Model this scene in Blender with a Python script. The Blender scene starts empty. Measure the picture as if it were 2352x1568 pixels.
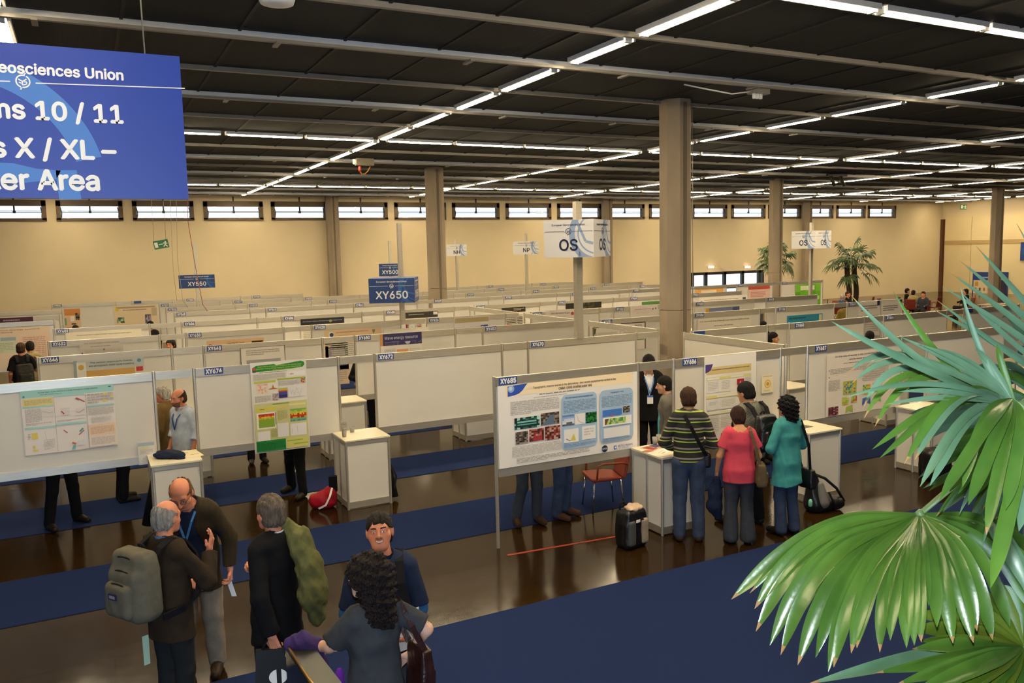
import bpy, math, random
import numpy as np
from mathutils import Vector, Matrix
random.seed(7); np.random.seed(7)
S = bpy.context.scene
COL = S.collection
# ------------------------------------------------------------------ camera, world, exposure, big lights
IW, IH, FPX = 2352.0, 1568.0, 1890.78
YAW, PIT, ROL, CAMH = 0.47601205, 0.11088949, 0.02242084, 3.5
_f = Vector((math.sin(YAW)*math.cos(PIT), math.cos(YAW)*math.cos(PIT), -math.sin(PIT)))
_r0 = Vector((math.cos(YAW), -math.sin(YAW), 0)); _d0 = _f.cross(_r0)
_r = math.cos(ROL)*_r0 + math.sin(ROL)*_d0
_d = -math.sin(ROL)*_r0 + math.cos(ROL)*_d0
CAM = Vector((0, 0, CAMH))
cam = bpy.data.cameras.new('camera'); camo = bpy.data.objects.new('camera', cam); COL.objects.link(camo)
cam.sensor_width = 36.0; cam.sensor_fit = 'HORIZONTAL'; cam.lens = 36.0*FPX/IW; cam.clip_start = 0.05; cam.clip_end = 300
camo.matrix_world = Matrix(((_r.x, -_d.x, -_f.x, 0), (_r.y, -_d.y, -_f.y, 0), (_r.z, -_d.z, -_f.z, CAMH), (0, 0, 0, 1)))
S.camera = camo
S.view_settings.view_transform = 'Standard'; S.view_settings.look = 'None'
S.view_settings.exposure = 0.9; S.view_settings.gamma = 1.0; S.view_settings.use_curve_mapping = False
W = bpy.data.worlds.new('world'); S.world = W; W.use_nodes = True
wn = W.node_tree.nodes; wl = W.node_tree.links
sky = wn.new('ShaderNodeTexSky'); sky.sky_type = 'HOSEK_WILKIE'; sky.turbidity = 6.0; sky.sun_direction = (0.3, -0.6, 0.75)
mx = wn.new('ShaderNodeMixRGB'); mx.inputs[0].default_value = 0.75; mx.inputs[2].default_value = (1.0, 1.08, 1.2, 1)
wl.new(sky.outputs[0], mx.inputs[1]); wl.new(mx.outputs[0], wn['Background'].inputs[0]); wn['Background'].inputs[1].default_value = 1.25
# the photographer's flash, fired from the camera's hot shoe
fl = bpy.data.lights.new('camera_flash', 'POINT'); fl.energy = 145; fl.color = (0.86, 0.95, 1.0); fl.shadow_soft_size = 0.035
flo = bpy.data.objects.new('camera_flash', fl); COL.objects.link(flo); flo.location = CAM + _r0*0.02 - _d0*0.16 + _f*0.05
TUBE_STRENGTH = 44.0; TUBE_COL = (1.0, 0.80, 0.50)
# area light added for cool daylight from an unseen source behind the photographer
dl = bpy.data.lights.new('added_daylight', 'AREA'); dl.energy = 165; dl.color = (0.62, 0.79, 1.0); dl.shape = 'RECTANGLE'; dl.size = 4.4; dl.size_y = 2.4
dlo = bpy.data.objects.new('added_daylight', dl); COL.objects.link(dlo); dlo.location = (-1.4, -3.2, 1.35)
dlo.rotation_euler = Vector((0.05, 1.0, 0.0)).to_track_quat('-Z', 'Y').to_euler()

# ------------------------------------------------------------------ pixel helpers (photo pixels -> points in the hall)
def ray(x, y): return _r*((x-1176)/FPX) + _d*((y-784)/FPX) + _f
def at_z(x, y, z): d = ray(x, y); return CAM + d*((z-CAMH)/d.z)
def at_y(x, y, Y): d = ray(x, y); return CAM + d*(Y/d.y)
def at_x(x, y, X): d = ray(x, y); return CAM + d*(X/d.x)
def at_d(x, y, D): return CAM + ray(x, y)*D
def proj(p):
    v = Vector(p)-CAM; z = v.dot(_f)
    return (v.dot(_r)/z*FPX+1176, v.dot(_d)/z*FPX+784, z)

# ------------------------------------------------------------------ colours and materials
def lin(c):
    if isinstance(c, str): c = [int(c[i:i+2], 16)/255 for i in (0, 2, 4)]
    return tuple((v/12.92 if v <= 0.04045 else ((v+0.055)/1.055)**2.4) for v in c)
MATS = {}
def mat(name, col, rough=0.6, metal=0.0, vary=0.0, scale=20.0, bump=0.0, bscale=None, spec=0.5, emit=None, estr=0.0, trans=0.0, sheen=0.0, stretch=None, two=None, sub=0.0):
    if name in MATS: return MATS[name]
    m = bpy.data.materials.new(name); m.use_nodes = True; nt = m.node_tree; b = nt.nodes['Principled BSDF']
    c = lin(col) + (1,)
    b.inputs['Base Color'].default_value = c; b.inputs['Roughness'].default_value = rough; b.inputs['Metallic'].default_value = metal
    b.inputs['Specular IOR Level'].default_value = spec
    if sheen: b.inputs['Sheen Weight'].default_value = sheen
    if trans: b.inputs['Transmission Weight'].default_value = trans
    if sub:
        b.inputs['Subsurface Weight'].default_value = sub; b.inputs['Subsurface Radius'].default_value = (0.02, 0.008, 0.004); b.inputs['Subsurface Scale'].default_value = 0.3
    if emit: b.inputs['Emission Color'].default_value = tuple(emit)+(1,); b.inputs['Emission Strength'].default_value = estr
    if vary or bump or two:
        tc = nt.nodes.new('ShaderNodeTexCoord'); mp = nt.nodes.new('ShaderNodeMapping')
        if stretch: mp.inputs['Scale'].default_value = stretch
        nt.links.new(tc.outputs['Object'], mp.inputs[0])
        nz = nt.nodes.new('ShaderNodeTexNoise'); nz.inputs['Scale'].default_value = scale; nz.inputs['Detail'].default_value = 5
        nt.links.new(mp.outputs[0], nz.inputs['Vector'])
        if vary or two:
            rp = nt.nodes.new('ShaderNodeValToRGB')
            lo = lin(two)+(1,) if two else tuple(v*(1-vary) for v in c[:3])+(1,)
            hi = c if two else tuple(min(1, v*(1+vary)) for v in c[:3])+(1,)
            rp.color_ramp.elements[0].color = lo; rp.color_ramp.elements[1].color = hi
            rp.color_ramp.elements[0].position = 0.33; rp.color_ramp.elements[1].position = 0.67
            nt.links.new(nz.outputs[0], rp.inputs[0]); nt.links.new(rp.outputs[0], b.inputs['Base Color'])
        if bump:
            n2 = nz
            if bscale:
                n2 = nt.nodes.new('ShaderNodeTexNoise'); n2.inputs['Scale'].default_value = bscale; n2.inputs['Detail'].default_value = 4
                nt.links.new(mp.outputs[0], n2.inputs['Vector'])
            bp = nt.nodes.new('ShaderNodeBump'); bp.inputs['Strength'].default_value = bump; bp.inputs['Distance'].default_value = 0.02
            nt.links.new(n2.outputs[0], bp.inputs['Height']); nt.links.new(bp.outputs[0], b.inputs['Normal'])
    MATS[name] = m
    return m
def flat(c, rough=0.7):
    """plain printed ink / plastic of one colour"""
    return mat('ink_'+c, c, rough, spec=0.3)

# ------------------------------------------------------------------ mesh builder
class MB:
    def __init__(s): s.v = []; s.f = []; s.m = []; s.mats = []; s.sm = []
    def mi(s, m):
        if m not in s.mats: s.mats.append(m)
        return s.mats.index(m)
    def add(s, vs, fs, m, smooth=False):
        o = len(s.v); s.v += [tuple(v) for v in vs]; k = s.mi(m)
        for f in fs: s.f.append(tuple(i+o for i in f)); s.m.append(k); s.sm.append(smooth)
        return s
    def box(s, a, b, m):
        x0, y0, z0 = a; x1, y1, z1 = b
        vs = [(x0,y0,z0),(x1,y0,z0),(x1,y1,z0),(x0,y1,z0),(x0,y0,z1),(x1,y0,z1),(x1,y1,z1),(x0,y1,z1)]
        return s.add(vs, [(0,3,2,1),(4,5,6,7),(0,1,5,4),(1,2,6,5),(2,3,7,6),(3,0,4,7)], m)
    def obox(s, c, ax, ay, az, m):
        c = Vector(c); ax, ay, az = Vector(ax), Vector(ay), Vector(az)
        vs = [c+ax*i+ay*j+az*k for k in (-1,1) for i, j in ((-1,-1),(1,-1),(1,1),(-1,1))]
        return s.add(vs, [(0,3,2,1),(4,5,6,7),(0,1,5,4),(1,2,6,5),(2,3,7,6),(3,0,4,7)], m)
    def quad(s, a, b, c, d, m): return s.add([a,b,c,d], [(0,1,2,3)], m)
    def tube(s, path, r, m, n=8, cap=True, smooth=True, squash=1.0):
        P = [Vector(p) for p in path]; R = r if isinstance(r, (list, tuple)) else [r]*len(P)
        vs = []; up = None
        for i, p in enumerate(P):
            t = (P[min(i+1, len(P)-1)]-P[max(i-1, 0)]).normalized()
            if up is None: up = Vector((0,0,1)) if abs(t.z) < 0.9 else Vector((0,1,0))
            u = t.cross(up).normalized(); w = u.cross(t).normalized(); up = w
            for k in range(n):
                a = 2*math.pi*k/n; vs.append(p + u*(math.cos(a)*R[i]) + w*(math.sin(a)*R[i]*squash))
        fs = []
        for i in range(len(P)-1):
            for k in range(n): fs.append((i*n+k, i*n+(k+1) % n, (i+1)*n+(k+1) % n, (i+1)*n+k))
        if cap: fs.append(tuple(reversed(range(n)))); fs.append(tuple((len(P)-1)*n+k for k in range(n)))
        return s.add(vs, fs, m, smooth)
    def lathe(s, prof, c, m, n=16, smooth=True):
        c = Vector(c); vs = []
        for r, z in prof:
            for k in range(n): a = 2*math.pi*k/n; vs.append(c+Vector((math.cos(a)*r, math.sin(a)*r, z)))
        fs = [(i*n+k, i*n+(k+1) % n, (i+1)*n+(k+1) % n, (i+1)*n+k) for i in range(len(prof)-1) for k in range(n)]
        fs += [tuple(reversed(range(n))), tuple((len(prof)-1)*n+k for k in range(n))]
        return s.add(vs, fs, m, smooth)
    def prism(s, poly, off, m, smooth=False):
        """closed polygon (3D points) pushed along off"""
        n = len(poly); P = [Vector(p) for p in poly]; o = Vector(off)
        return s.add(P+[p+o for p in P], [tuple(reversed(range(n))), tuple(range(n, 2*n))]+[(i, (i+1) % n, n+(i+1) % n, n+i) for i in range(n)], m, smooth)
    def build(s, name, parent=None, loc=None, rotz=0.0):
        me = bpy.data.meshes.new(name); me.from_pydata(s.v, [], s.f)
        for m in s.mats: me.materials.append(m)
        me.polygons.foreach_set('material_index', s.m); me.polygons.foreach_set('use_smooth', s.sm); me.update()
        return link(name, me, parent, loc, rotz)
def link(name, data, parent=None, loc=None, rotz=0.0):
    o = bpy.data.objects.new(name, data); COL.objects.link(o)
    if parent is not None: o.parent = parent
    if loc is not None: o.location = loc
    if rotz: o.rotation_euler = (0, 0, rotz)
    return o
def thing(name, label, cat, loc=(0,0,0), rotz=0.0, group=None):
    return tag(link(name, None, None, loc, rotz), label, cat, group)
def tag(o, label, cat, group=None):
    o['label'] = label; o['category'] = cat
    if group: o['group'] = group
    return o
def struct(o, label=None, cat=None):
    o['kind'] = 'structure'
    if label: o['label'] = label
    if cat: o['category'] = cat
    return o
def copy_tree(o, parent=None):
    c = o.copy(); COL.objects.link(c)
    if parent is not None: c.parent = parent
    for ch in list(o.children): copy_tree(ch, c)
    return c
# lettering: outlines turned into flat meshes, cached
_TX = {}
try: FONT = bpy.data.fonts.load(bpy.utils.resource_path('LOCAL')+'/datafiles/fonts/Inter.woff2')   # the sans face that ships inside Blender itself
except Exception: FONT = None
def text_geo(t, bold=0.0, ext=0.0):
    k = (t, bold, ext)
    if k not in _TX:
        cu = bpy.data.curves.new('t', 'FONT'); cu.body = t; cu.size = 1.0
        if FONT: cu.font = FONT
        cu.offset = bold; cu.extrude = ext; cu.resolution_u = 3
        cu.align_x = 'CENTER'; cu.align_y = 'CENTER'
        ob = bpy.data.objects.new('t', cu); COL.objects.link(ob)
        me = ob.to_mesh(); vs = [tuple(v.co) for v in me.vertices]; fs = [tuple(p.vertices) for p in me.polygons]
        ob.to_mesh_clear(); bpy.data.objects.remove(ob); bpy.data.curves.remove(cu)
        x0 = min(v[0] for v in vs); x1 = max(v[0] for v in vs); y0 = min(v[1] for v in vs); y1 = max(v[1] for v in vs)
        _TX[k] = ([((v[0]-(x0+x1)/2), (v[1]-(y0+y1)/2), v[2]) for v in vs], fs, x1-x0, y1-y0)
    return _TX[k]
def put_text(mb, t, c, u, w, m, height=None, width=None, bold=0.03, nrm=None, stretch=None):
    """lettering centred on c, running along unit u, up along unit w"""
    vs, fs, tw, th = text_geo(t, 0.0 if FONT else bold)
    sx = sy = (height/th if height else width/tw)
    if height and width: sx = width/tw
    c, u, w = Vector(c), Vector(u), Vector(w)
    # heavier strokes: the outline laid down again, slightly shifted
    b = bold*.85 if FONT else 0
    nv = u.cross(w)*.0002
    for q, (ox, oy) in enumerate(((0, 0),) if not b or len(vs)*5 > 40000 else ((0, 0), (b, 0), (-b, 0), (0, b), (0, -b), (b*.7, b*.7), (-b*.7, -b*.7))):
        mb.add([c+u*((v[0]+ox)*sx)+w*((v[1]+oy)*sy)+nv*q for v in vs], fs, m)
ORD = ['first','second','third','fourth','fifth','sixth','seventh','eighth','ninth','tenth','eleventh','twelfth','thirteenth','fourteenth','fifteenth','sixteenth','seventeenth','eighteenth','nineteenth','twentieth','twenty-first','twenty-second','twenty-third','twenty-fourth','twenty-fifth','twenty-sixth','twenty-seventh','twenty-eighth','twenty-ninth','thirtieth','thirty-first','thirty-second','thirty-third','thirty-fourth','thirty-fifth','thirty-sixth']
UX, UY, UZ = Vector((1,0,0)), Vector((0,1,0)), Vector((0,0,1))
# ================================================================== THE HALL
HC = 6.0                       # underside of the ceiling grid
XL, XR, YB, YF = -16.0, 52.2, -9.0, 36.8
M_wall = mat('cream_plaster', 'D8C8A6', 0.8, vary=0.03, scale=0.6)
M_ceil = mat('dark_ceiling_slats', '15191A', 0.8, vary=0.2, scale=3, stretch=(6, 0.25, 1), bump=0.25)
M_beam = mat('grey_painted_steel', '8E8A84', 0.45, metal=0.2, vary=0.06, scale=4)
M_trunk = mat('white_painted_aluminium', 'F2F2F4', 0.4, metal=0.0, vary=0.04, scale=4)
M_conc = mat('board_marked_concrete', '968774', 0.85, vary=0.13, scale=2.2, stretch=(1, 1, 0.35), bump=0.15, bscale=30)
M_alu = mat('brushed_aluminium', 'D0CABC', 0.38, metal=0.74, vary=0.05, scale=12, stretch=(0.4, 1, 6))
M_panel = mat('white_laminate_panel', 'D9D5CC', 0.5, vary=0.015, scale=3)
M_top = mat('pale_counter_top', 'E6DEC4', 0.4, vary=0.02, scale=5)
M_dark = mat('dark_metal', '2B2724', 0.5, metal=0.3)
M_frame = mat('bronze_window_frame', '5B4A34', 0.5, vary=0.08, scale=6)
M_black = mat('black_plastic', '111111', 0.5)
M_white = mat('white_paint', 'E8E6E0', 0.5)
M_wire = mat('thin_steel_cable', 'B0A890', 0.4, metal=0.6)
M_blue = mat('blue_sign_vinyl', '163A9C', 0.45, vary=0.04, scale=3)
M_navy = mat('navy_tag_vinyl', '25478F', 0.45)
M_letter = mat('white_lettering', 'F0EEE8', 0.6)
def M_floor_make():
    m = mat('polished_dark_brown_floor', '2E2210', 0.16, spec=0.12)
    nt = m.node_tree; b = nt.nodes['Principled BSDF']
    tc = nt.nodes.new('ShaderNodeTexCoord')
    nz = nt.nodes.new('ShaderNodeTexNoise'); nz.inputs['Scale'].default_value = 0.7; nz.inputs['Detail'].default_value = 7
    nt.links.new(tc.outputs['Object'], nz.inputs['Vector'])
    rp = nt.nodes.new('ShaderNodeValToRGB'); rp.color_ramp.elements[0].color = lin('20150A')+(1,); rp.color_ramp.elements[1].color = lin('30200A')+(1,)
    rp.color_ramp.elements[0].position = 0.3; rp.color_ramp.elements[1].position = 0.7
    br = nt.nodes.new('ShaderNodeTexBrick'); br.inputs['Scale'].default_value = 1.0; br.inputs['Brick Width'].default_value = 4.0; br.inputs['Row Height'].default_value = 1.3
    br.inputs['Mortar Size'].default_value = 0.006; br.inputs['Color1'].default_value = (1,1,1,1); br.inputs['Color2'].default_value = (0.9,0.9,0.9,1); br.inputs['Mortar'].default_value = (0.35,0.35,0.35,1)
    nt.links.new(tc.outputs['Object'], br.inputs['Vector'])
    ml = nt.nodes.new('ShaderNodeMixRGB'); ml.blend_type = 'MULTIPLY'; ml.inputs[0].default_value = 1
    nt.links.new(nz.outputs[0], rp.inputs[0]); nt.links.new(rp.outputs[0], ml.inputs[1]); nt.links.new(br.outputs[0], ml.inputs[2])
    nt.links.new(ml.outputs[0], b.inputs['Base Color'])
    n2 = nt.nodes.new('ShaderNodeTexNoise'); n2.inputs['Scale'].default_value = 9; n2.inputs['Detail'].default_value = 6
    nt.links.new(tc.outputs['Object'], n2.inputs['Vector'])
    mr = nt.nodes.new('ShaderNodeMapRange'); mr.inputs[3].default_value = 0.07; mr.inputs[4].default_value = 0.2
    nt.links.new(n2.outputs[0], mr.inputs[0]); nt.links.new(mr.outputs[0], b.inputs['Roughness'])
    return m
M_floor = M_floor_make()
M_carpet = mat('royal_blue_carpet', '1E2B52', 0.95, vary=0.10, scale=260, bump=0.3, spec=0.05)

mb = MB(); mb.box((XL, YB, -0.2), (XR, YF+0.3, 0), M_floor); struct(mb.build('floor'), 'polished dark brown hall floor', 'floor')
mb = MB(); mb.box((XL, YB, HC+0.06), (XR, YF+0.3, HC+0.3), M_ceil); struct(mb.build('ceiling'), 'dark slatted hall ceiling', 'ceiling')
# --- window strip high in the far wall: measured left/right edges in the photo
WPX = [(-40,104),(132,280),(307,443),(470,602),(625,750),(768,888),(908,1022),(1040,1145),(1163,1264),(1281,1380),(1390,1478),(1492,1568),(1590,1668),(1681,1756),(1765,1838),(1855,1912),(1922,1986),(1994,2056)]
WIN = []
for a, b in WPX:
    pa, pb = at_y(a, 490, YF), at_y(b, 490, YF); WIN.append((pa.x, pb.x))
WZ0, WZ1 = 5.04, 5.78
DX0, DX1, DZ0, DZ1 = at_y(1590, 640, YF).x, at_y(1753, 640, YF).x, 0.02, 1.98      # glazed entrance screen
mb = MB()
xs = XL
mb.box((XL, YF, 0), (DX0, YF+0.3, WZ0), M_wall); mb.box((DX1, YF, 0), (XR, YF+0.3, WZ0), M_wall); mb.box((DX0, YF, DZ1), (DX1, YF+0.3, WZ0), M_wall)
mb.box((XL, YF, WZ1), (XR, YF+0.3, HC+0.2), M_wall)
for a, b in WIN:
    mb.box((xs, YF, WZ0), (a, YF+0.3, WZ1), M_wall); xs = b
mb.box((xs, YF, WZ0), (XR, YF+0.3, WZ1), M_wall)
struct(mb.build('wall_far'), 'long cream far wall under the strip of windows', 'wall')
M_glass = mat('clear_window_glass', 'FFFFFF', 0.0)
nt = M_glass.node_tree; nt.nodes.clear(); _o = nt.nodes.new('ShaderNodeOutputMaterial'); _t = nt.nodes.new('ShaderNodeBsdfTransparent'); _g = nt.nodes.new('ShaderNodeBsdfGlossy'); _g.inputs['Roughness'].default_value = 0.02
_t.inputs[0].default_value = (0.9, 0.96, 1.0, 1); _x = nt.nodes.new('ShaderNodeMixShader'); _x.inputs[0].default_value = 0.05
nt.links.new(_t.outputs[0], _x.inputs[1]); nt.links.new(_g.outputs[0], _x.inputs[2]); nt.links.new(_x.outputs[0], _o.inputs[0])
for i, (a, b) in enumerate(WIN):
    t = link('window_%d' % (i+1), None, None, (a, YF, WZ0)); struct(t, '%s high window from the left in the far wall' % ORD[i], 'window')
    w, h = b-a, WZ1-WZ0
    m = MB(); d = 0.09
    m.box((-0.04, -0.05, -0.05), (w+0.04, 0.16, d-0.02), M_frame); m.box((-0.04, -0.05, h-0.2), (w+0.04, 0.16, h+0.03), M_frame)
    m.box((-0.04, -0.05, 0), (d+0.03, 0.16, h), M_frame); m.box((w-d-0.03, -0.05, 0), (w+0.04, 0.16, h), M_frame)
    m.build('window_frame', t)
    m = MB(); m.box((0.1, 0.0, 0.27), (w-0.1, 0.03, 0.295), M_dark); m.box((0.1, 0.0, 0.33), (w-0.1, 0.03, 0.35), M_dark); m.box((w/2-0.05, -0.03, 0.26), (w/2+0.05, 0.03, 0.36), M_dark)
    m.build('opening_bar', t)
    m = MB(); m.box((w/2-0.03, -0.04, 0.35), (w/2+0.03, 0.0, h+0.22), M_dark); m.build('opening_rod', t)
    for sx in (0.1, w-0.16):
        m = MB(); m.tube([(sx+0.03, 0.02, 0.08), (sx+0.05, -0.02, 0.28), (sx+0.01, 0.02, 0.5)], 0.018, M_dark, 6); m.build('hinge_stay', t)
    m = MB(); m.box((0.05, 0.08, 0.05), (w-0.05, 0.09, h-0.15), M_glass); m.build('pane', t)
# --- glazed entrance screen low in the far wall
t = link('door_1', None, None, (DX0, YF, 0)); struct(t, 'glazed entrance screen low in the far wall', 'door')
w = DX1-DX0
m = MB()
m.box((0, -0.06, DZ1-0.16), (w, 0.1, DZ1), M_dark); m.box((0, -0.05, 0), (w, 0.1, 0.12), M_dark); m.box((0, -0.05, 0.98), (w, 0.1, 1.06), M_dark)
posts = [at_y(x, 650, YF).x-DX0 for x in (1590, 1621, 1664, 1705, 1743)]
for p in posts: m.box((p-0.09, -0.06, 0), (p+0.09, 0.1, DZ1), M_dark)
m.box((w-0.1, -0.06, 0), (w, 0.1, DZ1), M_dark); m.build('door_frame', t)
for p, q in zip(posts, posts[1:]+[w]):
    m = MB(); m.box((p+0.05, 0.03, 0.05), (q-0.05, 0.04, DZ1-0.1), M_glass); m.build('pane', t)
# --- right end wall: pale partition panels
M_part = mat('cream_partition_panel', 'DCCBA0', 0.7, vary=0.03, scale=0.8)
mb = MB()
mb.box((XR, YB, 0), (XR+0.3, YF+0.3, HC+0.2), M_wall)
y = YF-0.3; zt = 5.0
while y > 8:
    mb.box((XR-0.12, y-1.86, 0.0), (XR, y, 3.3), M_part); mb.box((XR-0.12, y-1.86, 3.34), (XR, y, zt), M_part); y -= 1.9
mb.box((XR-0.15, 8, 3.2), (XR-0.1, YF-0.3, 3.45), mat('tan_rail', 'B49A6A', 0.7))
struct(mb.build('wall_right'), 'right end wall of cream partition panels', 'wall')
mb = MB(); mb.box((XR-0.2, YF-0.2, 0), (XR, YF, 4.9), mat('brown_post', '5A3A22', 0.6)); struct(mb.build('trim_1'), 'brown corner post', 'trim')
mb = MB(); mb.box((XL-0.3, YB, 0), (XL, YF+0.3, HC+0.2), M_wall); struct(mb.build('wall_left'), 'left side wall of the hall', 'wall')
mb = MB(); mb.box((XL, YB-0.3, 0), (XR, YB, HC+0.2), M_wall); struct(mb.build('wall_back'), 'wall behind the photographer', 'wall')
# --- ceiling grid
LY = [6.45, 18.15, 30.9]                                  # rows of lights across
LX = [-0.6, 6.1, 13.45, 20.85, 28.2, 35.6, 43.0, 50.2]   # rows of lights running away
BEAMS = [(-5.2,0),(-3.2,1),(-1.2,0),(0.75,1),(2.65,0),(4.55,1),(8.4,0),(10.1,1),(12.05,0),(13.95,1),(16.0,0),(20.2,0),(22.35,1),(24.5,0),(26.6,1),(28.7,0),(32.7,0),(34.9,1)]
tn = 2
for y, big in BEAMS:
    m = MB()
    if big:
        m.box((XL, y-0.07, HC-0.025), (XR, y+0.02, HC+0.07), M_trunk); m.box((XL, y-0.15, HC-0.055), (XR, y-0.085, HC-0.02), M_beam)
        x = XL+1
        while x < XR-1:
            m.box((x, y-0.2, HC-0.075), (x+0.06, y+0.06, HC-0.05), M_beam); x += 2.45
    else:
        m.box((XL, y-0.035, HC+0.0), (XR, y+0.035, HC+0.07), M_beam)
    o = m.build('trim_%d' % tn); struct(o, 'ceiling beam', 'trim'); tn += 1
# thin dark joints running away from the camera between the slats
m = MB(); x = XL+0.6
while x < XR:
    m.box((x, YB, HC+0.045), (x+0.035, YF, HC+0.07), mat('slat_joint', '1B1C1B', 0.7)); x += 1.225
struct(m.build('trim_%d' % tn), 'dark joints between the ceiling slats', 'trim'); tn += 1
# --- fluorescent lights
M_tube = mat('fluorescent_tube', 'FFFFFF', 0.4, emit=TUBE_COL, estr=TUBE_STRENGTH)
def make_light(L):
    t = thing('fluorescent_light', '', 'ceiling light')
    m = MB(); m.box((-0.10, -L/2-0.04, HC+0.0), (-0.075, L/2+0.04, HC+0.06), M_trunk); m.box((0.075, -L/2-0.04, HC+0.0), (0.10, L/2+0.04, HC+0.06), M_trunk); m.box((-0.1, -L/2-0.04, HC+0.06), (0.1, L/2+0.04, HC+0.06), M_trunk)
    for s in (-1, 1): m.box((-0.05, s*(L/2+0.015)-0.025, HC-0.02), (0.05, s*(L/2+0.015)+0.025, HC+0.06), M_white)
    m.build('housing', t)
    vs = []; n = 8
    for e in (-L/2, L/2):
        for k in range(n+1): a = math.pi*(1+k/n); vs.append((0.062*math.cos(a), e, HC+0.03+0.05*math.sin(a)))
    fs = [(k, k+1, n+2+k, n+1+k) for k in range(n)]+[tuple(range(n+1)), tuple(reversed(range(n+1, 2*n+2))), (0, n+1, 2*n+1, n)]
    m = MB(); m.add(vs, fs, M_tube); m.build('tube', t)
    return t
PROT = {}
def put_light(x, y, L, rot, label, group):
    key = round(L, 1)
    if key not in PROT: t = PROT[key] = make_light(key)
    else: t = copy_tree(PROT[key])
    t.location = (x, y, 0); t.rotation_euler = (0, 0, rot); t['label'] = label; t['group'] = group
GRIDY = sorted([b[0] for b in BEAMS if b[0] > -5]+LY+[36.6])
LXN = ['far left', 'leftmost long', 'second long', 'third long', 'fourth long', 'fifth long', 'sixth long', 'rightmost long']
for i, x in enumerate(LX):
    segs = [(a, b) for a, b in zip(GRIDY, GRIDY[1:])]
    vis = []
    for a, b in segs:
        bigA = any(abs(a-q[0]) < .01 and q[1] for q in BEAMS); bigB = any(abs(b-q[0]) < .01 and q[1] for q in BEAMS)
        a2 = a+(0.26 if bigA or a in LY else 0.16); b2 = b-(0.3 if bigB or b in LY else 0.16)
        if b2 > 36.3: b2 = 35.9
        L = b2-a2
        u, v, d = proj((x, (a2+b2)/2, HC))
        if L < 0.5: continue
        if d > 0.5 and -150 < u < 2500 and v > -150 or (-2 < x < 14 and a > 0): vis.append(((a2+b2)/2, L))
    vis.sort(reverse=True)
    for k, (y, L) in enumerate(vis):
        put_light(x, y, L, 0, '%s tube light from the far wall in the %s ceiling row running away' % (ORD[k].capitalize(), LXN[i]), 'ceiling tube lights running away')
AYN = ['nearest', 'middle', 'farthest']
for i, y in enumerate(LY):
    xs = []; p = (LX[1]-LX[0])/4
    for a, b in zip(LX, LX[1:]):
        for k in range(4):
            q0 = a+(b-a)*k/4+(0.22 if k == 0 else 0.09); q1 = a+(b-a)*(k+1)/4-(0.22 if k == 3 else 0.09)
            u, v, d = proj(((q0+q1)/2, y, HC))
            if d > 0.5 and -150 < u < 2500 and v > -200: xs.append(((q0+q1)/2, q1-q0))
    for k, (x, L) in enumerate(xs):
        put_light(x, y, L, math.pi/2, '%s tube light from the left in the %s ceiling row running across' % (ORD[k].capitalize(), AYN[i]), 'ceiling tube lights running across')
# --- concrete columns
def column(px, Y, label, r=0.27, cable=False):
    p = at_y(px, 600, Y)
    t = thing('concrete_column', label, 'column', (p.x, Y, 0))
    m = MB(); pts = []
    for k in range(8):
        a = math.pi/8+k*math.pi/4
        pts.append((r*math.cos(a)/math.cos(math.pi/8), r*math.sin(a)/math.cos(math.pi/8)))
    for z0, z1, s in ((0, 2.35, 1.0), (2.36, 6.06, 0.995)):
        m.prism([(x*s, y*s, z0) for x, y in pts], (0, 0, z1-z0), M_conc)
    m.build('shaft', t)
    m = MB(); m.box((-0.035, -r-0.012, 0), (0.035, -r+0.01, 6.0), mat('column_joint', '6E6150', 0.9)); m.build('joint_strip', t)
    if cable:
        m = MB(); m.tube([(r+0.04, -0.1, 0), (r+0.05, -0.1, 3), (r+0.03, -0.1, 6.0)], 0.008, M_wire, 5); m.build('cable', t)
    return t
column(1551, 11.95, 'thick concrete column behind board XY686, nearest the camera', cable=True)
column(1003, 24.0, 'concrete column right of the XY650 sign')
column(768, 36.4, 'leftmost concrete column against the far wall')
column(1395, 36.4, 'concrete column against the far wall behind the large OS sign')
column(1781, 24.6, 'concrete column standing in front of the half hidden palm')
column(1853, 36.4, 'concrete column against the far wall behind the distant OS sign')
column(2286, 26.0, 'concrete column at right before the partition panels')
# --- carpets
def carpet(x0, x1, y0, y1, label, g='blue carpet strips between the board rows'):
    m = MB(); m.box((x0, y0, 0.0), (x1, y1, 0.007), M_carpet); tag(m.build('carpet_runner'), label, 'carpet', g)
carpet(-8, 24, -6.0, 6.9, 'wide royal blue carpet filling the foreground floor', None)
for k, (y0, y1, nm) in enumerate([(8.98, 10.3, 'blue carpet strip just behind board XY685, first of the strips'), (11.95, 13.2, 'blue carpet strip just behind board XY674'), (14.9, 16.1, 'blue carpet strip just behind board XY648'), (17.7, 18.9, 'blue carpet strip just behind board XY630'), (20.8, 22.0, 'blue carpet strip just behind board XY604')]):
    carpet(-8, 30, y0, y1, nm)
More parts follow.
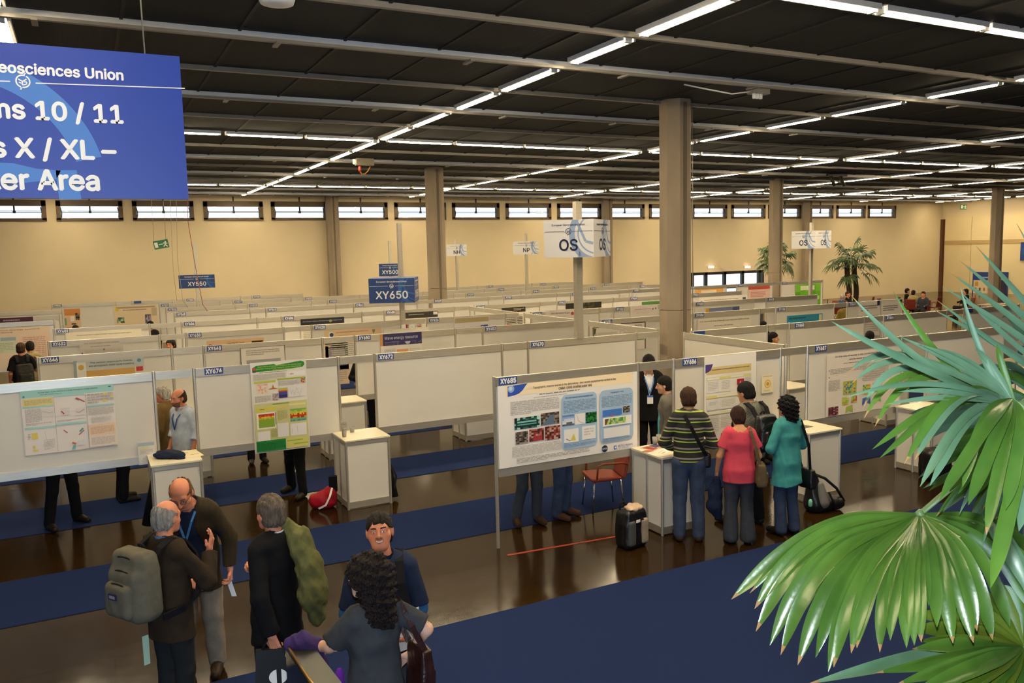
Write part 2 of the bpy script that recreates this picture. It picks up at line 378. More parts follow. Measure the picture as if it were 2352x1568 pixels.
# ================================================================== POSTER BOARDS
ZT, ZB = 2.035, 0.855
RAILH = 0.105
def number_tag(parent, num, x, z, far):
    m = MB(); m.box((x, -0.034, z-0.04), (x+0.235, -0.026, z+0.048), M_navy); t = m.build('number_tag', parent)
    if num:
        m = MB(); put_text(m, 'XY'+num, (x+0.1175, -0.0355, z+0.003), UX, UZ, M_letter, height=0.056, width=0.2, bold=0.055); m.build('lettering', t)
def board(x0, x1, Y, num, label, legs=(0, 0), tagdx=0.05, tagdz=0.0):
    t = thing('poster_board', label, 'poster board', (x0, Y, 0), group='numbered poster boards in rows')
    w = x1-x0
    m = MB(); m.box((0.02, -0.012, ZB+RAILH-0.01), (w-0.02, 0.012, ZT-RAILH+0.01), M_panel); m.build('panel', t)
    m = MB(); m.box((0.02, -0.025, ZT-RAILH), (w-0.02, 0.025, ZT), M_alu); m.box((0.02, -0.027, ZT-RAILH-0.004), (w-0.02, 0.027, ZT-RAILH+0.008), M_alu); m.build('top_rail', t)
    m = MB(); m.box((0.02, -0.025, ZB), (w-0.02, 0.025, ZB+RAILH-0.005), M_alu); m.build('bottom_rail', t)
    for k, xx in enumerate((0.0, w)):
        m = MB(); z0 = 0.0 if legs[k] else ZB-0.02
        pts = [(xx+0.021*math.cos(a*math.pi/4+.39), 0.021*math.sin(a*math.pi/4+.39)-0.006, z0) for a in range(8)]
        m.prism(pts, (0, 0, ZT+0.012-z0), M_alu); m.build('post', t)
    if num is not None: number_tag(t, num, tagdx, ZT-0.05+tagdz, Y > 18)
    return t
def connect(x0, x1, Y, label, fill=False):
    t = thing('connecting_rail', label, 'rail', (x0, Y, 0), group='rails bridging neighbouring boards')
    w = x1-x0
    m = MB(); m.box((0.023, -0.02, ZT-RAILH), (w-0.023, 0.02, ZT), M_alu); m.build('rail', t)
    if fill: m = MB(); m.box((0.023, -0.01, 0.985), (w-0.023, 0.01, ZT-RAILH+0.005), M_panel); m.build('narrow_panel', t)
    return t
def counter(x0, x1, y0, y1, h, label, npan=2):
    t = thing('counter', label, 'counter', (x0, y0, 0), group='white counters between the boards')
    w, d = x1-x0, y1-y0; p = 0.018
    m = MB(); m.box((p, p, 0.1), (w-p, p+0.012, h-0.07), M_panel); m.build('front_panel', t)
    for xx in (p, w-p-0.012):
        for k in range(npan):
            m = MB(); m.box((xx, p+(d-2*p)*k/npan+0.012, 0.1), (xx+0.012, p+(d-2*p)*(k+1)/npan-0.012, h-0.07), M_panel); m.build('side_panel', t)
    for xx in (p, w-p):
        for k in range(npan+1):
            yy = p+(d-2*p)*k/npan
            m = MB(); m.prism([(xx+0.02*math.cos(a*math.pi/4+.39), yy+0.02*math.sin(a*math.pi/4+.39), 0) for a in range(8)], (0, 0, h-0.025), M_alu); m.build('post', t)
    for nm, z0, z1 in (('bottom_frame', 0.015, 0.105), ('top_frame', h-0.075, h-0.02)):
        m = MB()
        m.box((p, p-0.012, z0), (w-p, p+0.016, z1), M_alu); m.box((p-0.012, p, z0), (p+0.016, d-p, z1), M_alu); m.box((w-p-0.016, p, z0), (w-p+0.012, d-p, z1), M_alu); m.box((p, d-p-0.016, z0), (w-p, d-p+0.012, z1), M_alu)
        m.build(nm, t)
    m = MB(); m.box((-0.004, -0.006, h-0.02), (w+0.004, d+0.006, h), M_top); m.build('counter_top', t)
    return t
ROWS = [
 (8.47, [(4.12,6.15,'685'),(6.72,8.60,'686'),(9.12,11.12,'687'),(11.72,13.7,'')], (1,0)),
 (11.48, [(-1.56,.70,'675'),(1.19,3.12,'674'),(3.66,5.73,'672'),(6.2,8.3,'670')], (0,0)),
 (11.12, [(9.2,10.95,''),(11.5,13.5,'668'),(14.05,16.0,'664'),(16.55,18.5,'')], (0,1)),
 (14.33, [(-.72,1.17,'646'),(1.66,3.63,'648'),(4.22,6.17,'650'),(6.75,8.84,'652')], (1,0)),
 (14.10, [(9.3,11.3,'654'),(11.72,13.65,'656'),(14.15,16.05,'658'),(16.5,18.5,'660')], (0,1)),
 (17.00, [(-.66,1.19,'632'),(1.66,3.53,'630'),(4.1,6.05,'628'),(6.65,8.6,'626')], (1,0)),
 (16.85, [(9.2,11.1,'624'),(11.52,13.55,'622'),(14.05,16.1,'620'),(16.55,18.5,'618')], (0,1)),
 (20.00, [(-.66,1.21,'602'),(1.88,3.55,'604'),(4.12,6.1,'606'),(6.68,8.6,'608'),(9.2,11.2,'610'),(11.75,13.65,'612'),(14.22,16.1,'614'),(16.55,18.6,'616')], (1,1)),
 (23.50, [(2.05,4.0,'565'),(4.42,6.4,'563'),(6.93,8.9,'561'),(9.4,11.3,'559'),(11.85,13.8,'557'),(14.35,16.3,'555'),(16.85,18.8,'553'),(19.35,21.1,'551'),(21.6,23.4,'549'),(23.85,26.1,'547')], (1,1)),
 (26.00, [(2.05,4.0,'531'),(4.36,6.3,'533'),(6.82,8.8,'535'),(9.3,11.2,'537'),(11.65,13.8,'539'),(14.25,16.2,'541'),(16.68,18.5,'543'),(18.95,21.0,'545')], (1,1)),
 (28.40, [(2.05,3.9,'529'),(4.3,6.2,'527'),(6.62,8.6,'525'),(9.1,11.0,'523'),(11.6,13.5,'521'),(14.05,16.1,'519'),(16.5,18.4,'517'),(18.9,20.9,'515')], (1,1)),
 (31.20, [(-1.02,.9,'501'),(1.4,2.7,''),(3.1,5.0,'503'),(5.4,7.25,'505'),(12.6,14.5,'509'),(14.95,17.1,'511'),(17.5,19.5,'513')], (1,1)),
]
FILL = {('672','670'), ('650','652'), ('646','648'), ('604','606'), ('565','563'), ('563','561'), ('557','555'), ('624','622'), ('612','614'), ('509','511'), ('531','533'), ('541','543'), ('521','519'), ('519','517'), ('553','551'), ('612','614'), ('547','549'), ('501','')}
BOARD = {}
NEAR = {'685':'nearest board of the hall, blank number tag aside'}
for Y, L, ends in ROWS:
    for k, (x0, x1, num) in enumerate(L):
        if num: lab = 'White aluminium framed poster board tagged XY%s' % num
        else: lab = 'White poster board without readable tag, right of board XY%s' % L[k-1][2] if k else 'White poster board at the cross rail left of board XY668'
        legs = (1 if k == 0 and ends[0] else 0, 1 if k == len(L)-1 and ends[1] else 0)
        o = board(x0, x1, Y, num if (num or Y in (11.12, 31.2)) else None, lab, legs, tagdx=0.13 if num in ('674','686','687','668') else 0.05)
        if num: BOARD[num] = (x0, x1, Y)
        if k+1 < len(L) and L[k+1][0]-x1 < 1.0:
            n2 = L[k+1][2]
            connect(x1, L[k+1][0], Y, 'Short grey rail bridging boards %s and %s' % ('XY'+num if num else 'the untagged one', 'XY'+n2 if n2 else 'the untagged one beyond'), (num, n2) in FILL)
            if Y < 21 and (num, n2) not in {('672','670')}:
                counter(x1-0.14, L[k+1][0]-0.04, Y-0.68, Y-0.05, 0.97,
                        'White counter under the gap between boards %s and %s' % ('XY'+num if num else 'the untagged one', 'XY'+n2 if n2 else 'the untagged one beyond'))
# the header that carries on from XY670 to the spine
connect(8.3, 8.8, 11.48, 'Short grey rail running on from the right end of board XY670')
connect(8.6, 8.97, 17.0, 'Short grey rail from the right end of board XY626 to the spine')
# far left block seen past the ends of the rows
for k, (px, py, lab) in enumerate([(125, 735, 'White board at left edge carrying a tall pinkish poster'), (137, 723, 'White board at left edge, second of three behind the two visitors'), (143, 711, 'White board at left edge, farthest of three behind the two visitors')]):
    p = at_z(px, py, ZT); board(p.x-2.3, p.x, p.y, None if k < 2 else '', lab, (1, 1), tagdx=0.3)
    if k == 0: PL0 = p.copy()
# spine of rails running away at the end of the left blocks
def spine(y0, y1, label, panel=False):
    t = thing('cross_rail', label, 'rail', (9.0, y0, 0), group='rails of the spine running away from the camera')
    d = y1-y0
    m = MB(); m.box((-0.025, 0.03, ZT-RAILH), (0.025, d-0.03, ZT), M_alu); m.box((-0.03, d*0.62, ZT-RAILH-0.002), (0.03, d*0.62+0.03, ZT+0.002), M_alu); m.build('rail', t)
    for yy in (0.0, d):
        m = MB(); m.prism([(0.021*math.cos(a*math.pi/4+.39), yy+0.021*math.sin(a*math.pi/4+.39), 0) for a in range(8)], (0, 0, ZT+0.01), M_alu); m.build('post', t)
    if panel:
        m = MB(); m.box((-0.012, 0.03, ZB), (0.012, d-0.03, ZT-RAILH+0.005), M_panel); m.build('panel', t)
spine(8.75, 11.05, 'Solid white cross wall from board XY687 back to the thick column', True)
spine(11.75, 14.05, 'Open cross rail between the thick column and board XY652')
spine(14.5, 16.8, 'Open cross rail from board XY652 back to board XY626')
spine(17.2, 19.85, 'Open cross rail from board XY626 back to board XY608')

# ================================================================== POSTERS
def rrect(u0, v0, u1, v1, r, asp):
    P = []
    for cx, cy, a0 in ((u1-r, v0+r*asp, -90), (u1-r, v1-r*asp, 0), (u0+r, v1-r*asp, 90), (u0+r, v0+r*asp, 180)):
        for k in range(7): a = math.radians(a0+15*k); P.append((cx+r*math.cos(a), cy+r*asp*math.sin(a)))
    return P
PAL = {'heat': ['3E7C3A','9CC13C','E8C93A','D86A28','A8231E'], 'photo': ['3B3431','5A4E48','7C7068','2A2625','94857A'], 'red': ['6B2420','8E3A34','A86A60','4A1A18','B79A90'], 'sky': ['6F8FC8','A9B9D8','D8DCE6','4E6FAE'], 'teal': ['1E2A2A','2E6A66','6FB3AA','A8D8D0','132020'], 'green': ['0E3A1A','15602A','1E8A3A','0B2E14'], 'pale': ['E6E2E0','D8D4D6','EEEAE6'], 'pink': ['E8C0B4','E2A090','F0D8CC','D8DCC0']}
def poster(name, label, Y, x0, x1, z0, z1, els, paper='E9E4DD', group=None, dy=-0.03, cat='poster'):
    t = MB(); w, h = x1-x0, z1-z0; asp = w/h
    t.box((0, 0, 0), (w, 0.002, h), mat('paper_'+paper, paper, 0.45, spec=0.35))
    lay = [0.0]
    def P(u, v): return Vector((u*w, lay[0], (1-v)*h))
    for i, e in enumerate(els):
        lay[0] = -0.0008-0.00035*i
        k = e[0]
        if k == 'r': t.quad(P(e[1],e[4]), P(e[3],e[4]), P(e[3],e[2]), P(e[1],e[2]), flat(e[5]))
        elif k == 'rr': t.add([P(*q) for q in rrect(e[1],e[2],e[3],e[4],e[6],asp)], [tuple(range(28))], flat(e[5]))
        elif k == 'p': t.add([P(*q) for q in e[1]], [tuple(range(len(e[1])))], flat(e[2]))
        elif k == 'c':
            n = 20; t.add([P(e[1]+e[3]*math.cos(a*2*math.pi/n), e[2]+e[3]*asp*math.sin(a*2*math.pi/n)) for a in range(n)], [tuple(range(n))], flat(e[4]))
        elif k == 'l':
            u0, v0, u1, v1, n, c = e[1:7]; st = (v1-v0)/n; rg = random.Random(int(u0*999+v0*777+n))
            for q in range(n):
                e1 = u1 if q < n-1 else u0+(u1-u0)*rg.uniform(.4,.9); vv = v0+st*q
                a = u0
                while a < e1-0.004:
                    b = min(e1, a+rg.uniform(.012,.06)*max(1, (u1-u0)*2)); t.quad(P(a,vv+st*.55), P(b,vv+st*.55), P(b,vv), P(a,vv), flat(c)); a = b+0.006
        elif k == 't': put_text(t, e[1], P(e[2], e[3]), UX, UZ, flat(e[5]), height=e[4]*h, width=(e[6]*w if len(e) > 6 else None), bold=0.012)
        elif k == 'm':
            u0, v0, u1, v1, nx, ny, pal = e[1:8]; pal = PAL[pal] if isinstance(pal, str) else pal; rg = random.Random(int(u0*991+v0*773+nx)); 
            grad = len(e) > 8
            for a in range(nx):
                for b in range(ny):
                    c = pal[min(len(pal)-1, max(0, int(len(pal)*(b+rg.uniform(-.6,.9))/ny)))] if grad else rg.choice(pal)
                    t.quad(P(u0+(u1-u0)*a/nx, v0+(v1-v0)*(b+1)/ny), P(u0+(u1-u0)*(a+1)/nx, v0+(v1-v0)*(b+1)/ny), P(u0+(u1-u0)*(a+1)/nx, v0+(v1-v0)*b/ny), P(u0+(u1-u0)*a/nx, v0+(v1-v0)*b/ny), flat(c))
        elif k == 's':   # a thin curve
            pts = [P(*q) for q in e[1]]; th = e[3]*h
            for a, b in zip(pts, pts[1:]):
                n = Vector((-(b-a).z, 0, (b-a).x)).normalized()*th; t.quad(a-n, b-n, b+n, a+n, flat(e[2]))
    o = t.build(name, None, (x0, Y+dy, z0)); return tag(o, label, cat, group)
def pxposter(label, Y, tl, br, els, paper='E9E4DD', dy=-0.03, name='poster', cat='poster'):
    a, b = at_y(tl[0], tl[1], Y+dy), at_y(br[0], br[1], Y+dy)
    return poster(name, label, Y, a.x, b.x, b.z, a.z, els, paper, 'posters pinned on the boards', dy, cat)
TX = 'BEB8B2'; DK = '4A4540'
BL = 'A3BEDB'; TB = '7E98B4'
poster('poster', 'Landscape poster with cream title band and two pale blue panels on board XY685', 8.47, 4.15, 6.12, 0.955, 1.935, [
 ('r', .05, 0, .965, .135, 'F2DFBB'), ('p', [(.065,.015),(.2,0),(.19,.02),(.165,.08),(.14,.115),(.11,.13),(.065,.14)], '2C4FB0'), ('c', .088, .05, .022, '8FB0D8'), ('c', .085, .045, .012, 'C9D8E8'),
 ('t', 'Topographic internal waves in the laboratory : two recent experiments carried in the', .535, .065, .032, '6A4A48', .6), ('t', 'CNRM-GAME stratified water tank', .535, .105, .032, '6A4A48', .24),
 ('l', .28, .145, .78, .165, 1, '8A7A74'), ('l', .24, .178, .82, .192, 1, 'BDB0A8'),
 ('l', .08, .205, .415, .375, 8, TX), ('m', .105, .41, .277, .55, 9, 6, 'teal'), ('rr', .115, .44, .268, .53, '1C3130', .02), ('r', .125, .455, .255, .475, '7CC4BA'), ('r', .125, .49, .255, .505, '5AA79E'), ('m', .285, .39, .415, .54, 8, 8, 'photo'), ('p', [(.3,.54),(.35,.42),(.37,.42),(.38,.54)], '5C7288'),
 ('m', .11, .58, .195, .73, 7, 8, 'photo'), ('m', .203, .57, .305, .72, 7, 7, 'red'), ('m', .312, .56, .42, .73, 7, 7, 'red'), ('r', .23, .66, .29, .715, 'A8343C'),
 ('l', .085, .755, .425, .885, 9, 'BDB7B0'), ('l', .115, .905, .63, .97, 4, 'A8A29C'),
 ('rr', .43, .195, .69, .885, BL, .035), ('rr', .71, .195, .965, .87, BL, .035),
 ('t', 'Mountain induced waves in weather lines', .56, .235, .022, '4E6488', .2), ('t', 'Topographic wing', .84, .235, .022, '4E6488', .1),
 ('l', .445, .275, .68, .435, 9, TB), ('l', .725, .275, .955, .42, 8, TB),
 ('m', .435, .45, .52, .585, 6, 6, ['5F83C4','8FA8D4','C9D2E2','D8DCE2','5A6472','3E444C'], 1), ('r', .525, .45, .6, .585, 'E8E6E4'), ('s', [(.54,.47),(.55,.54),(.575,.57),(.59,.575)], 'B0A8A4', .003), ('m', .605, .45, .685, .585, 8, 8, 'green'),
 ('r', .445, .63, .55, .80, 'EAE6E0'), ('p', [(.49,.78),(.515,.69),(.53,.78)], 'D6C85A'), ('s', [(.46,.75),(.49,.78)], '5A4A3A', .004), ('r', .575, .62, .675, .79, 'E8E6E4'), ('l', .59, .65, .66, .75, 3, 'C9C4C0'),
 ('l', .445, .815, .675, .86, 3, TB), ('r', .73, .45, .875, .53, '3F78C8'), ('c', .80, .525, .007, 'C8404A'), ('m', .885, .43, .937, .51, 5, 5, 'photo'),
 ('r', .73, .55, .95, .66, 'EAE8E4'), ('m', .745, .565, .905, .64, 16, 3, ['7FBF5A','A8D070','5FA888','C8C860','4E8A50']), ('p', [(.745,.565),(.775,.565),(.755,.64),(.745,.64)], '6A4A3A'), ('r', .735, .685, .935, .815, 'DCDEE2'), ('l', .725, .83, .95, .86, 3, TB),
 ('c', .742, .945, .0225, '1E2A48'), ('t', 'cnrs', .742, .945, .022, 'E8E8F0', .036), ('r', .81, .925, .832, .975, '4A62A8'), ('c', .823, .95, .007, 'E8E8F0'), ('t', 'METEO FRANCE', .9, .938, .028, '4A5C98', .115), ('l', .845, .96, .955, .97, 1, 'A0A8C0')], 'E9E6E2')
poster('poster', 'Portrait poster with green title cloud and heat map plots on board XY674', 11.48, 1.905, 2.66, 0.80, 2.055, [
 ('p', [(.03,.06),(.1,.035),(.42,.03),(.46,.045),(.9,.015),(.96,.03),(.97,.06),(.93,.085),(.6,.1),(.03,.105)], '2C8A34'), ('c', .065, .075, .03, 'C8503A'), ('r', .035, .085, .09, .11, '5A5A6A'),
 ('t', 'Dependence of transport conditions for gravity wave', .52, .052, .017, 'C8D870', .78), ('t', 'generation during strong orographic events using remote', .5, .074, .017, 'C8D870', .8), ('t', 'sensing and modelling', .55, .094, .013, 'C8D870', .32),
 ('l', .15, .112, .85, .125, 1, '9A948C'), ('r', .03, .13, .62, .2, 'D2CEC4'), ('l', .05, .135, .6, .195, 5, 'B4AEA6'), ('r', .645, .125, .97, .175, 'F0EEEA'), ('t', 'Lidar', .72, .152, .018, 'C04A3A'), ('r', .045, .208, .43, .228, 'B8C23C'), ('r', .46, .195, .975, .212, 'A4B83C'),
 ('m', .09, .24, .28, .345, 7, 6, 'pink'), ('p', [(.3,.3),(.36,.29),(.38,.25),(.4,.29),(.46,.3),(.46,.305),(.3,.305)], 'B07038'), ('l', .05, .37, .33, .44, 6, 'B8B2AC'), ('m', .36, .355, .465, .43, 6, 6, ['A89898','C0B0B0','8A7E80','B8A8A8']),
 ('l', .48, .225, .86, .28, 5, 'B8B2AC'), ('m', .885, .21, .97, .265, 5, 5, ['C03A2A','E88A3A','5AA8C0','3A5AB0','E8C83A']), ('r', .475, .3, .63, .315, 'A8C860'), ('r', .475, .315, .63, .33, 'D8A83A'), ('r', .475, .33, .63, .345, 'B84A3A'), ('r', .475, .345, .63, .375, '3E4A9A'), ('r', .475, .375, .63, .41, '3A2A7C'), ('r', .645, .29, .97, .41, 'E2E0E2'), ('s', [(.68,.3),(.7,.38),(.73,.33),(.76,.39),(.8,.31),(.85,.4),(.9,.32)], 'B8B4B8', .0015),
 ('r', .03, .455, .98, .98, 'CDCB93'), ('r', .35, .465, .65, .478, '7E9A4A'), ('r', .06, .5, .4, .54, 'D8D05A'), ('l', .12, .515, .32, .525, 1, '6A6A3A'), ('r', .65, .485, .95, .505, 'E2DE9A'), ('r', .42, .5, .62, .53, 'D4CC70'),
 ('r', .06, .555, .4, .735, 'EEECE8'), ('r', .09, .57, .375, .72, '86A83A'), ('m', .09, .57, .375, .63, 16, 4, ['C03A22','D8702A','E8C03A','A8B83C'], 1), ('r', .39, .56, .4, .7, '5A3A6A'), ('l', .43, .55, .61, .66, 9, 'A8A670'), ('m', .66, .545, .955, .685, 14, 8, ['7EB05A','A8C85A','E0C840','C8401E','B8321E','D8A83A','6AB07A','4A8AA8'], 1),
 ('r', .06, .76, .28, .87, 'E6E6E8'), ('r', .42, .69, .62, .845, 'DEDEE2'), ('r', .65, .71, .945, .845, 'E6E6EA'), ('s', [(.68,.76),(.68,.82)], '8A8A8A', .001), ('s', [(.78,.74),(.78,.82)], '8A8A8A', .001), ('l', .3, .75, .41, .84, 7, 'A8A670'),
 ('r', .03, .865, .555, .985, '1E8240'), ('l', .04, .885, .54, .975, 8, '0F5A28'), ('r', .58, .87, .97, .98, 'D2CE7C'), ('r', .58, .89, .87, .903, '9AB83C'), ('r', .7, .93, .96, .945, '9AB83C')], 'E6E2DA', 'posters pinned on the boards', -0.034)
CY = 'A4D4CE'
pxposter('Landscape poster with turquoise header in three columns on board XY675', 11.48, (46, 899), (271, 1022), [
 ('r', 0, 0, 1, .115, CY), ('t', 'Ozone layer observations in a wide frequency range satellite', .5, .045, .026, '3E6A68', .64), ('l', .2, .075, .75, .09, 1, '6A9A98'), ('c', .03, .09, .012, '4A7AA8'), ('r', .94, .03, .97, .045, '4A5A68'),
 ('r', .01, .125, .335, .245, 'E4D49A'), ('l', .03, .15, .32, .23, 6, 'C0AE70'), ('r', .01, .245, .335, .27, CY), ('l', .03, .29, .2, .5, 12, 'BEB6B0'), ('r', .2, .3, .33, .43, 'DED8D2'), ('s', [(.21,.34),(.25,.35),(.28,.37),(.32,.36)], 'D0A0A0', .004), ('l', .03, .51, .3, .55, 2, 'BEB6B0'), ('r', .01, .57, .335, .6, CY), ('r', .08, .66, .145, .76, 'E0CE6A'), ('l', .04, .67, .07, .76, 4, 'B4AEA8'), ('r', .08, .86, .11, .9, 'E0CE6A'), ('r', .08, .92, .14, .945, 'E0CE6A'), ('s', [(.22,.65),(.23,.75),(.24,.85),(.3,.92)], 'B8B0AC', .002), ('l', .2, .78, .32, .95, 6, 'CEC8C2'),
 ('r', .345, .115, .675, .13, CY), ('s', [(.58,.17),(.62,.2),(.67,.245)], 'C05A4A', .008), ('s', [(.57,.18),(.61,.21)], '5A3A34', .005), ('r', .4, .31, .5, .43, 'DAD4CE'), ('s', [(.41,.36),(.44,.41)], 'B83A3A', .008), ('r', .56, .33, .67, .45, 'DED8D2'), ('s', [(.57,.39),(.6,.41),(.66,.36)], 'C08A84', .005), ('l', .36, .5, .66, .53, 2, 'BEB6B0'), ('r', .345, .55, .675, .58, CY), ('s', [(.42,.66),(.46,.71)], 'C0605A', .007), ('s', [(.59,.71),(.63,.66)], '4AA09A', .012), ('s', [(.58,.76),(.64,.69)], 'C05A5A', .007), ('s', [(.5,.87),(.54,.9)], 'D06A4A', .012), ('p', [(.51,.92),(.54,.9),(.53,.98),(.49,.98)], '7AC0BC'), ('r', .56, .84, .64, .93, 'DCD8D8'),
 ('l', .7, .13, .99, .3, 4, 'B8B0AA'), ('r', .88, .13, .92, .155, 'E8D860'), ('r', .95, .18, .99, .2, 'E8D860'), ('r', .87, .24, .92, .265, 'E8D860'), ('r', .69, .31, .99, .335, CY), ('l', .7, .36, .98, .47, 8, 'BEB6B0'), ('l', .73, .5, .95, .6, 5, 'CEC8C2'), ('r', .69, .62, .99, .80, 'E8CDB4'), ('l', .71, .66, .97, .78, 7, 'CAA88E'), ('r', .69, .80, .99, .98, 'E4D8CE'), ('l', .71, .83, .97, .95, 8, 'C4B4AA'),
 ('s', [(.342,.12),(.342,.99)], 'B4A89E', .003), ('s', [(.682,.12),(.682,.99)], 'B4A89E', .003), ('s', [(0,1),(1,1)], 'B4A89E', .003)], 'E6DED8')
pxposter('Small leaflet with blue header hanging at the lower right of board XY675', 11.48, (316, 1018), (357, 1063), [('r', 0, 0, 1, .16, 'A8B8C4'), ('r', .08, .18, .65, .28, 'D8D6A0'), ('l', .08, .32, .9, .55, 4, 'BCB8B4'), ('r', .08, .6, .45, .95, 'DDDBD8'), ('c', .3, .72, .05, 'E0D060'), ('l', .5, .6, .92, .95, 5, 'C4C0BC')], 'DEDBD6', dy=-0.05, name='leaflet', cat='leaflet')
pxposter('Poster with slate and ochre header and small red logo on board XY646', 14.33, (168, 829), (340, 960), [('r', 0, 0, 1, .16, 'C0C8C8'), ('r', .0, .0, .05, 1, '9AA8B0'), ('r', .04, .03, .17, .42, 'E6E2DA'), ('c', .1, .11, .04, 'C8A850'), ('r', .17, .165, .86, .3, 'CDA560'), ('r', .17, .3, .97, 1, 'E0D8C8'), ('t', 'The carbon response to forests', .53, .05, .033, '5A5048', .6), ('t', 'and atmospheric water cycle modelling', .53, .1, .033, '5A5048', .64), ('c', .93, .06, .03, '5A90B8'), ('r', .88, .16, .98, .23, 'C04040'), ('l', .2, .33, .95, .9, 16, 'B4ACA2')], 'DCD6CC')
pxposter('Glossy grey poster curling over the top rail of board XY632', 17.0, (181, 783), (289, 880), [('r', 0, 0, 1, .18, 'D2CCC4'), ('t', 'Daily moisture budgets in climate simulations', .52, .07, .035, '8A8078', .8), ('l', .25, .13, .8, .16, 1, 'A49C94'), ('r', .04, .26, .07, .3, '3A342E'), ('r', .54, .2, .57, .24, '3A342E'), ('l', .1, .22, .95, .3, 3, 'B8B0A8'), ('r', .02, .31, .98, .9, 'BCB6B4')], 'C9C2BA', dy=-0.045)
pxposter('Plain white poster with one title line on board XY602', 20.0, (150, 764), (330, 830), [('t', 'Sea level projections in a global circulation ocean model for coastal regions', .5, .1, .04, '8A8074', .72), ('l', .1, .3, .9, .8, 8, 'B4ACA2')], 'E6DEC8')
pxposter('Poster with peach title band and dark corner logo on board XY630', 17.0, (474, 783), (612, 880), [('r', 0, 0, 1, .22, 'DDB890'), ('c', .06, .11, .03, '3A3020'), ('c', .06, .11, .02, 'D8B840'), ('t', 'Long Migration Study', .5, .08, .03, '5A4A3A', .3), ('l', .2, .14, .72, .17, 1, '8A7460'), ('r', .78, .06, .98, .14, '4A3020'), ('l', .05, .3, .95, .9, 12, 'B8B0A6')], 'E2DCD0')
pxposter('White poster with rounded black outline and grey bar on board XY648', 14.33, (552, 799), (662, 960), [('s', [(.0,.0),(.0,1)], '5A544E', .004), ('s', [(1,.0),(1,1)], '5A544E', .004), ('s', [(0,.005),(1,.005)], '5A544E', .003), ('l', .12, .04, .88, .12, 3, 'B0A8A0'), ('r', .12, .17, .9, .3, 'A8A8A6'), ('l', .14, .18, .88, .29, 6, '9A9A98'), ('l', .1, .35, .9, .9, 16, 'B8B0A8')], 'E4DFD6')
pxposter('Peach bordered poster with dark grey chart on board XY628, seen left of board XY650', 17.0, (742, 790), (803, 880), [('r', .05, .02, .3, .06, 'E2C0A0'), ('r', .22, .12, .9, .55, '4A4A6A'), ('r', .32, .15, .88, .52, '8E8E8C'), ('l', .36, .22, .84, .46, 6, '7A7A7A'), ('r', .92, .1, .99, .3, '2A7A3A'), ('r', .92, .38, .99, .52, '2A6A4A'), ('l', .1, .65, .9, .95, 6, 'B8A898')], 'DFC8AE')
pxposter('Dark blue poster titled Wave energy resource on board XY650', 14.33, (873, 768), (973, 900), [('r', 0, .0, .06, .19, 'D8924A'), ('r', .06, 0, 1, .19, '3D3A66'), ('m', .06, .13, 1, .19, 20, 3, ['3D3A66','4A4672','5A5680']), ('t', 'Wave energy resource', .5, .075, .06, 'C8C4D8', .8), ('l', .1, .13, .9, .145, 1, '8A86A8'), ('p', [(.58,.14),(.72,.14),(.69,.18),(.62,.18)], 'C0C0CC'), ('r', .08, .24, .36, .95, 'D4D0CC'), ('m', .38, .26, .66, .48, 12, 7, ['E0A080','E8C05A','C8C850','7AB8A0','7A90C0','B8C840','E8B040'], 1), ('l', .7, .26, .95, .45, 6, 'C8C4BE'), ('l', .1, .26, .34, .6, 8, 'C4C0BA')], 'E4DED4')
pxposter('Poster with pale peach title band and white emblem on board XY628', 17.0, (745, 759), (879, 840), [('r', 0, 0, 1, .25, 'DDBE98'), ('c', .115, .12, .05, 'E8E4DC'), ('c', .12, .12, .035, '3A4460'), ('t', 'Simulated coastal fields during passing storms', .48, .07, .035, '8A6E50', .56), ('l', .24, .14, .75, .16, 1, 'B09878'), ('p', [(.83,.05),(.89,.05),(.86,.17)], '6A8A6A'), ('l', .05, .3, .95, .9, 12, 'BEB6AA')], 'E4DCCC')
pxposter('White strip poster lying over the top rail at the right of board XY628', 17.0, (882, 757), (986, 790), [('l', .1, .3, .9, .7, 2, 'C8C2B8')], 'ECE6DA')
pxposter('Poster with crimson margins and green plot on board XY608 above board XY650', 20.0, (932, 740), (970, 800), [('r', .0, 0, .18, 1, '7A1E2A'), ('r', .7, 0, 1, .7, '7A1E2A'), ('r', .22, .05, .66, .5, 'C8DCCC'), ('s', [(.25,.4),(.4,.2),(.55,.35),(.64,.1)], '6A8A7A', .01)], 'E2D8D0')
pxposter('Lilac poster with rolled top edge on board XY626', 17.0, (1043, 730), (1126, 800), [('r', .02, .02, .98, .16, 'B0A074'), ('r', 0, .3, 1, .52, 'C2B6CC'), ('r', .74, .26, .95, .44, '3E4A8C'), ('l', .05, .6, .9, .95, 7, 'BAB0B8')], 'DAD4D4')
pxposter('Lilac panelled poster on board XY626, seen in the gap left of board XY652', 17.0, (1045, 762), (1098, 830), [('r', .05, .05, .5, .09, 'D8A088'), ('r', .5, .04, .94, .3, 'B4A8CC'), ('r', .9, .02, .99, .3, '7A88A8'), ('r', .5, .4, .66, .55, '3A3A5A'), ('r', .7, .36, .92, .5, '3A7AA0'), ('l', .05, .15, .45, .6, 9, 'C8B8B4')], 'DCCFC8')
pxposter('Poster with long black title band on board XY606', 20.0, (690, 733), (793, 790), [('r', 0, 0, 1, .22, '2A2A32'), ('t', 'Some decadal variations in the warmer layers of the northern ocean', .5, .1, .05, 'A8A8B0', .9), ('c', .68, .12, .035, '8A8A3A'), ('l', .05, .3, .95, .9, 10, 'BEB6AA')], 'E4DCC8')
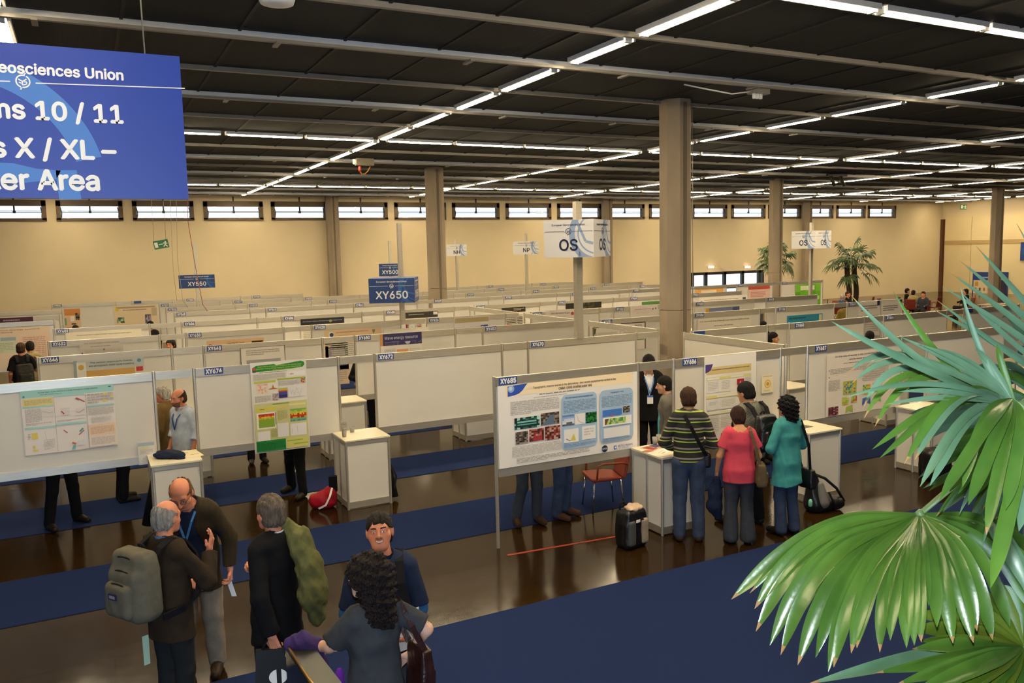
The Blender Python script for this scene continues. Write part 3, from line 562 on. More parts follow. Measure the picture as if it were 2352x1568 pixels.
pxposter('Poster with charcoal title band on board XY608', 20.0, (931, 718), (1007, 770), [('r', 0, 0, 1, .24, '34332E'), ('l', .1, .08, .8, .13, 1, 'A8A498'), ('r', .86, .02, .99, .14, 'D8D4CC'), ('l', .05, .3, .95, .9, 10, 'BEB6AA')], 'E4DCC8')
pxposter('Black, red and green poster on board XY610 beyond board XY626', 20.0, (1160, 727), (1201, 760), [('r', 0, 0, 1, .48, '26241C'), ('r', .05, .1, .9, .22, '4A463A'), ('r', 0, .5, .3, .75, 'C8382A'), ('r', .3, .5, .6, .75, '5A9A3A'), ('r', .6, .5, 1, .75, '2A2A22')], '3A372C')
pxposter('White poster with red round logo lying over the rail near the large OS pole', 16.85, (1252, 713), (1322, 760), [('t', 'Vertical eddy transport in the ocean', .5, .16, .1, '6A5A54', .62), ('l', .25, .28, .7, .32, 1, '9A9088'), ('c', .9, .2, .05, 'B04038'), ('l', .1, .5, .9, .9, 6, 'C0B8B0')], 'E0D8CE', dy=-0.04)
pxposter('Dark banded poster on board XY610 half behind the cross rail', 20.0, (1152, 707), (1208, 760), [('r', 0, 0, 1, .2, '3A3428'), ('l', .5, .05, .95, .15, 2, 'B8B098'), ('l', .05, .3, .95, .9, 9, 'BEB6AA')], 'E4DCC8')
pxposter('Poster with black photo band on board XY612', 20.0, (1299, 697), (1382, 760), [('r', 0, 0, 1, .2, '28261E'), ('m', .45, .0, .8, .2, 8, 3, ['3A3628','4A463A','2A281E']), ('l', .05, .3, .95, .9, 9, 'BEB6AA')], 'E4DCC8')
pxposter('Poster with green rule along its top on board XY614', 20.0, (1474, 693), (1540, 750), [('r', 0, 0, 1, .12, '4A7A3E'), ('l', .05, .3, .95, .9, 9, 'BEB6AA')], 'E8E0CE')
pxposter('Pale poster with pinkish title lines over the rail of board XY622', 16.85, (1448, 703), (1511, 760), [('l', .15, .12, .85, .18, 1, 'C8A098'), ('l', .2, .26, .8, .3, 1, 'C8B8B0'), ('r', .8, .12, .84, .18, '4A4440'), ('r', .9, .1, .94, .17, '4A4440')], 'E0D6CC', dy=-0.04)
pxposter('Left of two framed posters behind the cross rail beside the thick column', 14.10, (1362, 752), (1424, 800), [('s', [(0,.02),(1,.02)], '4A3430', .015), ('s', [(0,.0),(0,1)], '4A3430', .02), ('s', [(0,.55),(1,.5)], '4A3430', .012), ('p', [(.03,.05),(.12,.05),(.08,.3),(.03,.3)], '5A6A3A'), ('l', .2, .25, .9, .4, 3, 'C0B8B0')], 'E6DED2')
pxposter('Right of two framed posters behind the cross rail beside the thick column', 14.10, (1426, 742), (1482, 800), [('s', [(0,.02),(1,.02)], '4A2A34', .018), ('s', [(1,0),(1,1)], '4A2A34', .02), ('t', 'Meteorology', .72, .12, .06, '3A3430', .3), ('r', .6, .6, .95, .66, '7AA030'), ('l', .1, .2, .9, .55, 5, 'C0B8B0')], 'E8E0D6')
pxposter('Poster with title lines and small colour plots on board XY656', 14.10, (1602, 733), (1725, 790), [('t', 'A four dimensional study of tides and ocean mixing from satellite coverage', .5, .1, .06, '5A5048', .92), ('l', .3, .25, .8, .3, 1, '9A9088'), ('c', .4, .62, .035, 'A03030'), ('r', .68, .54, .74, .68, '3E9A5A'), ('r', .86, .52, .92, .66, '8A3A48'), ('l', .02, .7, .35, .9, 3, 'B8B0A6')], 'E4DCCC')
pxposter('Poster with turquoise title band on board XY658', 14.10, (1808, 724), (1888, 780), [('r', 0, .02, 1, .38, '2E8CA8'), ('l', .05, .1, .6, .2, 1, '1E5A70'), ('r', .9, .05, .98, .3, 'D8D8A8'), ('l', .05, .5, .95, .95, 6, 'B8B0A6')], 'E4DCCC')
pxposter('Left of two white text posters on board XY660', 14.10, (1973, 693), (2020, 770), [('l', .1, .12, .85, .3, 3, '8A847C'), ('r', .85, .0, .98, .14, '22304A'), ('l', .08, .4, .92, .95, 9, 'C0B8B0')], 'E4DED6', dy=-0.032)
pxposter('Right of two white text posters on board XY660', 14.10, (2024, 691), (2070, 770), [('l', .1, .14, .8, .3, 3, '8A847C'), ('r', .88, .0, .99, .12, '22304A'), ('l', .08, .4, .92, .95, 9, 'C0B8B0')], 'E4DED6', dy=-0.032)
pxposter('Poster with violet blue title strip on board XY620', 16.85, (1621, 707), (1698, 750), [('r', 0, .02, 1, .3, '7A84A8'), ('r', 0, .02, .1, .3, 'D8A830'), ('r', .8, .02, 1, .3, '4A5478'), ('l', .05, .4, .95, .9, 7, 'BEB6AA')], 'E4DCCC')
pxposter('White title strip poster on board XY616', 20.0, (1606, 683), (1716, 720), [('l', .1, .15, .9, .2, 1, '8A847C'), ('r', .03, .2, .06, .4, '3A3430'), ('r', .9, .12, .97, .26, '3A4468'), ('r', .0, .45, 1, .5, 'C8C0B4')], 'E8E2D6')
pxposter('Orange edged poster on board XY551', 23.5, (1597, 665), (1661, 690), [('r', 0, 0, 1, .5, 'D8A04A'), ('r', .2, .1, .75, .4, 'EAD8B8')], 'E8D8B8')
pxposter('Pink poster with red title bar on board XY549', 23.5, (1719, 658), (1768, 692), [('r', 0, 0, 1, .2, 'B84A40'), ('l', .1, .35, .8, .7, 4, 'C08A84')], 'E2BFB0')
pxposter('Lime green poster on board XY547', 23.5, (1827, 653), (1884, 720), [('m', 0, 0, 1, 1, 5, 8, ['5A9A1E','6AAA2A','7AB83A','66A626']), ('r', .2, .06, .75, .2, 'DCE4C4'), ('r', .05, .4, .95, .52, 'C8D89A')], '6AA62A')
pxposter('Tan poster with orange header at the far left of the back row', 31.2, (147, 710), (190, 790), [('r', 0, 0, 1, .18, 'D08A4A'), ('r', .35, .2, .6, .35, 'E8E0D8'), ('m', .68, .12, .95, .32, 4, 4, 'photo'), ('r', 0, .25, .1, .45, '6AA080'), ('r', .4, .4, .7, .44, '5A3A2A'), ('l', .1, .5, .9, .9, 7, 'C09A7A')], 'DDBE98')
pxposter('Wide pale poster with yellow disc at the far left of the back row', 31.2, (261, 703), (367, 790), [('r', .05, .03, .95, .07, 'A89880'), ('c', .07, .09, .045, 'D8C050'), ('l', .2, .1, .85, .14, 1, '9A8A74'), ('m', .05, .28, .22, .42, 6, 3, ['4A6A4A','3A5A3E','7A9A7A','C8C0A8']), ('r', .35, .25, .58, .45, 'DCCBA8'), ('r', .7, .24, .84, .46, '5A5474'), ('m', .72, .27, .83, .42, 4, 3, ['A8A0B8','5A5474']), ('r', .86, .08, .98, .28, 'B8A890')], 'DCC9A8')
p = PL0
poster('poster', 'Tall pinkish text poster with green chart at the left edge of the hall', p.y, p.x-2.2, p.x-0.12, 0.9, 1.9, [('t', 'Climate in high frequency storage systems', .5, .05, .03, '6A5A50', .8), ('t', 'Geoscience', .5, .1, .03, '6A5A50', .25), ('r', .28, .2, .66, .6, 'C8CCB0'), ('r', .5, .22, .65, .3, '9AA8B8'), ('l', .3, .35, .62, .58, 6, 'A8B0A0'), ('r', .02, .3, .26, .9, 'D8C890'), ('r', .7, .2, .97, .95, 'E0C4B0'), ('l', .72, .24, .95, .9, 14, 'C0A090')], 'DEC8B0', 'posters pinned on the boards')
p = at_z(137, 723, ZT)
poster('poster', 'Maroon title strip poster over the rail at the left edge', p.y, p.x-1.75, p.x-0.62, 1.2, 2.03, [('r', 0, 0, 1, .2, '4A2A3A'), ('l', .4, .06, .95, .14, 1, 'A08A98'), ('l', .05, .3, .9, .9, 8, 'B8A898')], 'DEC8B0', 'posters pinned on the boards', -0.05)
# XY686 and XY687
pxposter('Tall white poster with violet corner and sand yellow title band on board XY686', 8.47, (1618, 820), (1735, 1010), [('p', [(.02,.1),(.16,.085),(.12,.15),(.08,.17),(.02,.18)], '4A3A7C'), ('r', .04, .12, .9, .2, 'D3BE84'), ('p', [(.02,.085),(.16,.085),(.12,.15),(.08,.165),(.02,.18)], '4F3F86'), ('t', 'Measurement of internal tides in a laboratory wave tank', .5, .15, .016, '5A4A3A', .72),
 ('r', .04, .23, .9, .26, 'D8D48A'), ('r', .05, .235, .28, .255, 'E8E6DC'), ('r', .5, .235, .75, .255, 'E8E6DC'), ('r', .05, .265, .28, .4, 'E4E0DA'), ('l', .07, .28, .26, .38, 6, 'C4BEB8'), ('r', .31, .265, .5, .4, 'E4E0DA'), ('l', .33, .28, .48, .38, 6, 'C4BEB8'), ('r', .62, .28, .76, .345, 'B02038'), ('p', [(.66,.345),(.685,.3),(.71,.345)], 'E8E0D8'), ('l', .78, .27, .9, .34, 5, 'C4BEB8'),
 ('r', .04, .43, .9, .46, 'D8D080'), ('r', .23, .435, .82, .455, 'E8E6DC'), ('r', .05, .47, .27, .59, 'E0DEDA'), ('l', .08, .5, .25, .54, 3, 'A8B8B4'), ('r', .3, .47, .6, .59, 'E0DEDA'), ('l', .32, .49, .58, .57, 5, 'C4BEB8'), ('r', .04, .615, .9, .64, 'D4D09A'), ('r', .05, .62, .5, .635, 'E8E6DC'), ('l', .07, .66, .27, .86, 10, 'C8C2BC'), ('l', .31, .66, .55, .8, 7, 'C8C2BC'), ('r', .31, .86, .39, .92, '5A3A5A'), ('l', .6, .66, .88, .9, 12, 'C8C2BC'), ('s', [(.03,.22),(.03,.98)], 'C8C48A', .001)], 'EAE6E0', dy=-0.042)
pxposter('Small cream leaflet with orange round emblem beside the poster on board XY686', 8.47, (1750, 862), (1776, 900), [('r', .1, .06, .9, .1, 'C8A878'), ('c', .5, .5, .27, 'D8AE4A'), ('c', .5, .5, .2, 'E8D8A0'), ('c', .5, .5, .13, 'C89A3A'), ('l', .2, .85, .8, .93, 1, 'C8B890')], 'E6DEC0', name='leaflet', cat='leaflet')
pxposter('White poster with small green and yellow maps on board XY687', 8.47, (1900, 815), (2042, 935), [('t', 'On the role of waves in the monitoring of oceanic', .52, .05, .035, '4A4038', .8), ('t', 'gravity waves in coastal seas', .55, .11, .03, '4A4038', .42), ('l', .25, .16, .8, .18, 1, '8A8078'), ('r', .03, .25, .04, .27, '3A302A'), ('l', .05, .24, .6, .33, 4, 'B4ACA4'), ('r', .03, .36, .04, .38, '3A302A'), ('l', .03, .42, .2, .6, 8, 'B8B0A8'), ('r', .25, .46, .46, .68, 'A8B850'), ('m', .27, .48, .44, .66, 8, 7, ['8AB858','5A9A90','4A78A8','C8C850','D8A83A']), ('m', .24, .72, .34, .85, 4, 5, ['8AB858','C8C850','D8903A']), ('m', .38, .7, .47, .83, 4, 5, ['8AB858','C8C850','C85A3A']), ('m', .56, .56, .68, .72, 5, 5, ['6AA868','4A8AA8','C8C850','D8903A']), ('m', .72, .55, .83, .7, 5, 5, ['8AB858','C8C850','D8703A']), ('p', [(.3,.88),(.4,.86),(.41,.99),(.35,.94),(.29,.99)], 'A8B850'), ('p', [(.56,.78),(.68,.76),(.69,.9),(.62,.85),(.55,.9)], '4A68B0'), ('p', [(.74,.76),(.84,.75),(.86,.88),(.78,.84)], '8AB858'), ('m', .03, .85, .18, .99, 6, 6, ['8A3040','5A2A38','B87080','3A2A34']), ('l', .55, .2, .98, .5, 9, 'C8BEB4'), ('s', [(.86,.55),(.86,.7)], 'C0402A', .003)], 'E6DCD0')
# ================================================================== PEOPLE (bodies grown as one smooth surface from a posed skeleton)
V3 = lambda *a: np.array(a, float)
def cone(P, a, b, r1, r2, ys=1.0):
    a = np.asarray(a, float); b = np.asarray(b, float)
    Q = P-a; d = b-a
    if ys != 1.0: Q = Q*V3(1, 1/ys, 1); d = d*V3(1, 1/ys, 1)
    t = np.clip((Q@d)/max(1e-9, d@d), 0, 1)
    return (np.sqrt(((Q-t[..., None]*d)**2).sum(-1))-(r1+t*(r2-r1)))*(1 if ys == 1 else (0.35+0.65*ys))
def ell(P, c, r):
    q = (P-np.asarray(c, float))/np.asarray(r, float); n = np.sqrt((q**2).sum(-1))
    return (n-1)*min(r)*1.0 if True else n
def smin(a, b, k=0.03):
    h = np.clip(0.5+0.5*(b-a)/k, 0, 1); return b+(a-b)*h-k*h*(1-h)
def union(ds, k=0.03):
    o = ds[0]
    for d in ds[1:]: o = smin(o, d, k)
    return o
def wrink(P, seed, amp, f):
    rg = np.random.RandomState(seed); o = 0
    for i in range(5):
        w = rg.normal(size=3)*f*(1+0.5*i)*V3(1, 1, .55); o = o+np.sin(P@w+rg.uniform(0, 6))/(1+0.6*i)
    return o*amp*0.5
def surfnet(fn, lo, hi, res):
    lo = np.asarray(lo, float); hi = np.asarray(hi, float); n = np.maximum(4, np.ceil((hi-lo)/res).astype(int)+1)
    g = np.stack(np.meshgrid(*[lo[i]+res*np.arange(n[i]) for i in range(3)], indexing='ij'), -1)
    D = fn(g.reshape(-1, 3)).reshape(n)
    D[0] = D[-1] = 1; D[:, 0] = D[:, -1] = 1; D[:, :, 0] = D[:, :, -1] = 1
    D = np.where(D == 0, 1e-6, D); I = D < 0
    c = [(i, j, k) for i in (0, 1) for j in (0, 1) for k in (0, 1)]
    sl = lambda A, o: A[o[0]:n[0]-1+o[0], o[1]:n[1]-1+o[1], o[2]:n[2]-1+o[2]]
    cnt = sum(sl(I, o).astype(int) for o in c); M = (cnt > 0) & (cnt < 8)
    cells = np.argwhere(M)
    if len(cells) == 0: return [], []
    idx = -np.ones(M.shape, int); idx[M] = np.arange(len(cells))
    acc = np.zeros((len(cells), 3)); num = np.zeros(len(cells))
    for o in c:
        for ax in range(3):
            if o[ax] == 0:
                p = list(o); p[ax] = 1
                A = sl(D, o)[M]; B = sl(D, p)[M]; x = (A < 0) != (B < 0)
                t = A[x]/(A[x]-B[x]); q = np.tile(np.array(o, float), (x.sum(), 1)); q[:, ax] = t
                acc[x] += q; num[x] += 1
    V = lo+res*(cells+acc/num[:, None])
    F = []
    for ax in range(3):
        s0 = [slice(1, n[i]-1) for i in range(3)]; s0[ax] = slice(0, n[ax]-1); s1 = list(s0); s1[ax] = slice(1, n[ax])
        A = I[tuple(s0)]; B = I[tuple(s1)]; E = np.argwhere(A != B); off = np.array([1, 1, 1]); off[ax] = 0; E = E+off
        u, w = (ax+1) % 3, (ax+2) % 3
        du = np.eye(3, dtype=int)[u]; dw = np.eye(3, dtype=int)[w]
        q = np.stack([idx[tuple((E-du-dw).T)], idx[tuple((E-dw).T)], idx[tuple(E.T)], idx[tuple((E-du).T)]], 1)
        fl = ~I[tuple(E.T)]
        q[fl] = q[fl][:, ::-1]
        F.append(q)
    F = np.concatenate(F)
    return V, F[(F >= 0).all(1)]
def np_mesh(name, parts, mats, parent, smooth=True):
    """parts: list of (V, F, material index array or int)"""
    vs = []; fs = []; mi = []; o = 0
    for V, F, m in parts:
        if len(V) == 0: continue
        vs.append(np.asarray(V)); fs.append(np.asarray(F)+o); mi.append(np.full(len(F), m) if np.isscalar(m) else m); o += len(V)
    V = np.concatenate(vs); F = np.concatenate(fs); mi = np.concatenate(mi).astype(np.int32)
    me = bpy.data.meshes.new(name); me.vertices.add(len(V)); me.vertices.foreach_set('co', V.ravel())
    me.loops.add(F.size); me.loops.foreach_set('vertex_index', F.ravel().astype(np.int32))
    me.polygons.add(len(F)); me.polygons.foreach_set('loop_start', np.arange(0, F.size, 4, dtype=np.int32)); me.polygons.foreach_set('loop_total', np.full(len(F), 4, np.int32))
    for m in mats: me.materials.append(m)
    me.polygons.foreach_set('material_index', mi); me.polygons.foreach_set('use_smooth', np.full(len(F), smooth)); me.update(calc_edges=True); me.validate()
    return link(name, me, parent)
def cloth(name, c, **k): return mat('cloth_'+name, c, k.pop('rough', 0.85), vary=k.pop('vary', 0.12), scale=k.pop('scale', 14), bump=0.10, bscale=150, spec=0.2, **k)
def skin(name, c): return mat('skin_'+name, c, 0.5, vary=0.06, scale=18, spec=0.4, sub=0.12)
SK_FAIR = skin('fair', 'D2A080'); SK_RED = skin('ruddy', 'CC8466'); SK_TAN = skin('tan', 'C08C66')
M_eye = mat('eye_white', 'E8E4DE', 0.3); M_iris = mat('iris', '3A4650', 0.3); M_lip = mat('lips', 'B06A5C', 0.45); M_teeth = mat('teeth', 'EEE8DC', 0.3)
def hair_mat(n, c): return mat('hair_'+n, c, 0.7, vary=0.4, scale=45, bump=0.7, bscale=110, stretch=(1, 1, 0.3), spec=0.25)
def rotm(yaw, pitch, roll):
    cy, sy = math.cos(yaw), math.sin(yaw); cp, sp = math.cos(pitch), math.sin(pitch); cr, sr = math.cos(roll), math.sin(roll)
    return np.array([[cy, -sy, 0], [sy, cy, 0], [0, 0, 1]])@np.array([[1, 0, 0], [0, cp, -sp], [0, sp, cp]])@np.array([[cr, 0, sr], [0, 1, 0], [-sr, 0, cr]])
def hand_geo(W, f, n, side, curl, sc, res, spread=0.12, thumb_out=0.6):
    f = np.asarray(f, float); f /= np.linalg.norm(f); n = np.asarray(n, float); n = n-f*(n@f); n /= np.linalg.norm(n)
    s = np.cross(f, n)*side
    prims = [(W-f*0.03*sc, W+f*0.01*sc, .025*sc, .024*sc)]
    for i, (o, L) in enumerate(((.029, .072), (.010, .080), (-.009, .075), (-.027, .058))):
        k = W+f*(.088-.004*abs(i-1))*sc+s*o*sc
        prims.append((W+s*o*.5*sc, k, .017*sc, .0125*sc))
        d = f+s*spread*(1.2-i*0.8)*0.5; d /= np.linalg.norm(d); p = k; ang = 0
        for seg, (ll, bend) in enumerate(((.46, .9), (.31, 1.1), (.23, .7))):
            ang += (curl[i] if hasattr(curl, '__len__') else curl)*bend
            dd = d*math.cos(ang)+n*math.sin(ang); q = p+dd*L*ll*sc
            prims.append((p, q, (.0102-.0009*seg)*sc, (.0096-.0012*seg)*sc)); p = q
    tb = W+f*.022*sc+s*.022*sc; t1 = tb+(f*.55+s*thumb_out+n*.35)*.045*sc; t2 = t1+(f*.85+s*.25*thumb_out+n*.3)*.036*sc
    prims += [(tb, t1, .016*sc, .012*sc), (t1, t2, .0115*sc, .009*sc)]
    pts = np.array([p for a in prims for p in a[:2]]); lo = pts.min(0)-.03; hi = pts.max(0)+.03
    def fn(P):
        o = None
        for i, (a, b, r1, r2) in enumerate(prims):
            d = cone(P, a, b, r1, r2); o = d if o is None else smin(o, d, .006)
        return o
    return surfnet(fn, lo, hi, res)
def person(label, px, top_or_foot, H, facing, cfg):
    """px/top_or_foot: ('foot',x,y) or ('top',x,y) pixel anchor; facing 0 = away from camera, 90 = to image right, 180 = towards camera"""
    kind, x, y = top_or_foot
    sit = cfg.get('sit', 0.0)
    base = at_z(x, y, 0.0 if kind == 'foot' else H-sit*0.46) if kind != 'xy' else Vector((x, y, 0))
    if cfg.get('Y'): base = at_y(x, y, cfg['Y'])
    if cfg.get('D'): base = at_d(x, y, cfg['D']); cfg['z'] = base.z-H
    u = proj((base.x, base.y, 1.0))[0]
    rz = -(YAW+math.atan((u-1176)/FPX)+math.radians(facing))
    # where the anchor is a head top that leans, pull the base back
    root = thing('person', label, 'person', (base.x, base.y, cfg.get('z', 0.0)), rz, cfg.get('group'))
    s = H/1.75; res = cfg.get('res', .012); fem = cfg.get('fem', 0); fat = cfg.get('fat', 1.0)
    J = {'pel': V3(0,0,.95), 'waist': V3(0,.005,1.10), 'chest': V3(0,.0,1.30), 'nb': V3(0,-.015,1.475),
         'shR': V3(.160,-.012,1.415), 'shL': V3(-.160,-.012,1.415), 'elR': V3(.225,-.04,1.13), 'elL': V3(-.225,-.04,1.13), 'wrR': V3(.23,.06,.885), 'wrL': V3(-.23,.06,.885),
         'hipR': V3(.09,0,.91), 'hipL': V3(-.09,0,.91), 'knR': V3(.10,.02,.49), 'knL': V3(-.10,.02,.49), 'anR': V3(.105,-.02,.085), 'anL': V3(-.105,-.02,.085)}
    if fem:
        for k in ('shR','shL'): J[k][0] *= .9
        for k in ('elR','elL','wrR','wrL'): J[k][0] *= .95
    for k, v in cfg.get('J', {}).items(): J[k] = V3(*v)
    lx, ly = cfg.get('lean', (0, 0))
    for k in J:
        if J[k][2] > .95 or k[:2] in ('el','wr'):
            w = max(0, (J[k][2]-.95))/.5; J[k] = J[k]+V3(lx*w, ly*w, -0.4*(abs(lx)+abs(ly))*w*w*.5)
    if sit:
        for k in J:
            if k[:2] not in ('kn','an'): J[k] = J[k]+V3(0, 0, -.46)
        for sd, sx in (('R', 1), ('L', -1)): J['kn'+sd] = V3(.12*sx, .42, .50); J['an'+sd] = V3(.12*sx, .40, .085)
    J = {k: v*s for k, v in J.items()}
    hy, hp, hr = [math.radians(a) for a in cfg.get('head', (0, 0, 0))]
    RH = rotm(hy, hp, hr)
    HC0 = J['nb']+RH@V3(0, .03, .166)*s
    nbh = J['nb']
    fr, wr_ = 1.0, 0
    hs = s*(0.97 if fem else 1.0)
    fem_b = .012*fem
    # --- body fields
    def torso(P, e):
        d = [cone(P, J['pel'], J['waist'], (.148+.014*fem)*s*fat+e, (.132-.014*fem)*s*fat+e, .70),
             cone(P, J['waist'], J['chest'], (.132-.014*fem)*s*fat+e, .152*s*fat+e, .68),
             cone(P, J['shL']*.72+J['nb']*.28, J['shR']*.72+J['nb']*.28, .062*s+e, .062*s+e),
             cone(P, J['chest'], J['nb'], .132*s+e, .055*s+e, .75)]
        if fem: d += [cone(P, J['chest']+V3(sx*.07, .075, -.02)*s, J['chest']+V3(sx*.07, .07, -.03)*s, .062*s+e, .062*s+e) for sx in (-1, 1)]
        if cfg.get('belly'): d.append(cone(P, J['waist']+V3(0, .05, -.04)*s, J['waist']+V3(0, .05, .04)*s, (.12+cfg['belly'])*s+e, (.11+cfg['belly'])*s+e, .8))
        return union(d, .05)
    def arm(P, sd, e, frac=2.0, flare=0.0, e2=None):
        e2 = e if e2 is None else e2
        if frac <= 1: end = J['sh'+sd]+(J['el'+sd]-J['sh'+sd])*frac; d = cone(P, J['sh'+sd], end, .054*s+e, (.054-.012*frac)*s+e+flare); ax = end-J['sh'+sd]
        else:
            fr = frac-1; end = J['el'+sd]+(J['wr'+sd]-J['el'+sd])*fr
            d = smin(cone(P, J['sh'+sd], J['el'+sd], .054*s+e, .042*s+e), cone(P, J['el'+sd], end, .042*s+e, (.042-.014*fr)*s+e2+flare), .02); ax = end-J['el'+sd]
        ax = ax/np.linalg.norm(ax); cut = (P-end)@ax
        near = np.sqrt(((P-end)**2).sum(-1))-0.16
        return np.where(near < 0, np.maximum(d, cut), d)
    def legs(P, e, flare=0.0, hem=0.0):
        d = []
        for sd in 'RL':
            d += [smin(cone(P, J['hip'+sd], J['kn'+sd], .086*s*(.5+.5*fat)+e, .056*s+e), cone(P, J['kn'+sd], J['an'+sd], .056*s+e, .040*s+e+flare), .03)]
        return np.minimum(*d)
    def foot(P, e, sd, sx):
        d = None; a = J['an'+sd]; t = np.asarray(cfg.get('toe'+sd, (.03*sx, .19, 0)))*s
        for q in (cone(P, a+V3(0, -.03, -.04)*s, a+V3(t[0]*.5, t[1]*.5, -.035*s), .040*s+e, .042*s+e, 1), cone(P, a+V3(t[0]*.5, t[1]*.5, -.035*s), a+V3(t[0], t[1], -.045*s), .042*s+e, .034*s+e), cone(P, a+V3(0, -.015, -.03)*s, a+V3(0, -.01, .03)*s, .042*s+e, .042*s+e)):
            d = q if d is None else smin(d, q, .015)
        return np.maximum(d, 0.009-P[:, 2])
    allp = np.array(list(J.values())); lo = allp.min(0)-V3(.26, .26, 0); hi = allp.max(0)+V3(.26, .26, .12); lo[2] = min(0, lo[2])
    def headf(P):
        Q = (P-HC0)@RH/hs
        d = union([ell(Q, (0,-.012,.028), (.077,.097,.094)), ell(Q, (0,.028,-.038), (.061,.068,.080)), cone(Q, (-.022,.062,-.09), (.022,.062,-.09), .027, .027),
                   cone(Q, (-.038,.048,-.032), (-.03,.055,-.05), .03, .025), cone(Q, (.038,.048,-.032), (.03,.055,-.05), .03, .025), cone(Q, (-.036,.072,.022), (.036,.072,.022), .015, .015)], .025)
        for sx in (-1, 1): d = np.maximum(d, -(np.sqrt(((Q-V3(sx*.031, .100, .001))**2).sum(-1))-.012)) if cfg.get('face') else d
        if cfg.get('face'):
            for sx in (-1, 1): d = smin(d, np.sqrt(((Q-V3(sx*.031, .0785, .001))**2).sum(-1))-.0125, .004)
        nz = union([cone(Q, (0,.09,.014), (0,.114,-.028), .008, .0125), cone(Q, (-.012,.098,-.032), (.012,.098,-.032), .009, .009)], .012)
        d = smin(d, nz, .008)
        smile = cfg.get('smile', 0)
        d = smin(d, union([cone(Q, (sx*.003, .0895, -.060), (sx*(.020+.006*smile), .080, -.058+.007*smile), .0085, .006) for sx in (-1, 1)], .004), .006)
        for sx in (-1, 1): d = smin(d, ell(Q, (sx*.079, -.008, -.006), (.011, .021, .033)), .008)
        return d*hs
    def neck(P):
        b = HC0+RH@V3(0, -.022, -.06)*hs
        return cone(P, J['nb']-V3(0, 0, .03)*s, b, .062*s*(1-.1*fem), .054*s*(1-.08*fem))
    hand_on = cfg.get('hands', 'RL')
    def bodyf(P):
        d = union([torso(P, -.012), neck(P)], .04)
        for sd in 'RL': d = smin(d, arm(P, sd, -.004, 2.0), .035)
        d = smin(d, legs(P, -.008), .03)
        return d
    parts = []
    V, F = surfnet(bodyf, lo, hi, max(res, .012)); parts.append((V, F, 0))
    hres = cfg.get('hres', .005)
    def hn(P): return smin(headf(P), np.maximum(neck(P), -(P[:, 2]-(J['nb'][2]-.02*s))*-1 if False else neck(P)), .02)
    V, F = surfnet(hn, HC0-.19*s, HC0+.16*s, hres)
    ctr = V[F].mean(1); Q = (ctr-HC0)@RH/hs; mi = np.zeros(len(F), int)
    front = Q[:, 1] > .05
    if cfg.get('face'):
        for sx in (-1, 1):
            e = np.sqrt((Q[:, 0]-sx*.031)**2+((Q[:, 2]-.0005)*2.3)**2); e2 = np.sqrt((Q[:, 0]-sx*.031)**2+((Q[:, 2]-.0005)*1.1)**2); mi[front & (e < .0115)] = 1; mi[front & (e2 < .0055)] = 2
            br = (np.abs(Q[:, 2]-.0215-.004*np.sin((sx*Q[:, 0]-.012)*60)) < .0042) & (sx*Q[:, 0] > .014) & (sx*Q[:, 0] < .048); mi[front & br] = 4
        sm = cfg.get('smile', 0); lz = -.060+sm*.010*(np.abs(Q[:, 0])/.024)**2
        mi[front & (np.abs(Q[:, 2]-lz) < .008) & (np.abs(Q[:, 0]) < .022+.006*sm)] = 3
        if sm: mi[front & (np.abs(Q[:, 2]-lz) < .0032) & (np.abs(Q[:, 0]) < .019)] = 5
    if cfg.get('beard'): mi[(Q[:, 2] < -.045) & (Q[:, 1] > .02) & (Q[:, 2] > -.13) & (mi == 0)] = 4
    parts.append((V, F, mi))
    for sd, sg in (('R', 1), ('L', -1)):
        if sd not in hand_on: continue
        hd = cfg.get('hand'+sd, {})
        f = hd.get('f'); f = (J['wr'+sd]-J['el'+sd]) if f is None else V3(*f)
        n = V3(*hd.get('n', (-sg*.9, .35, 0)))
        V, F = hand_geo(J['wr'+sd], f, n, sg, hd.get('curl', .35), s*(.93 if fem else 1.0), cfg.get('fres', .0045)); parts.append((V, F, 0))
    hm = cfg.get('hair', hair_mat('dark', '1C1512'))
    np_mesh('body', parts, [cfg.get('skin', SK_FAIR), M_eye, M_iris, M_lip, cfg.get('beardm', hm), M_teeth], root)
    # --- hair
    st = cfg.get('hs', 'short')
    if st:
        def hairf(P):
            Q = (P-HC0)@RH/hs
            if st in ('short', 'crop', 'ring'):
                t = {'short': .013, 'crop': .006, 'ring': .009}[st]
                d = smin(ell(Q, (0,-.014,.03), (.078+t,.098+t,.094+t*1.1)), ell(Q, (0,-.055,-.04), (.062+t,.05+t,.06)), .03)
                d = np.maximum(d, (.010+.55*(Q[:, 1]-.01)-Q[:, 2])*.8+wrink(Q, 9, .006, 70))            # hairline sloping from the nape over the ears to the brow
                nape = cfg.get('nape', -.085); d = np.minimum(d, np.maximum(ell(Q, (0,-.045,-.03), (.071+t,.062+t,.075)), np.maximum(Q[:, 1]+.012, nape-Q[:, 2])))
                d = np.maximum(d, (Q[:, 1]-.088+.35*(.06-Q[:, 2])))
                if st == 'ring': d = np.maximum(d, (Q[:, 2]-.045+.55*Q[:, 1]*cfg.get('recede', 1)))
                if cfg.get('tuft'): d = smin(d, ell(Q, (0,.03,.118), (.05,.045,.016)), .02)
                a = .0045
                return (d+wrink(Q, 3, a, 90))*hs
            if st == 'bob':
                d = smin(ell(Q, (0,-.014,.03), (.094,.112,.108)), ell(Q, (0,-.045,-.055), (.082,.062,.085)), .04)
                d = np.maximum(d, -np.maximum(np.abs(Q[:, 0])-.062, np.maximum(.055-Q[:, 1], Q[:, 2]-.055)))
                return (d+wrink(Q, 4, .005, 60))*hs
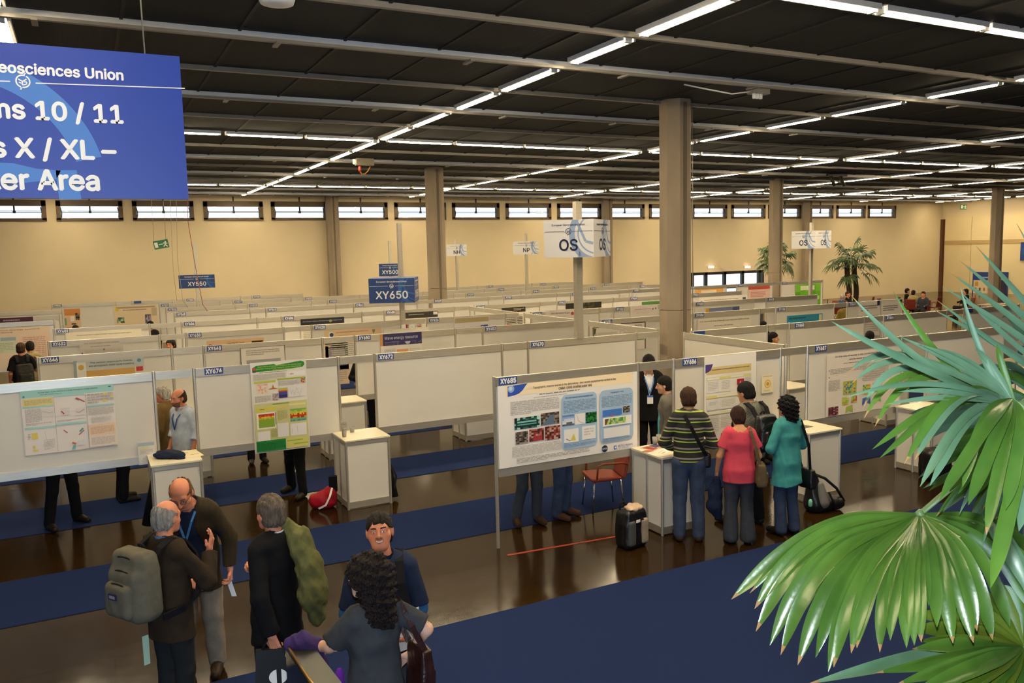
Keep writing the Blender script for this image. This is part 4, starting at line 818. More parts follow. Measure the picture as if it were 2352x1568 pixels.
            if st == 'curly':
                L = cfg.get('hairlen', .24); hw = cfg.get('hairw', 1.0); Q = Q/V3(hw, 1+(hw-1)*.5, 1)
                d = union([ell(Q, (0,-.02,.035), (.108,.122,.116)), cone(Q, (.045,-.05,0), (.06,-.075,-L), .075, .05), cone(Q, (-.045,-.05,0), (-.06,-.07,-L*.92), .075, .045), cone(Q, (0,-.06,0), (0,-.10,-L*1.08), .085, .055)], .05)
                d = np.maximum(d, -np.maximum(np.abs(Q[:, 0]-.0)-.066, np.maximum(.045-Q[:, 1], Q[:, 2]-.062)))
                return (d+wrink(Q, 5, .013, 85)+wrink(Q, 8, .008, 170))*hs
        L = .16+cfg.get('hairlen', .24)*(1 if st == 'curly' else 0)
        V, F = surfnet(hairf, HC0-V3(.2, .24, L)*s, HC0+V3(.2, .2, .18)*s, hres*(.9 if st == 'curly' else 1))
        if len(V): np_mesh('hair', [(V, F, 0)], [hm], root)
    if cfg.get('glasses'):
        m = MB(); T = lambda q: Vector(HC0+RH@(np.array(q)*hs))
        for sx in (-1, 1):
            m.tube([T((sx*.032+.021*math.cos(a), .1, .001+.016*math.sin(a))) for a in np.linspace(0, 2*math.pi, 13)], .0018, M_dark, 5, False)
            m.tube([T((sx*.053, .098, .004)), T((sx*.08, .04, .006)), T((sx*.083, -.005, .002))], .0018, M_dark, 5)
        m.tube([T((-.011, .101, .002)), T((.011, .101, .002))], .0018, M_dark, 5); m.build('glasses', root)
    # --- clothes
    tr = cfg.get('trousers')
    if tr:
        fl = tr.get('flare', .012); hm0 = min([9]+[q.get('hem', .9)*s-sit*.46*s for q in cfg.get('tops', [])])
        def tf(P):
            d = smin(legs(P, .014*s+tr.get('e', 0), fl), np.maximum(torso(P, .006), P[:, 2]-1.06*s+sit*.46*s), .03)
            d = d+wrink(P, 11, .006, 16)
            d = d+.03*np.clip((P[:, 2]-hm0-.02)/.1, 0, 1)
            lowz = min(J['anR'][2], J['anL'][2])-.055*s
            return np.maximum(np.maximum(d, max(.03, lowz)-P[:, 2]), P[:, 2]-(1.02-sit*.46)*s)
        V, F = surfnet(tf, lo, V3(hi[0], hi[1], 1.1*s), res); np_mesh('trousers', [(V, F, 0)], [tr['m']], root)
    if cfg.get('shoes', True):
        for sd, sx in (('R', 1), ('L', -1)):
            a = J['an'+sd]; V, F = surfnet(lambda P: foot(P, .004, sd, sx), a-V3(.13, .14, .12), a+V3(.13, .28, .09), min(res, .01))
            np_mesh('shoe', [(V, F, 0)], [cfg.get('shoem', cloth('shoe_dark', '1E1814', rough=.5))], root)
    for ci, tp in enumerate(cfg.get('tops', [])):
        e = tp.get('e', .016)*s; hem = tp.get('hem', .90)*s-sit*.46*s; fr = tp.get('sl', 1.95); am = tp.get('w', .005)
        def gf(P):
            d = torso(P, e)
            if hem < .93*s-sit*.46*s:
                d = smin(d, cone(P, J['waist'], V3(J['pel'][0], J['pel'][1]+.005, hem-.05*s), (.128-.01*fem)*s*fat+e, (.155+.012*fem+tp.get('skirt', .0))*s*fat+e, .72), .04)
            for sd in 'RL': d = smin(d, arm(P, sd, e*.62, fr, tp.get('cuff', 0.004), e*.7), .02)
            d = d+wrink(P, 21+ci, am, 15)+wrink(P, 31+ci, am*.5, 34)
            d = np.maximum(d, hem+.012*np.sin(P[:, 0]*14)*tp.get('wavy', 0)-P[:, 2])
            nk = tp.get('neck', .075)*s
            nc = cone(P, J['nb']+V3(0, .02, -.0)*s, J['nb']+V3(0, .05, .2)*s, nk, nk)
            d = np.maximum(d, -nc)
            if tp.get('open'):
                ow = tp['open']*s; zc = J['chest'][2]
                wv = ow*np.clip((J['nb'][2]+.05-P[:, 2])/(.35*s), .6 if tp.get('vtop', 1) == 0 else .12, 1) if tp.get('lapel') is None else ow*np.clip((P[:, 2]-tp['lapel']*s)/(.3*s), 0, 1)
                d = np.maximum(d, -np.maximum(np.abs(P[:, 0]-J['chest'][0])-wv, .035*s+J['chest'][1]-P[:, 1]))
            return d
        lo2 = lo.copy(); lo2[2] = hem-.03
        V, F = surfnet(gf, lo2, hi, res)
        o = np_mesh(tp['n'], [(V, F, 0)], [tp['m']], root)
        if tp.get('lab'): o['label'] = tp['lab']
    if cfg.get('collar'):
        m = MB(); c = J['nb']; n = 20; P1 = []; P2 = []
        for k in range(n):
            a = 2*math.pi*k/n; q = V3(math.cos(a)*.068, math.sin(a)*.066+.005, .012+.012*(-math.sin(a)))*s; P1.append(c+q); P2.append(c+q*V3(1.18, 1.18, 1)+V3(0, 0, -.045)*s)
        P3 = [p+V3(0, 0, .03)*s for p in P1]
        m.add(P3+P1+P2, [(k, (k+1) % n, n+(k+1) % n, n+k) for k in range(n)]+[(n+k, n+(k+1) % n, 2*n+(k+1) % n, 2*n+k) for k in range(n)], cfg['collar'], True); m.build('collar', root)
    if cfg.get('lanyard'):
        off = cfg.get('lany', .145); m = MB(); c = J['chest']; b = Vector(c+V3(0, off*s, -.10*s))
        for sx in (-1, 1):
            pth = [Vector(J['nb']+V3(sx*.062, -.03, .03)*s), Vector(J['nb']+V3(sx*.075, .055, -.01)*s), Vector(c+V3(sx*.05, off-.01, .06)*s), b]
            for p, q in zip(pth, pth[1:]): m.obox((p+q)/2, (q-p)/2, Vector((0.009, 0, 0)), Vector((0, .002, 0)), cfg['lanyard'])
        m.build('lanyard', root)
        if cfg.get('badge', True):
            m = MB(); m.box((b.x-.045, b.y+.004, b.z-.15), (b.x+.045, b.y+.008, b.z-.02), M_white); m.box((b.x-.045, b.y+.0085, b.z-.05), (b.x+.045, b.y+.0095, b.z-.02), flat('3A68B8')); m.build('badge', root)
    root['_j'] = 0; del root['_j']
    Mw = Matrix.Translation(root.location)@Matrix.Rotation(rz, 4, 'Z')
    return root, {k: Mw@Vector(v) for k, v in J.items()}, Mw, s
# ---- cloth kinds
C_black = cloth('black', '0C0C0F'); C_dark = cloth('charcoal', '1E2022'); C_navy = cloth('navy', '1C2640'); C_jean = cloth('jeans', '36425C', scale=8, vary=.25); C_djean = cloth('dark_jeans', '363A44')
C_brown = cloth('brown_tweed', '2E2318'); C_olive = cloth('olive_brown_blazer', '352B1B'); C_white = cloth('white_shirt', 'D8D8DC'); C_grey = cloth('grey_tee', '383B40'); C_taupe = cloth('taupe_trousers', '7E7264')
C_red = cloth('coral_red_tee', 'C8465A', vary=.05); C_teal = cloth('teal_tunic', '3F9090', vary=.08); C_beige = cloth('beige_shirt', '9A8C64'); C_lblue = cloth('pale_blue_shirt', 'B4BECC'); C_blue = cloth('blue_jersey', '22507E')
def stripes():
    m = bpy.data.materials.new('striped_knit'); m.use_nodes = True; nt = m.node_tree; b = nt.nodes['Principled BSDF']; b.inputs['Roughness'].default_value = .9
    tc = nt.nodes.new('ShaderNodeTexCoord'); sp = nt.nodes.new('ShaderNodeSeparateXYZ'); nt.links.new(tc.outputs['Object'], sp.inputs[0])
    ml = nt.nodes.new('ShaderNodeMath'); ml.operation = 'MULTIPLY'; ml.inputs[1].default_value = 1/.118; nt.links.new(sp.outputs[2], ml.inputs[0])
    fr = nt.nodes.new('ShaderNodeMath'); fr.operation = 'FRACT'; nt.links.new(ml.outputs[0], fr.inputs[0])
    rp = nt.nodes.new('ShaderNodeValToRGB'); rp.color_ramp.interpolation = 'CONSTANT'; e = rp.color_ramp.elements
    e[0].position = 0; e[0].color = lin('23221E')+(1,); e[1].position = .30; e[1].color = lin('A9BE52')+(1,)
    for p, c in ((.42, '23221E'), (.60, '8A8480'), (.76, '23221E')):
        q = e.new(p); q.color = lin(c)+(1,)
    nt.links.new(fr.outputs[0], rp.inputs[0]); nt.links.new(rp.outputs[0], b.inputs['Base Color']); return m
C_stripe = stripes()
def check():
    m = bpy.data.materials.new('grey_fine_check'); m.use_nodes = True; nt = m.node_tree; b = nt.nodes['Principled BSDF']; b.inputs['Roughness'].default_value = .9
    tc = nt.nodes.new('ShaderNodeTexCoord'); ck = nt.nodes.new('ShaderNodeTexChecker'); ck.inputs['Scale'].default_value = 55; ck.inputs[1].default_value = lin('5E5E52')+(1,); ck.inputs[2].default_value = lin('77776A')+(1,)
    nt.links.new(tc.outputs['Object'], ck.inputs[0]); nt.links.new(ck.outputs[0], b.inputs['Base Color']); return m
C_check = check()
H_grey = hair_mat('grey', '85807A'); H_gbr = hair_mat('grey_brown', '5C5145'); H_brown = hair_mat('brown', '3A2518'); H_dark = hair_mat('dark', '1C1512'); H_black = hair_mat('black', '100D0E'); H_sandy = hair_mat('sandy', '6A4A30'); H_light = hair_mat('light_grey', 'A8A298')
L_blue = mat('blue_lanyard', '3A78B8', .7)
TRb = {'m': C_black}
P = {}
fine = dict(res=.0095, hres=.0038, fres=.0035)
# foreground left pair
P['pack'] = person('Balding man in dark brown jacket wearing a grey backpack, raising one hand as he talks', 0, ('top', 374, 1156), 1.73, 52, dict(fine, hair=H_grey, hs='ring', recede=1.0, skin=SK_RED, collar=cloth('blue_collar', '4A6A96'), head=(8, -6, 0), fat=1.05,
    trousers={'m': C_dark}, tops=[dict(n='jacket', m=C_brown, e=.024, hem=.74, skirt=.02, sl=1.93, cuff=.012, w=.008, neck=.07)], J={'elR': (.24, .16, 1.14), 'wrR': (.14, .27, 1.33), 'elL': (-.25, .05, 1.13), 'wrL': (-.12, .27, 1.02)}, handR=dict(f=(.1, .25, .95), n=(-.8, -.5, .1), curl=[.15, .3, .45, .55]), handL=dict(curl=.4)))
P['blazer'] = person('Ruddy man in olive brown blazer and taupe trousers bending his head to listen', 0, ('foot', 470, 1538), 1.80, 196, dict(fine, hair=H_sandy, hs='ring', recede=.55, skin=SK_RED, head=(4, -32, 8), lean=(.0, .13), glasses=1, face=1, fat=1.05, lanyard=L_blue, lany=.165,
    trousers={'m': C_taupe, 'e': .008}, shoem=cloth('brown_shoe', '2A1C12', rough=.45), tops=[dict(n='shirt', m=C_navy, e=.014, hem=.93, sl=.8, neck=.066), dict(n='blazer', m=C_olive, e=.024, hem=.72, skirt=.02, sl=1.9, cuff=.012, open=.10, vtop=0, w=.008)], J={'elL': (-.27, -.02, 1.14), 'wrL': (-.27, .05, .88), 'anR': (.12, .05, .085), 'knR': (.1, .07, .49)}, handL=dict(curl=.75)))
P['suit'] = person('Grey haired man in black suit, olive coat over one shoulder, carrying a black bag', 0, ('top', 622, 1143), 1.80, -44, dict(fine, hair=H_gbr, hs='short', skin=SK_RED, collar=C_white, head=(-12, -3, 0), fat=1.05,
    trousers={'m': C_dark}, tops=[dict(n='suit_jacket', m=C_black, e=.026, hem=.76, skirt=.025, sl=1.93, cuff=.014, w=.007, neck=.07)], J={'elL': (-.235, -.10, 1.14), 'wrL': (-.20, -.15, .88), 'elR': (.2, .06, 1.15), 'wrR': (.08, .2, 1.2)}, handL=dict(curl=.9), handR=dict(curl=.8)))
P['smile'] = person('Smiling man in navy polo over a blue long sleeved shirt, facing the camera', 0, ('top', 874, 1186), 1.80, 183, dict(fine, hres=.0032, hair=H_dark, hs='crop', skin=SK_RED, face=1, smile=1, head=(0, 16, 4), lanyard=mat('pale_blue_lanyard', '6A9CD0', .7), badge=False,
    trousers={'m': C_djean}, tops=[dict(n='long_sleeved_shirt', m=C_blue, e=.012, hem=.92, sl=1.95, neck=.07), dict(n='polo_shirt', m=C_navy, e=.024, hem=.86, sl=.9, cuff=.01, neck=.068, open=.03, lapel=1.3)], collar=C_navy, J={'elL': (-.225, .02, 1.14), 'wrL': (-.14, .24, 1.06), 'elR': (.225, .02, 1.14), 'wrR': (.15, .22, 1.0)}, handL=dict(f=(.8, .5, .2), n=(.2, .3, .9), curl=.5), handR=dict(curl=.4)))
P['curly'] = person('Woman with long dark curly hair in grey T-shirt, one arm stretched to the handrail', 0, ('top', 852, 1283), 1.70, -24, dict(fine, D=4.68, hair=hair_mat('dark_curly', '1A1010'), hs='curly', hairlen=.24, hairw=1.14, fem=1, skin=skin('pale', 'DCAC94'), head=(38, -4, 0), glasses=1,
    trousers={'m': cloth('dark_blue_jeans', '22283C')}, tops=[dict(n='t_shirt', m=C_grey, e=.012, hem=.86, sl=.85, cuff=.02, w=.009, neck=.085)], J={'elL': (-.25, .07, 1.26), 'wrL': (-.34, .27, 1.20), 'elR': (.31, -.07, 1.26), 'wrR': (.25, .06, 1.06)}, handL=dict(f=(-.5, .7, -.25), n=(0, 0, -1), curl=.35), handR=dict(f=(-.5, .4, -.5), n=(-.5, .2, -.5), curl=.5)))
# centre right group
P['stripe'] = person('Man seen from behind in dark sweater with lime and grey stripes and blue jeans', 0, ('foot', 1582, 1240), 1.83, -6, dict(fine, hair=H_brown, hs='short', skin=SK_TAN, head=(4, -10, 0), collar=cloth('grey_collar', '5A6058'),
    trousers={'m': C_jean, 'e': .004}, shoem=cloth('brown_trainer', '3A2A20'), tops=[dict(n='striped_sweater', m=C_stripe, e=.022, hem=.93, sl=1.9, cuff=.008, neck=.068)], J={'elR': (.27, .0, 1.13), 'wrR': (.12, .25, 1.05), 'elL': (-.28, .02, 1.13), 'wrL': (-.14, .26, 1.02)}, handR=dict(curl=.5), handL=dict(curl=.5)))
P['red'] = person('Woman in coral red T-shirt and dark jeans looking down, brown bob hair', 0, ('foot', 1697, 1246), 1.63, -8, dict(fine, hair=hair_mat('dark_brown_bob', '2E1612'), hs='bob', fem=1, fat=1.14, skin=SK_TAN, head=(6, -24, 0), lean=(0, .03),
    trousers={'m': C_djean, 'flare': .035, 'e': .004}, tops=[dict(n='t_shirt', m=C_red, e=.018, hem=.80, skirt=.01, sl=.62, cuff=.02, w=.006, neck=.11)], J={'elL': (-.25, -.02, 1.12), 'wrL': (-.27, .08, .88), 'elR': (.24, .02, 1.12), 'wrR': (.17, .22, .98)}, handL=dict(curl=.8)))
P['check'] = person('Dark haired man in grey checked shirt wearing a black backpack, face turned left', 0, ('foot', 1725, 1203), 1.80, -38, dict(fine, hair=H_black, hs='short', skin=SK_TAN, head=(18, -16, 0), collar=C_check, lean=(0, .04),
    trousers={'m': C_black}, tops=[dict(n='checked_shirt', m=C_check, e=.026, hem=.84, sl=1.3, cuff=.02, neck=.072)], J={'knL': (-.16, .08, .49), 'anL': (-.27, .08, .085)}))
P['teal'] = person('Woman with shoulder length dark curls in a loose teal tunic and jeans', 0, ('foot', 1806, 1226), 1.67, -42, dict(fine, hair=H_black, hs='curly', hairlen=.13, fem=1, skin=SK_TAN, head=(18, -3, 0), fat=1.02,
    trousers={'m': C_jean, 'flare': .02}, tops=[dict(n='tunic', m=C_teal, e=.028, hem=.66, skirt=.03, sl=1.85, cuff=.016, w=.009, wavy=1, neck=.08)], J={'elL': (-.25, .02, 1.13), 'wrL': (-.05, .24, 1.08), 'elR': (.25, .03, 1.13), 'wrR': (.06, .24, 1.08)}, handL=dict(curl=.5), handR=dict(curl=.5)))
mid = dict(res=.014, hres=.006, fres=.005)
P['youth'] = person('Young man in grey jacket and turquoise shirt facing left behind the gap beside board XY686', 0, ('top', 1531, 866), 1.70, -88, dict(mid, hair=H_black, hs='short', skin=SK_FAIR, face=1, head=(0, -8, 0), trousers={'m': C_djean}, tops=[dict(n='shirt', m=cloth('turquoise', '4AA8B4'), e=.014, hem=.9, sl=.8), dict(n='jacket', m=cloth('grey_jacket', '6A6660'), e=.028, hem=.84, sl=1.9, open=.1, vtop=0)]))
P['black'] = person('Tall man in black suit with blue lanyard behind the rail right of board XY685', 0, ('top', 1489, 815), 1.84, 172, dict(mid, hair=H_black, hs='short', skin=SK_TAN, face=1, head=(0, -12, 0), lanyard=L_blue, lany=.17, collar=C_white, trousers=TRb, tops=[dict(n='shirt', m=C_white, e=.012, hem=.95, sl=.8), dict(n='suit_jacket', m=C_black, e=.03, hem=.78, skirt=.02, sl=1.92, open=.07, lapel=1.15)]))
P['bald'] = person('White haired man in olive brown jacket facing left in the gap beside board XY675', 0, ('top', 376, 891), 1.65, -55, dict(mid, Y=12.7, hair=H_light, hs='short', skin=SK_RED, head=(15, -4, 0), trousers={'m': C_dark}, tops=[dict(n='jacket', m=cloth('olive_jacket', '6A5430'), e=.032, hem=.72, skirt=.02, sl=1.93, neck=.07)]))
P['beard'] = person('Bearded balding man in pale blue shirt with lanyard in the gap beside board XY674', 0, ('top', 414, 896), 1.70, -132, dict(mid, Y=12.0, hres=.005, hair=H_brown, hs='ring', recede=.75, skin=SK_RED, face=1, beard=1, beardm=mat('stubble', '7A4A38', .7), head=(-8, -8, 0), lanyard=mat('navy_lanyard', '2A4A80', .7), badge=False, collar=C_lblue, trousers={'m': C_dark}, tops=[dict(n='shirt', m=C_lblue, e=.022, hem=.86, sl=1.35, cuff=.012)], handR=dict(curl=.5)))
P['tee'] = person('Man in black T-shirt with a dark rucksack at the left edge, pointing at a poster', 0, ('top', 46, 789), 1.76, -8, dict(mid, hair=H_brown, hs='short', skin=SK_RED, head=(-25, 0, 0), trousers={'m': C_navy}, tops=[dict(n='t_shirt', m=C_black, e=.022, hem=.86, sl=.8, cuff=.02)], J={'elR': (.27, .04, 1.16), 'wrR': (.30, .26, 1.28)}, handR=dict(f=(.1, .3, .9), n=(-.8, -.3, 0))))
P['beige'] = person('Man in beige shirt with a dark shoulder strap beside the man in black T-shirt', 0, ('top', 68, 786), 1.71, 2, dict(mid, Y=21.0, hair=H_dark, hs='short', skin=SK_TAN, head=(0, -4, 0), trousers={'m': C_navy}, tops=[dict(n='shirt', m=C_beige, e=.024, hem=.86, sl=.9, cuff=.02)]))
P['redface'] = person('Dark haired woman in dark top seen in the gap left of board XY630', 0, ('top', 392, 777), 1.76, -150, dict(mid, Y=18.8, hair=H_dark, hs='bob', fem=1, skin=SK_RED, face=1, trousers=TRb, tops=[dict(n='sweater', m=C_dark, e=.02, hem=.88)]))
# people of whom the boards leave only the legs in sight
def legsonly(label, fx, fy, facing, tr, H=1.76, J={}, top=C_black, Y=None, **k):
    p = at_z(fx, fy, 0)
    return person(label, 0, ('xy', p.x, Y or p.y), H, facing, dict(mid, hair=H_dark, J=dict({'elR': (.2, .02, 1.13), 'wrR': (.02, .2, 1.12), 'elL': (-.2, .02, 1.13), 'wrL': (-.02, .22, 1.08)}, **J), trousers=tr, tops=[dict(n='jacket', m=top, e=.03, hem=.78, sl=1.92)], **k))
P['l1'] = legsonly('Person in black trousers standing with legs apart behind board XY675, left of two', 150, 1206, 150, TRb, J={'knR': (.14, .02, .49), 'anR': (.2, -.02, .085), 'knL': (-.13, .02, .49), 'anL': (-.18, -.02, .085)})
P['l2'] = legsonly('Person in black trousers standing behind the right part of board XY675', 285, 1150, 80, TRb, H=1.74)
P['l3'] = legsonly('Person in black trousers in stride behind board XY674, with a dark bag', 690, 1144, 215, TRb, J={'knR': (.10, -.0, .49), 'anR': (.16, -.12, .1), 'knL': (-.12, .06, .49), 'anL': (-.18, .1, .085)}, Y=11.95)
P['l4'] = legsonly('Person in worn black jeans behind board XY685, left of two', 1222, 1204, 160, {'m': C_djean}, shoem=cloth('brown_boot', '3A2A1C'), J={'anR': (.16, -.06, .085)}, Y=9.05)
P['l5'] = legsonly('Person in blue jeans behind board XY685, beside the orange chair', 1330, 1207, 120, {'m': C_jean, 'e': .006}, shoem=cloth('red_brown_trainer', '4A3024'), Y=9.05, top=C_navy)
P['l6'] = legsonly('Person in dark trousers two rows back, feet seen under board XY674', 592, 1062, 170, TRb, H=1.62)
P['hd1'] = person('Person with brown hair behind board XY672, only the crown showing', 0, ('top', 1057, 783), 1.70, 10, dict(mid, hair=H_sandy, hs='short', skin=SK_FAIR, trousers=TRb, tops=[dict(n='jacket', m=C_dark)]))
P['hd2'] = person('Person with black hair in front of the tan and orange poster at the back left', 0, ('top', 173, 748), 1.68, 0, dict(mid, hair=H_black, hs='short', skin=SK_TAN, trousers=TRb, tops=[dict(n='jacket', m=C_dark)]))
P['hd3'] = person('Person with black hair in front of the wide pale poster at the back left', 0, ('top', 345, 738), 1.68, 0, dict(mid, hair=H_black, hs='bob', skin=SK_TAN, trousers=TRb, tops=[dict(n='jacket', m=C_dark)]))
P['gap1'] = person('Person in black with folded arms in the gap between boards XY674 and XY672', 0, ('xy', 4.68, 15.3), 1.72, 190, dict(mid, hair=H_dark, hs='short', skin=SK_RED, face=1, trousers=TRb, tops=[dict(n='sweater', m=C_black, e=.024, hem=.84, sl=1.4)], J={'elR': (.26, .03, 1.14), 'wrR': (0, .24, 1.1), 'elL': (-.26, .03, 1.14), 'wrL': (.02, .25, 1.06)}))
P['gap2'] = person('Person in black coat in the gap between boards XY686 and XY687', 0, ('xy', 9.55, 9.75), 1.80, 120, dict(mid, hair=H_dark, skin=SK_RED, trousers=TRb, tops=[dict(n='coat', m=C_black, e=.03, hem=.6, sl=1.9)], J={'elL': (-.25, .04, 1.13), 'wrL': (-.1, .28, 1.15)}))
P['gap3'] = person('Person in black standing in the gap left of board XY668', 0, ('top', 1775, 765), 1.70, 90, dict(mid, hair=H_black, skin=SK_TAN, trousers=TRb, tops=[dict(n='coat', m=C_black, e=.03, hem=.7)]))
P['gap4'] = person('Person in dark coat with black hair in the gap left of board XY658', 0, ('top', 1752, 738), 1.64, 30, dict(mid, hair=H_black, hs='bob', skin=SK_TAN, trousers=TRb, tops=[dict(n='coat', m=C_black, e=.03, hem=.7)]))
P['hd4'] = person('Person with black hair and green collar behind board XY687, near the palm leaf', 0, ('top', 1998, 762), 1.70, 0, dict(mid, hair=H_black, skin=SK_TAN, trousers=TRb, tops=[dict(n='jacket', m=cloth('green_top', '2A5A3A'))]))
P['hd5'] = person('Person in olive coat in the gap right of board XY658', 0, ('top', 1942, 692), 1.72, 0, dict(mid, hair=H_brown, skin=SK_TAN, trousers=TRb, tops=[dict(n='coat', m=cloth('olive_coat', '6A5A22'), e=.03, hem=.7)]))
# ================================================================== SIGNS, BAGS AND SMALL THINGS
def sdf_obj(name, fn, lo, hi, res, m, parent=None):
    V, F = surfnet(fn, lo, hi, res); return np_mesh(name, [(V, F, 0)], [m], parent)
def rbox(P, c, h, r):
    q = np.abs(P-np.asarray(c, float))-(np.asarray(h, float)-r)
    return np.sqrt((np.maximum(q, 0)**2).sum(-1))+np.minimum(q.max(-1), 0)-r
def logo(mb, c, u, w, R, m, off=None):
    """round emblem: ring with two ticks and crossing arcs"""
    c, u, w = Vector(c), Vector(u), Vector(w); pt = lambda a, r: c+u*(r*math.cos(a))+w*(r*math.sin(a))
    def arc(a0, a1, r0, r1, n=16):
        A = [math.radians(a0+(a1-a0)*k/n) for k in range(n+1)]
        mb.add([pt(a, r0) for a in A]+[pt(a, r1) for a in A], [(k, k+1, n+2+k, n+1+k) for k in range(n)], m)
    def bar(p, q, t):
        p = Vector(p); q = Vector(q); d = (q-p).normalized(); n = Vector((-d.y, d.x))*t
        mb.add([c+u*(x.x*R)+w*(x.y*R) for x in (p-n, q-n, q+n, p+n)], [(0, 1, 2, 3)], m)
    arc(70, 250, .8*R, R); arc(262, 420, .8*R, R)
    bar((.2, .95), (.42, 1.25), .09); bar((-.25, -.9), (-.38, -1.25), .09)
    bar((-.6, .3), (-.05, -.02), .09); bar((-.05, -.02), (-.1, -.55), .09); bar((-.05, -.02), (.5, .35), .09); bar((-.1, -.55), (.45, -.4), .09); bar((.45, -.4), (.5, -.05), .09); bar((.15, -.08), (.5, -.05), .09); bar((-.55, -.15), (-.2, -.3), .08)
# --- the large hanging sign
SY = 5.0
q = lambda x, y: at_y(x, y, SY)
zr0, zr1, xr = at_y(429, 458, SY).z, at_y(416, 131, SY).z, at_y(422, 290, SY).x
ppm = (proj((0.0, SY, 4.2))[0]-proj((-0.2, SY, 4.2))[0])/0.2
sw = 1.98
t = thing('hanging_sign', 'Large blue hanging sign with white lettering at the upper left', 'sign', (xr-sw, SY, zr0)); hgt = zr1-zr0
m = MB(); m.box((0, -0.012, 0), (sw, 0.012, hgt), M_blue); m.build('sign_panel', t)
M_pale = mat('pale_blue_emblem', '3F78C4', .5)
L = lambda x, y, d=-0.0135: Vector((at_y(x, y, SY).x-(xr-sw), d, at_y(x, y, SY).z-zr0))
m = MB(); c0 = L(-85, 425, -.0128); r0, r1 = .53, .655
def arcband(a0, a1, r0, r1):
    n = 30; vs = []
    A = [math.radians(a0+(a1-a0)*k/n) for k in range(n+1)]
    P0 = [c0+Vector((r0*math.cos(a), 0, r0*math.sin(a))) for a in A]; P1 = [c0+Vector((r1*math.cos(a), 0, r1*math.sin(a))) for a in A]
    for k in range(n):
        qd = [P0[k], P0[k+1], P1[k+1], P1[k]]
        if all(0 < v.x < sw and 0.0 < v.z < hgt for v in qd): m.add(qd, [(0, 1, 2, 3)], M_pale)
arcband(14, 68, r0, r1); arcband(76, 200, r0, r1)
for poly in ([(-60,372),(30,375),(85,388),(140,392),(130,412),(60,420),(0,416),(-60,408)], [(128,391),(176,391),(187,458),(136,458)], [(-30,140),(36,162),(22,205),(-30,196)], [(-30,375),(-90,372),(-90,440),(-30,450)]):
    m.add([L(x, y, -.0130) for x, y in poly], [tuple(range(len(poly)))], M_pale)
m.build('emblem_backdrop', t)
cx = 48
for txt, y, wpx, hpx in (('European Geosciences Union', 161, 476, 36), ('Rooms 10 / 11', 256, 420, 54), ('Halls X / XL –', 343, 402, 50), ('Poster Area', 413, 362, 50)):
    m = MB(); tv, tf, tw, th = text_geo(txt, .03)
    put_text(m, txt, L({256: 76, 343: 69}.get(y, cx), y, -.0150), UX, UZ, M_letter, width=wpx/ppm, bold=.032); m.build('lettering', t)
m = MB(); logo(m, L(53, 188, -.0152), UX, UZ, 17/ppm, M_letter); m.build('emblem', t)
m = MB()
for a, b in (((82, 192), (424, 204)), ((-300, 178), (24, 188))):
    A, B = L(*a, -.0151), L(*b, -.0151); m.quad(A-UZ*.0025, B-UZ*.0025, B+UZ*.0025, A+UZ*.0025, M_letter)
m.build('rule_line', t)
for px in (333, -230):
    m = MB(); A = L(px, 130, 0); m.tube([(A.x, 0, hgt), (A.x-.015, 0, HC+.06-zr0)], .004, M_wire, 6); m.build('hanging_wire', t)
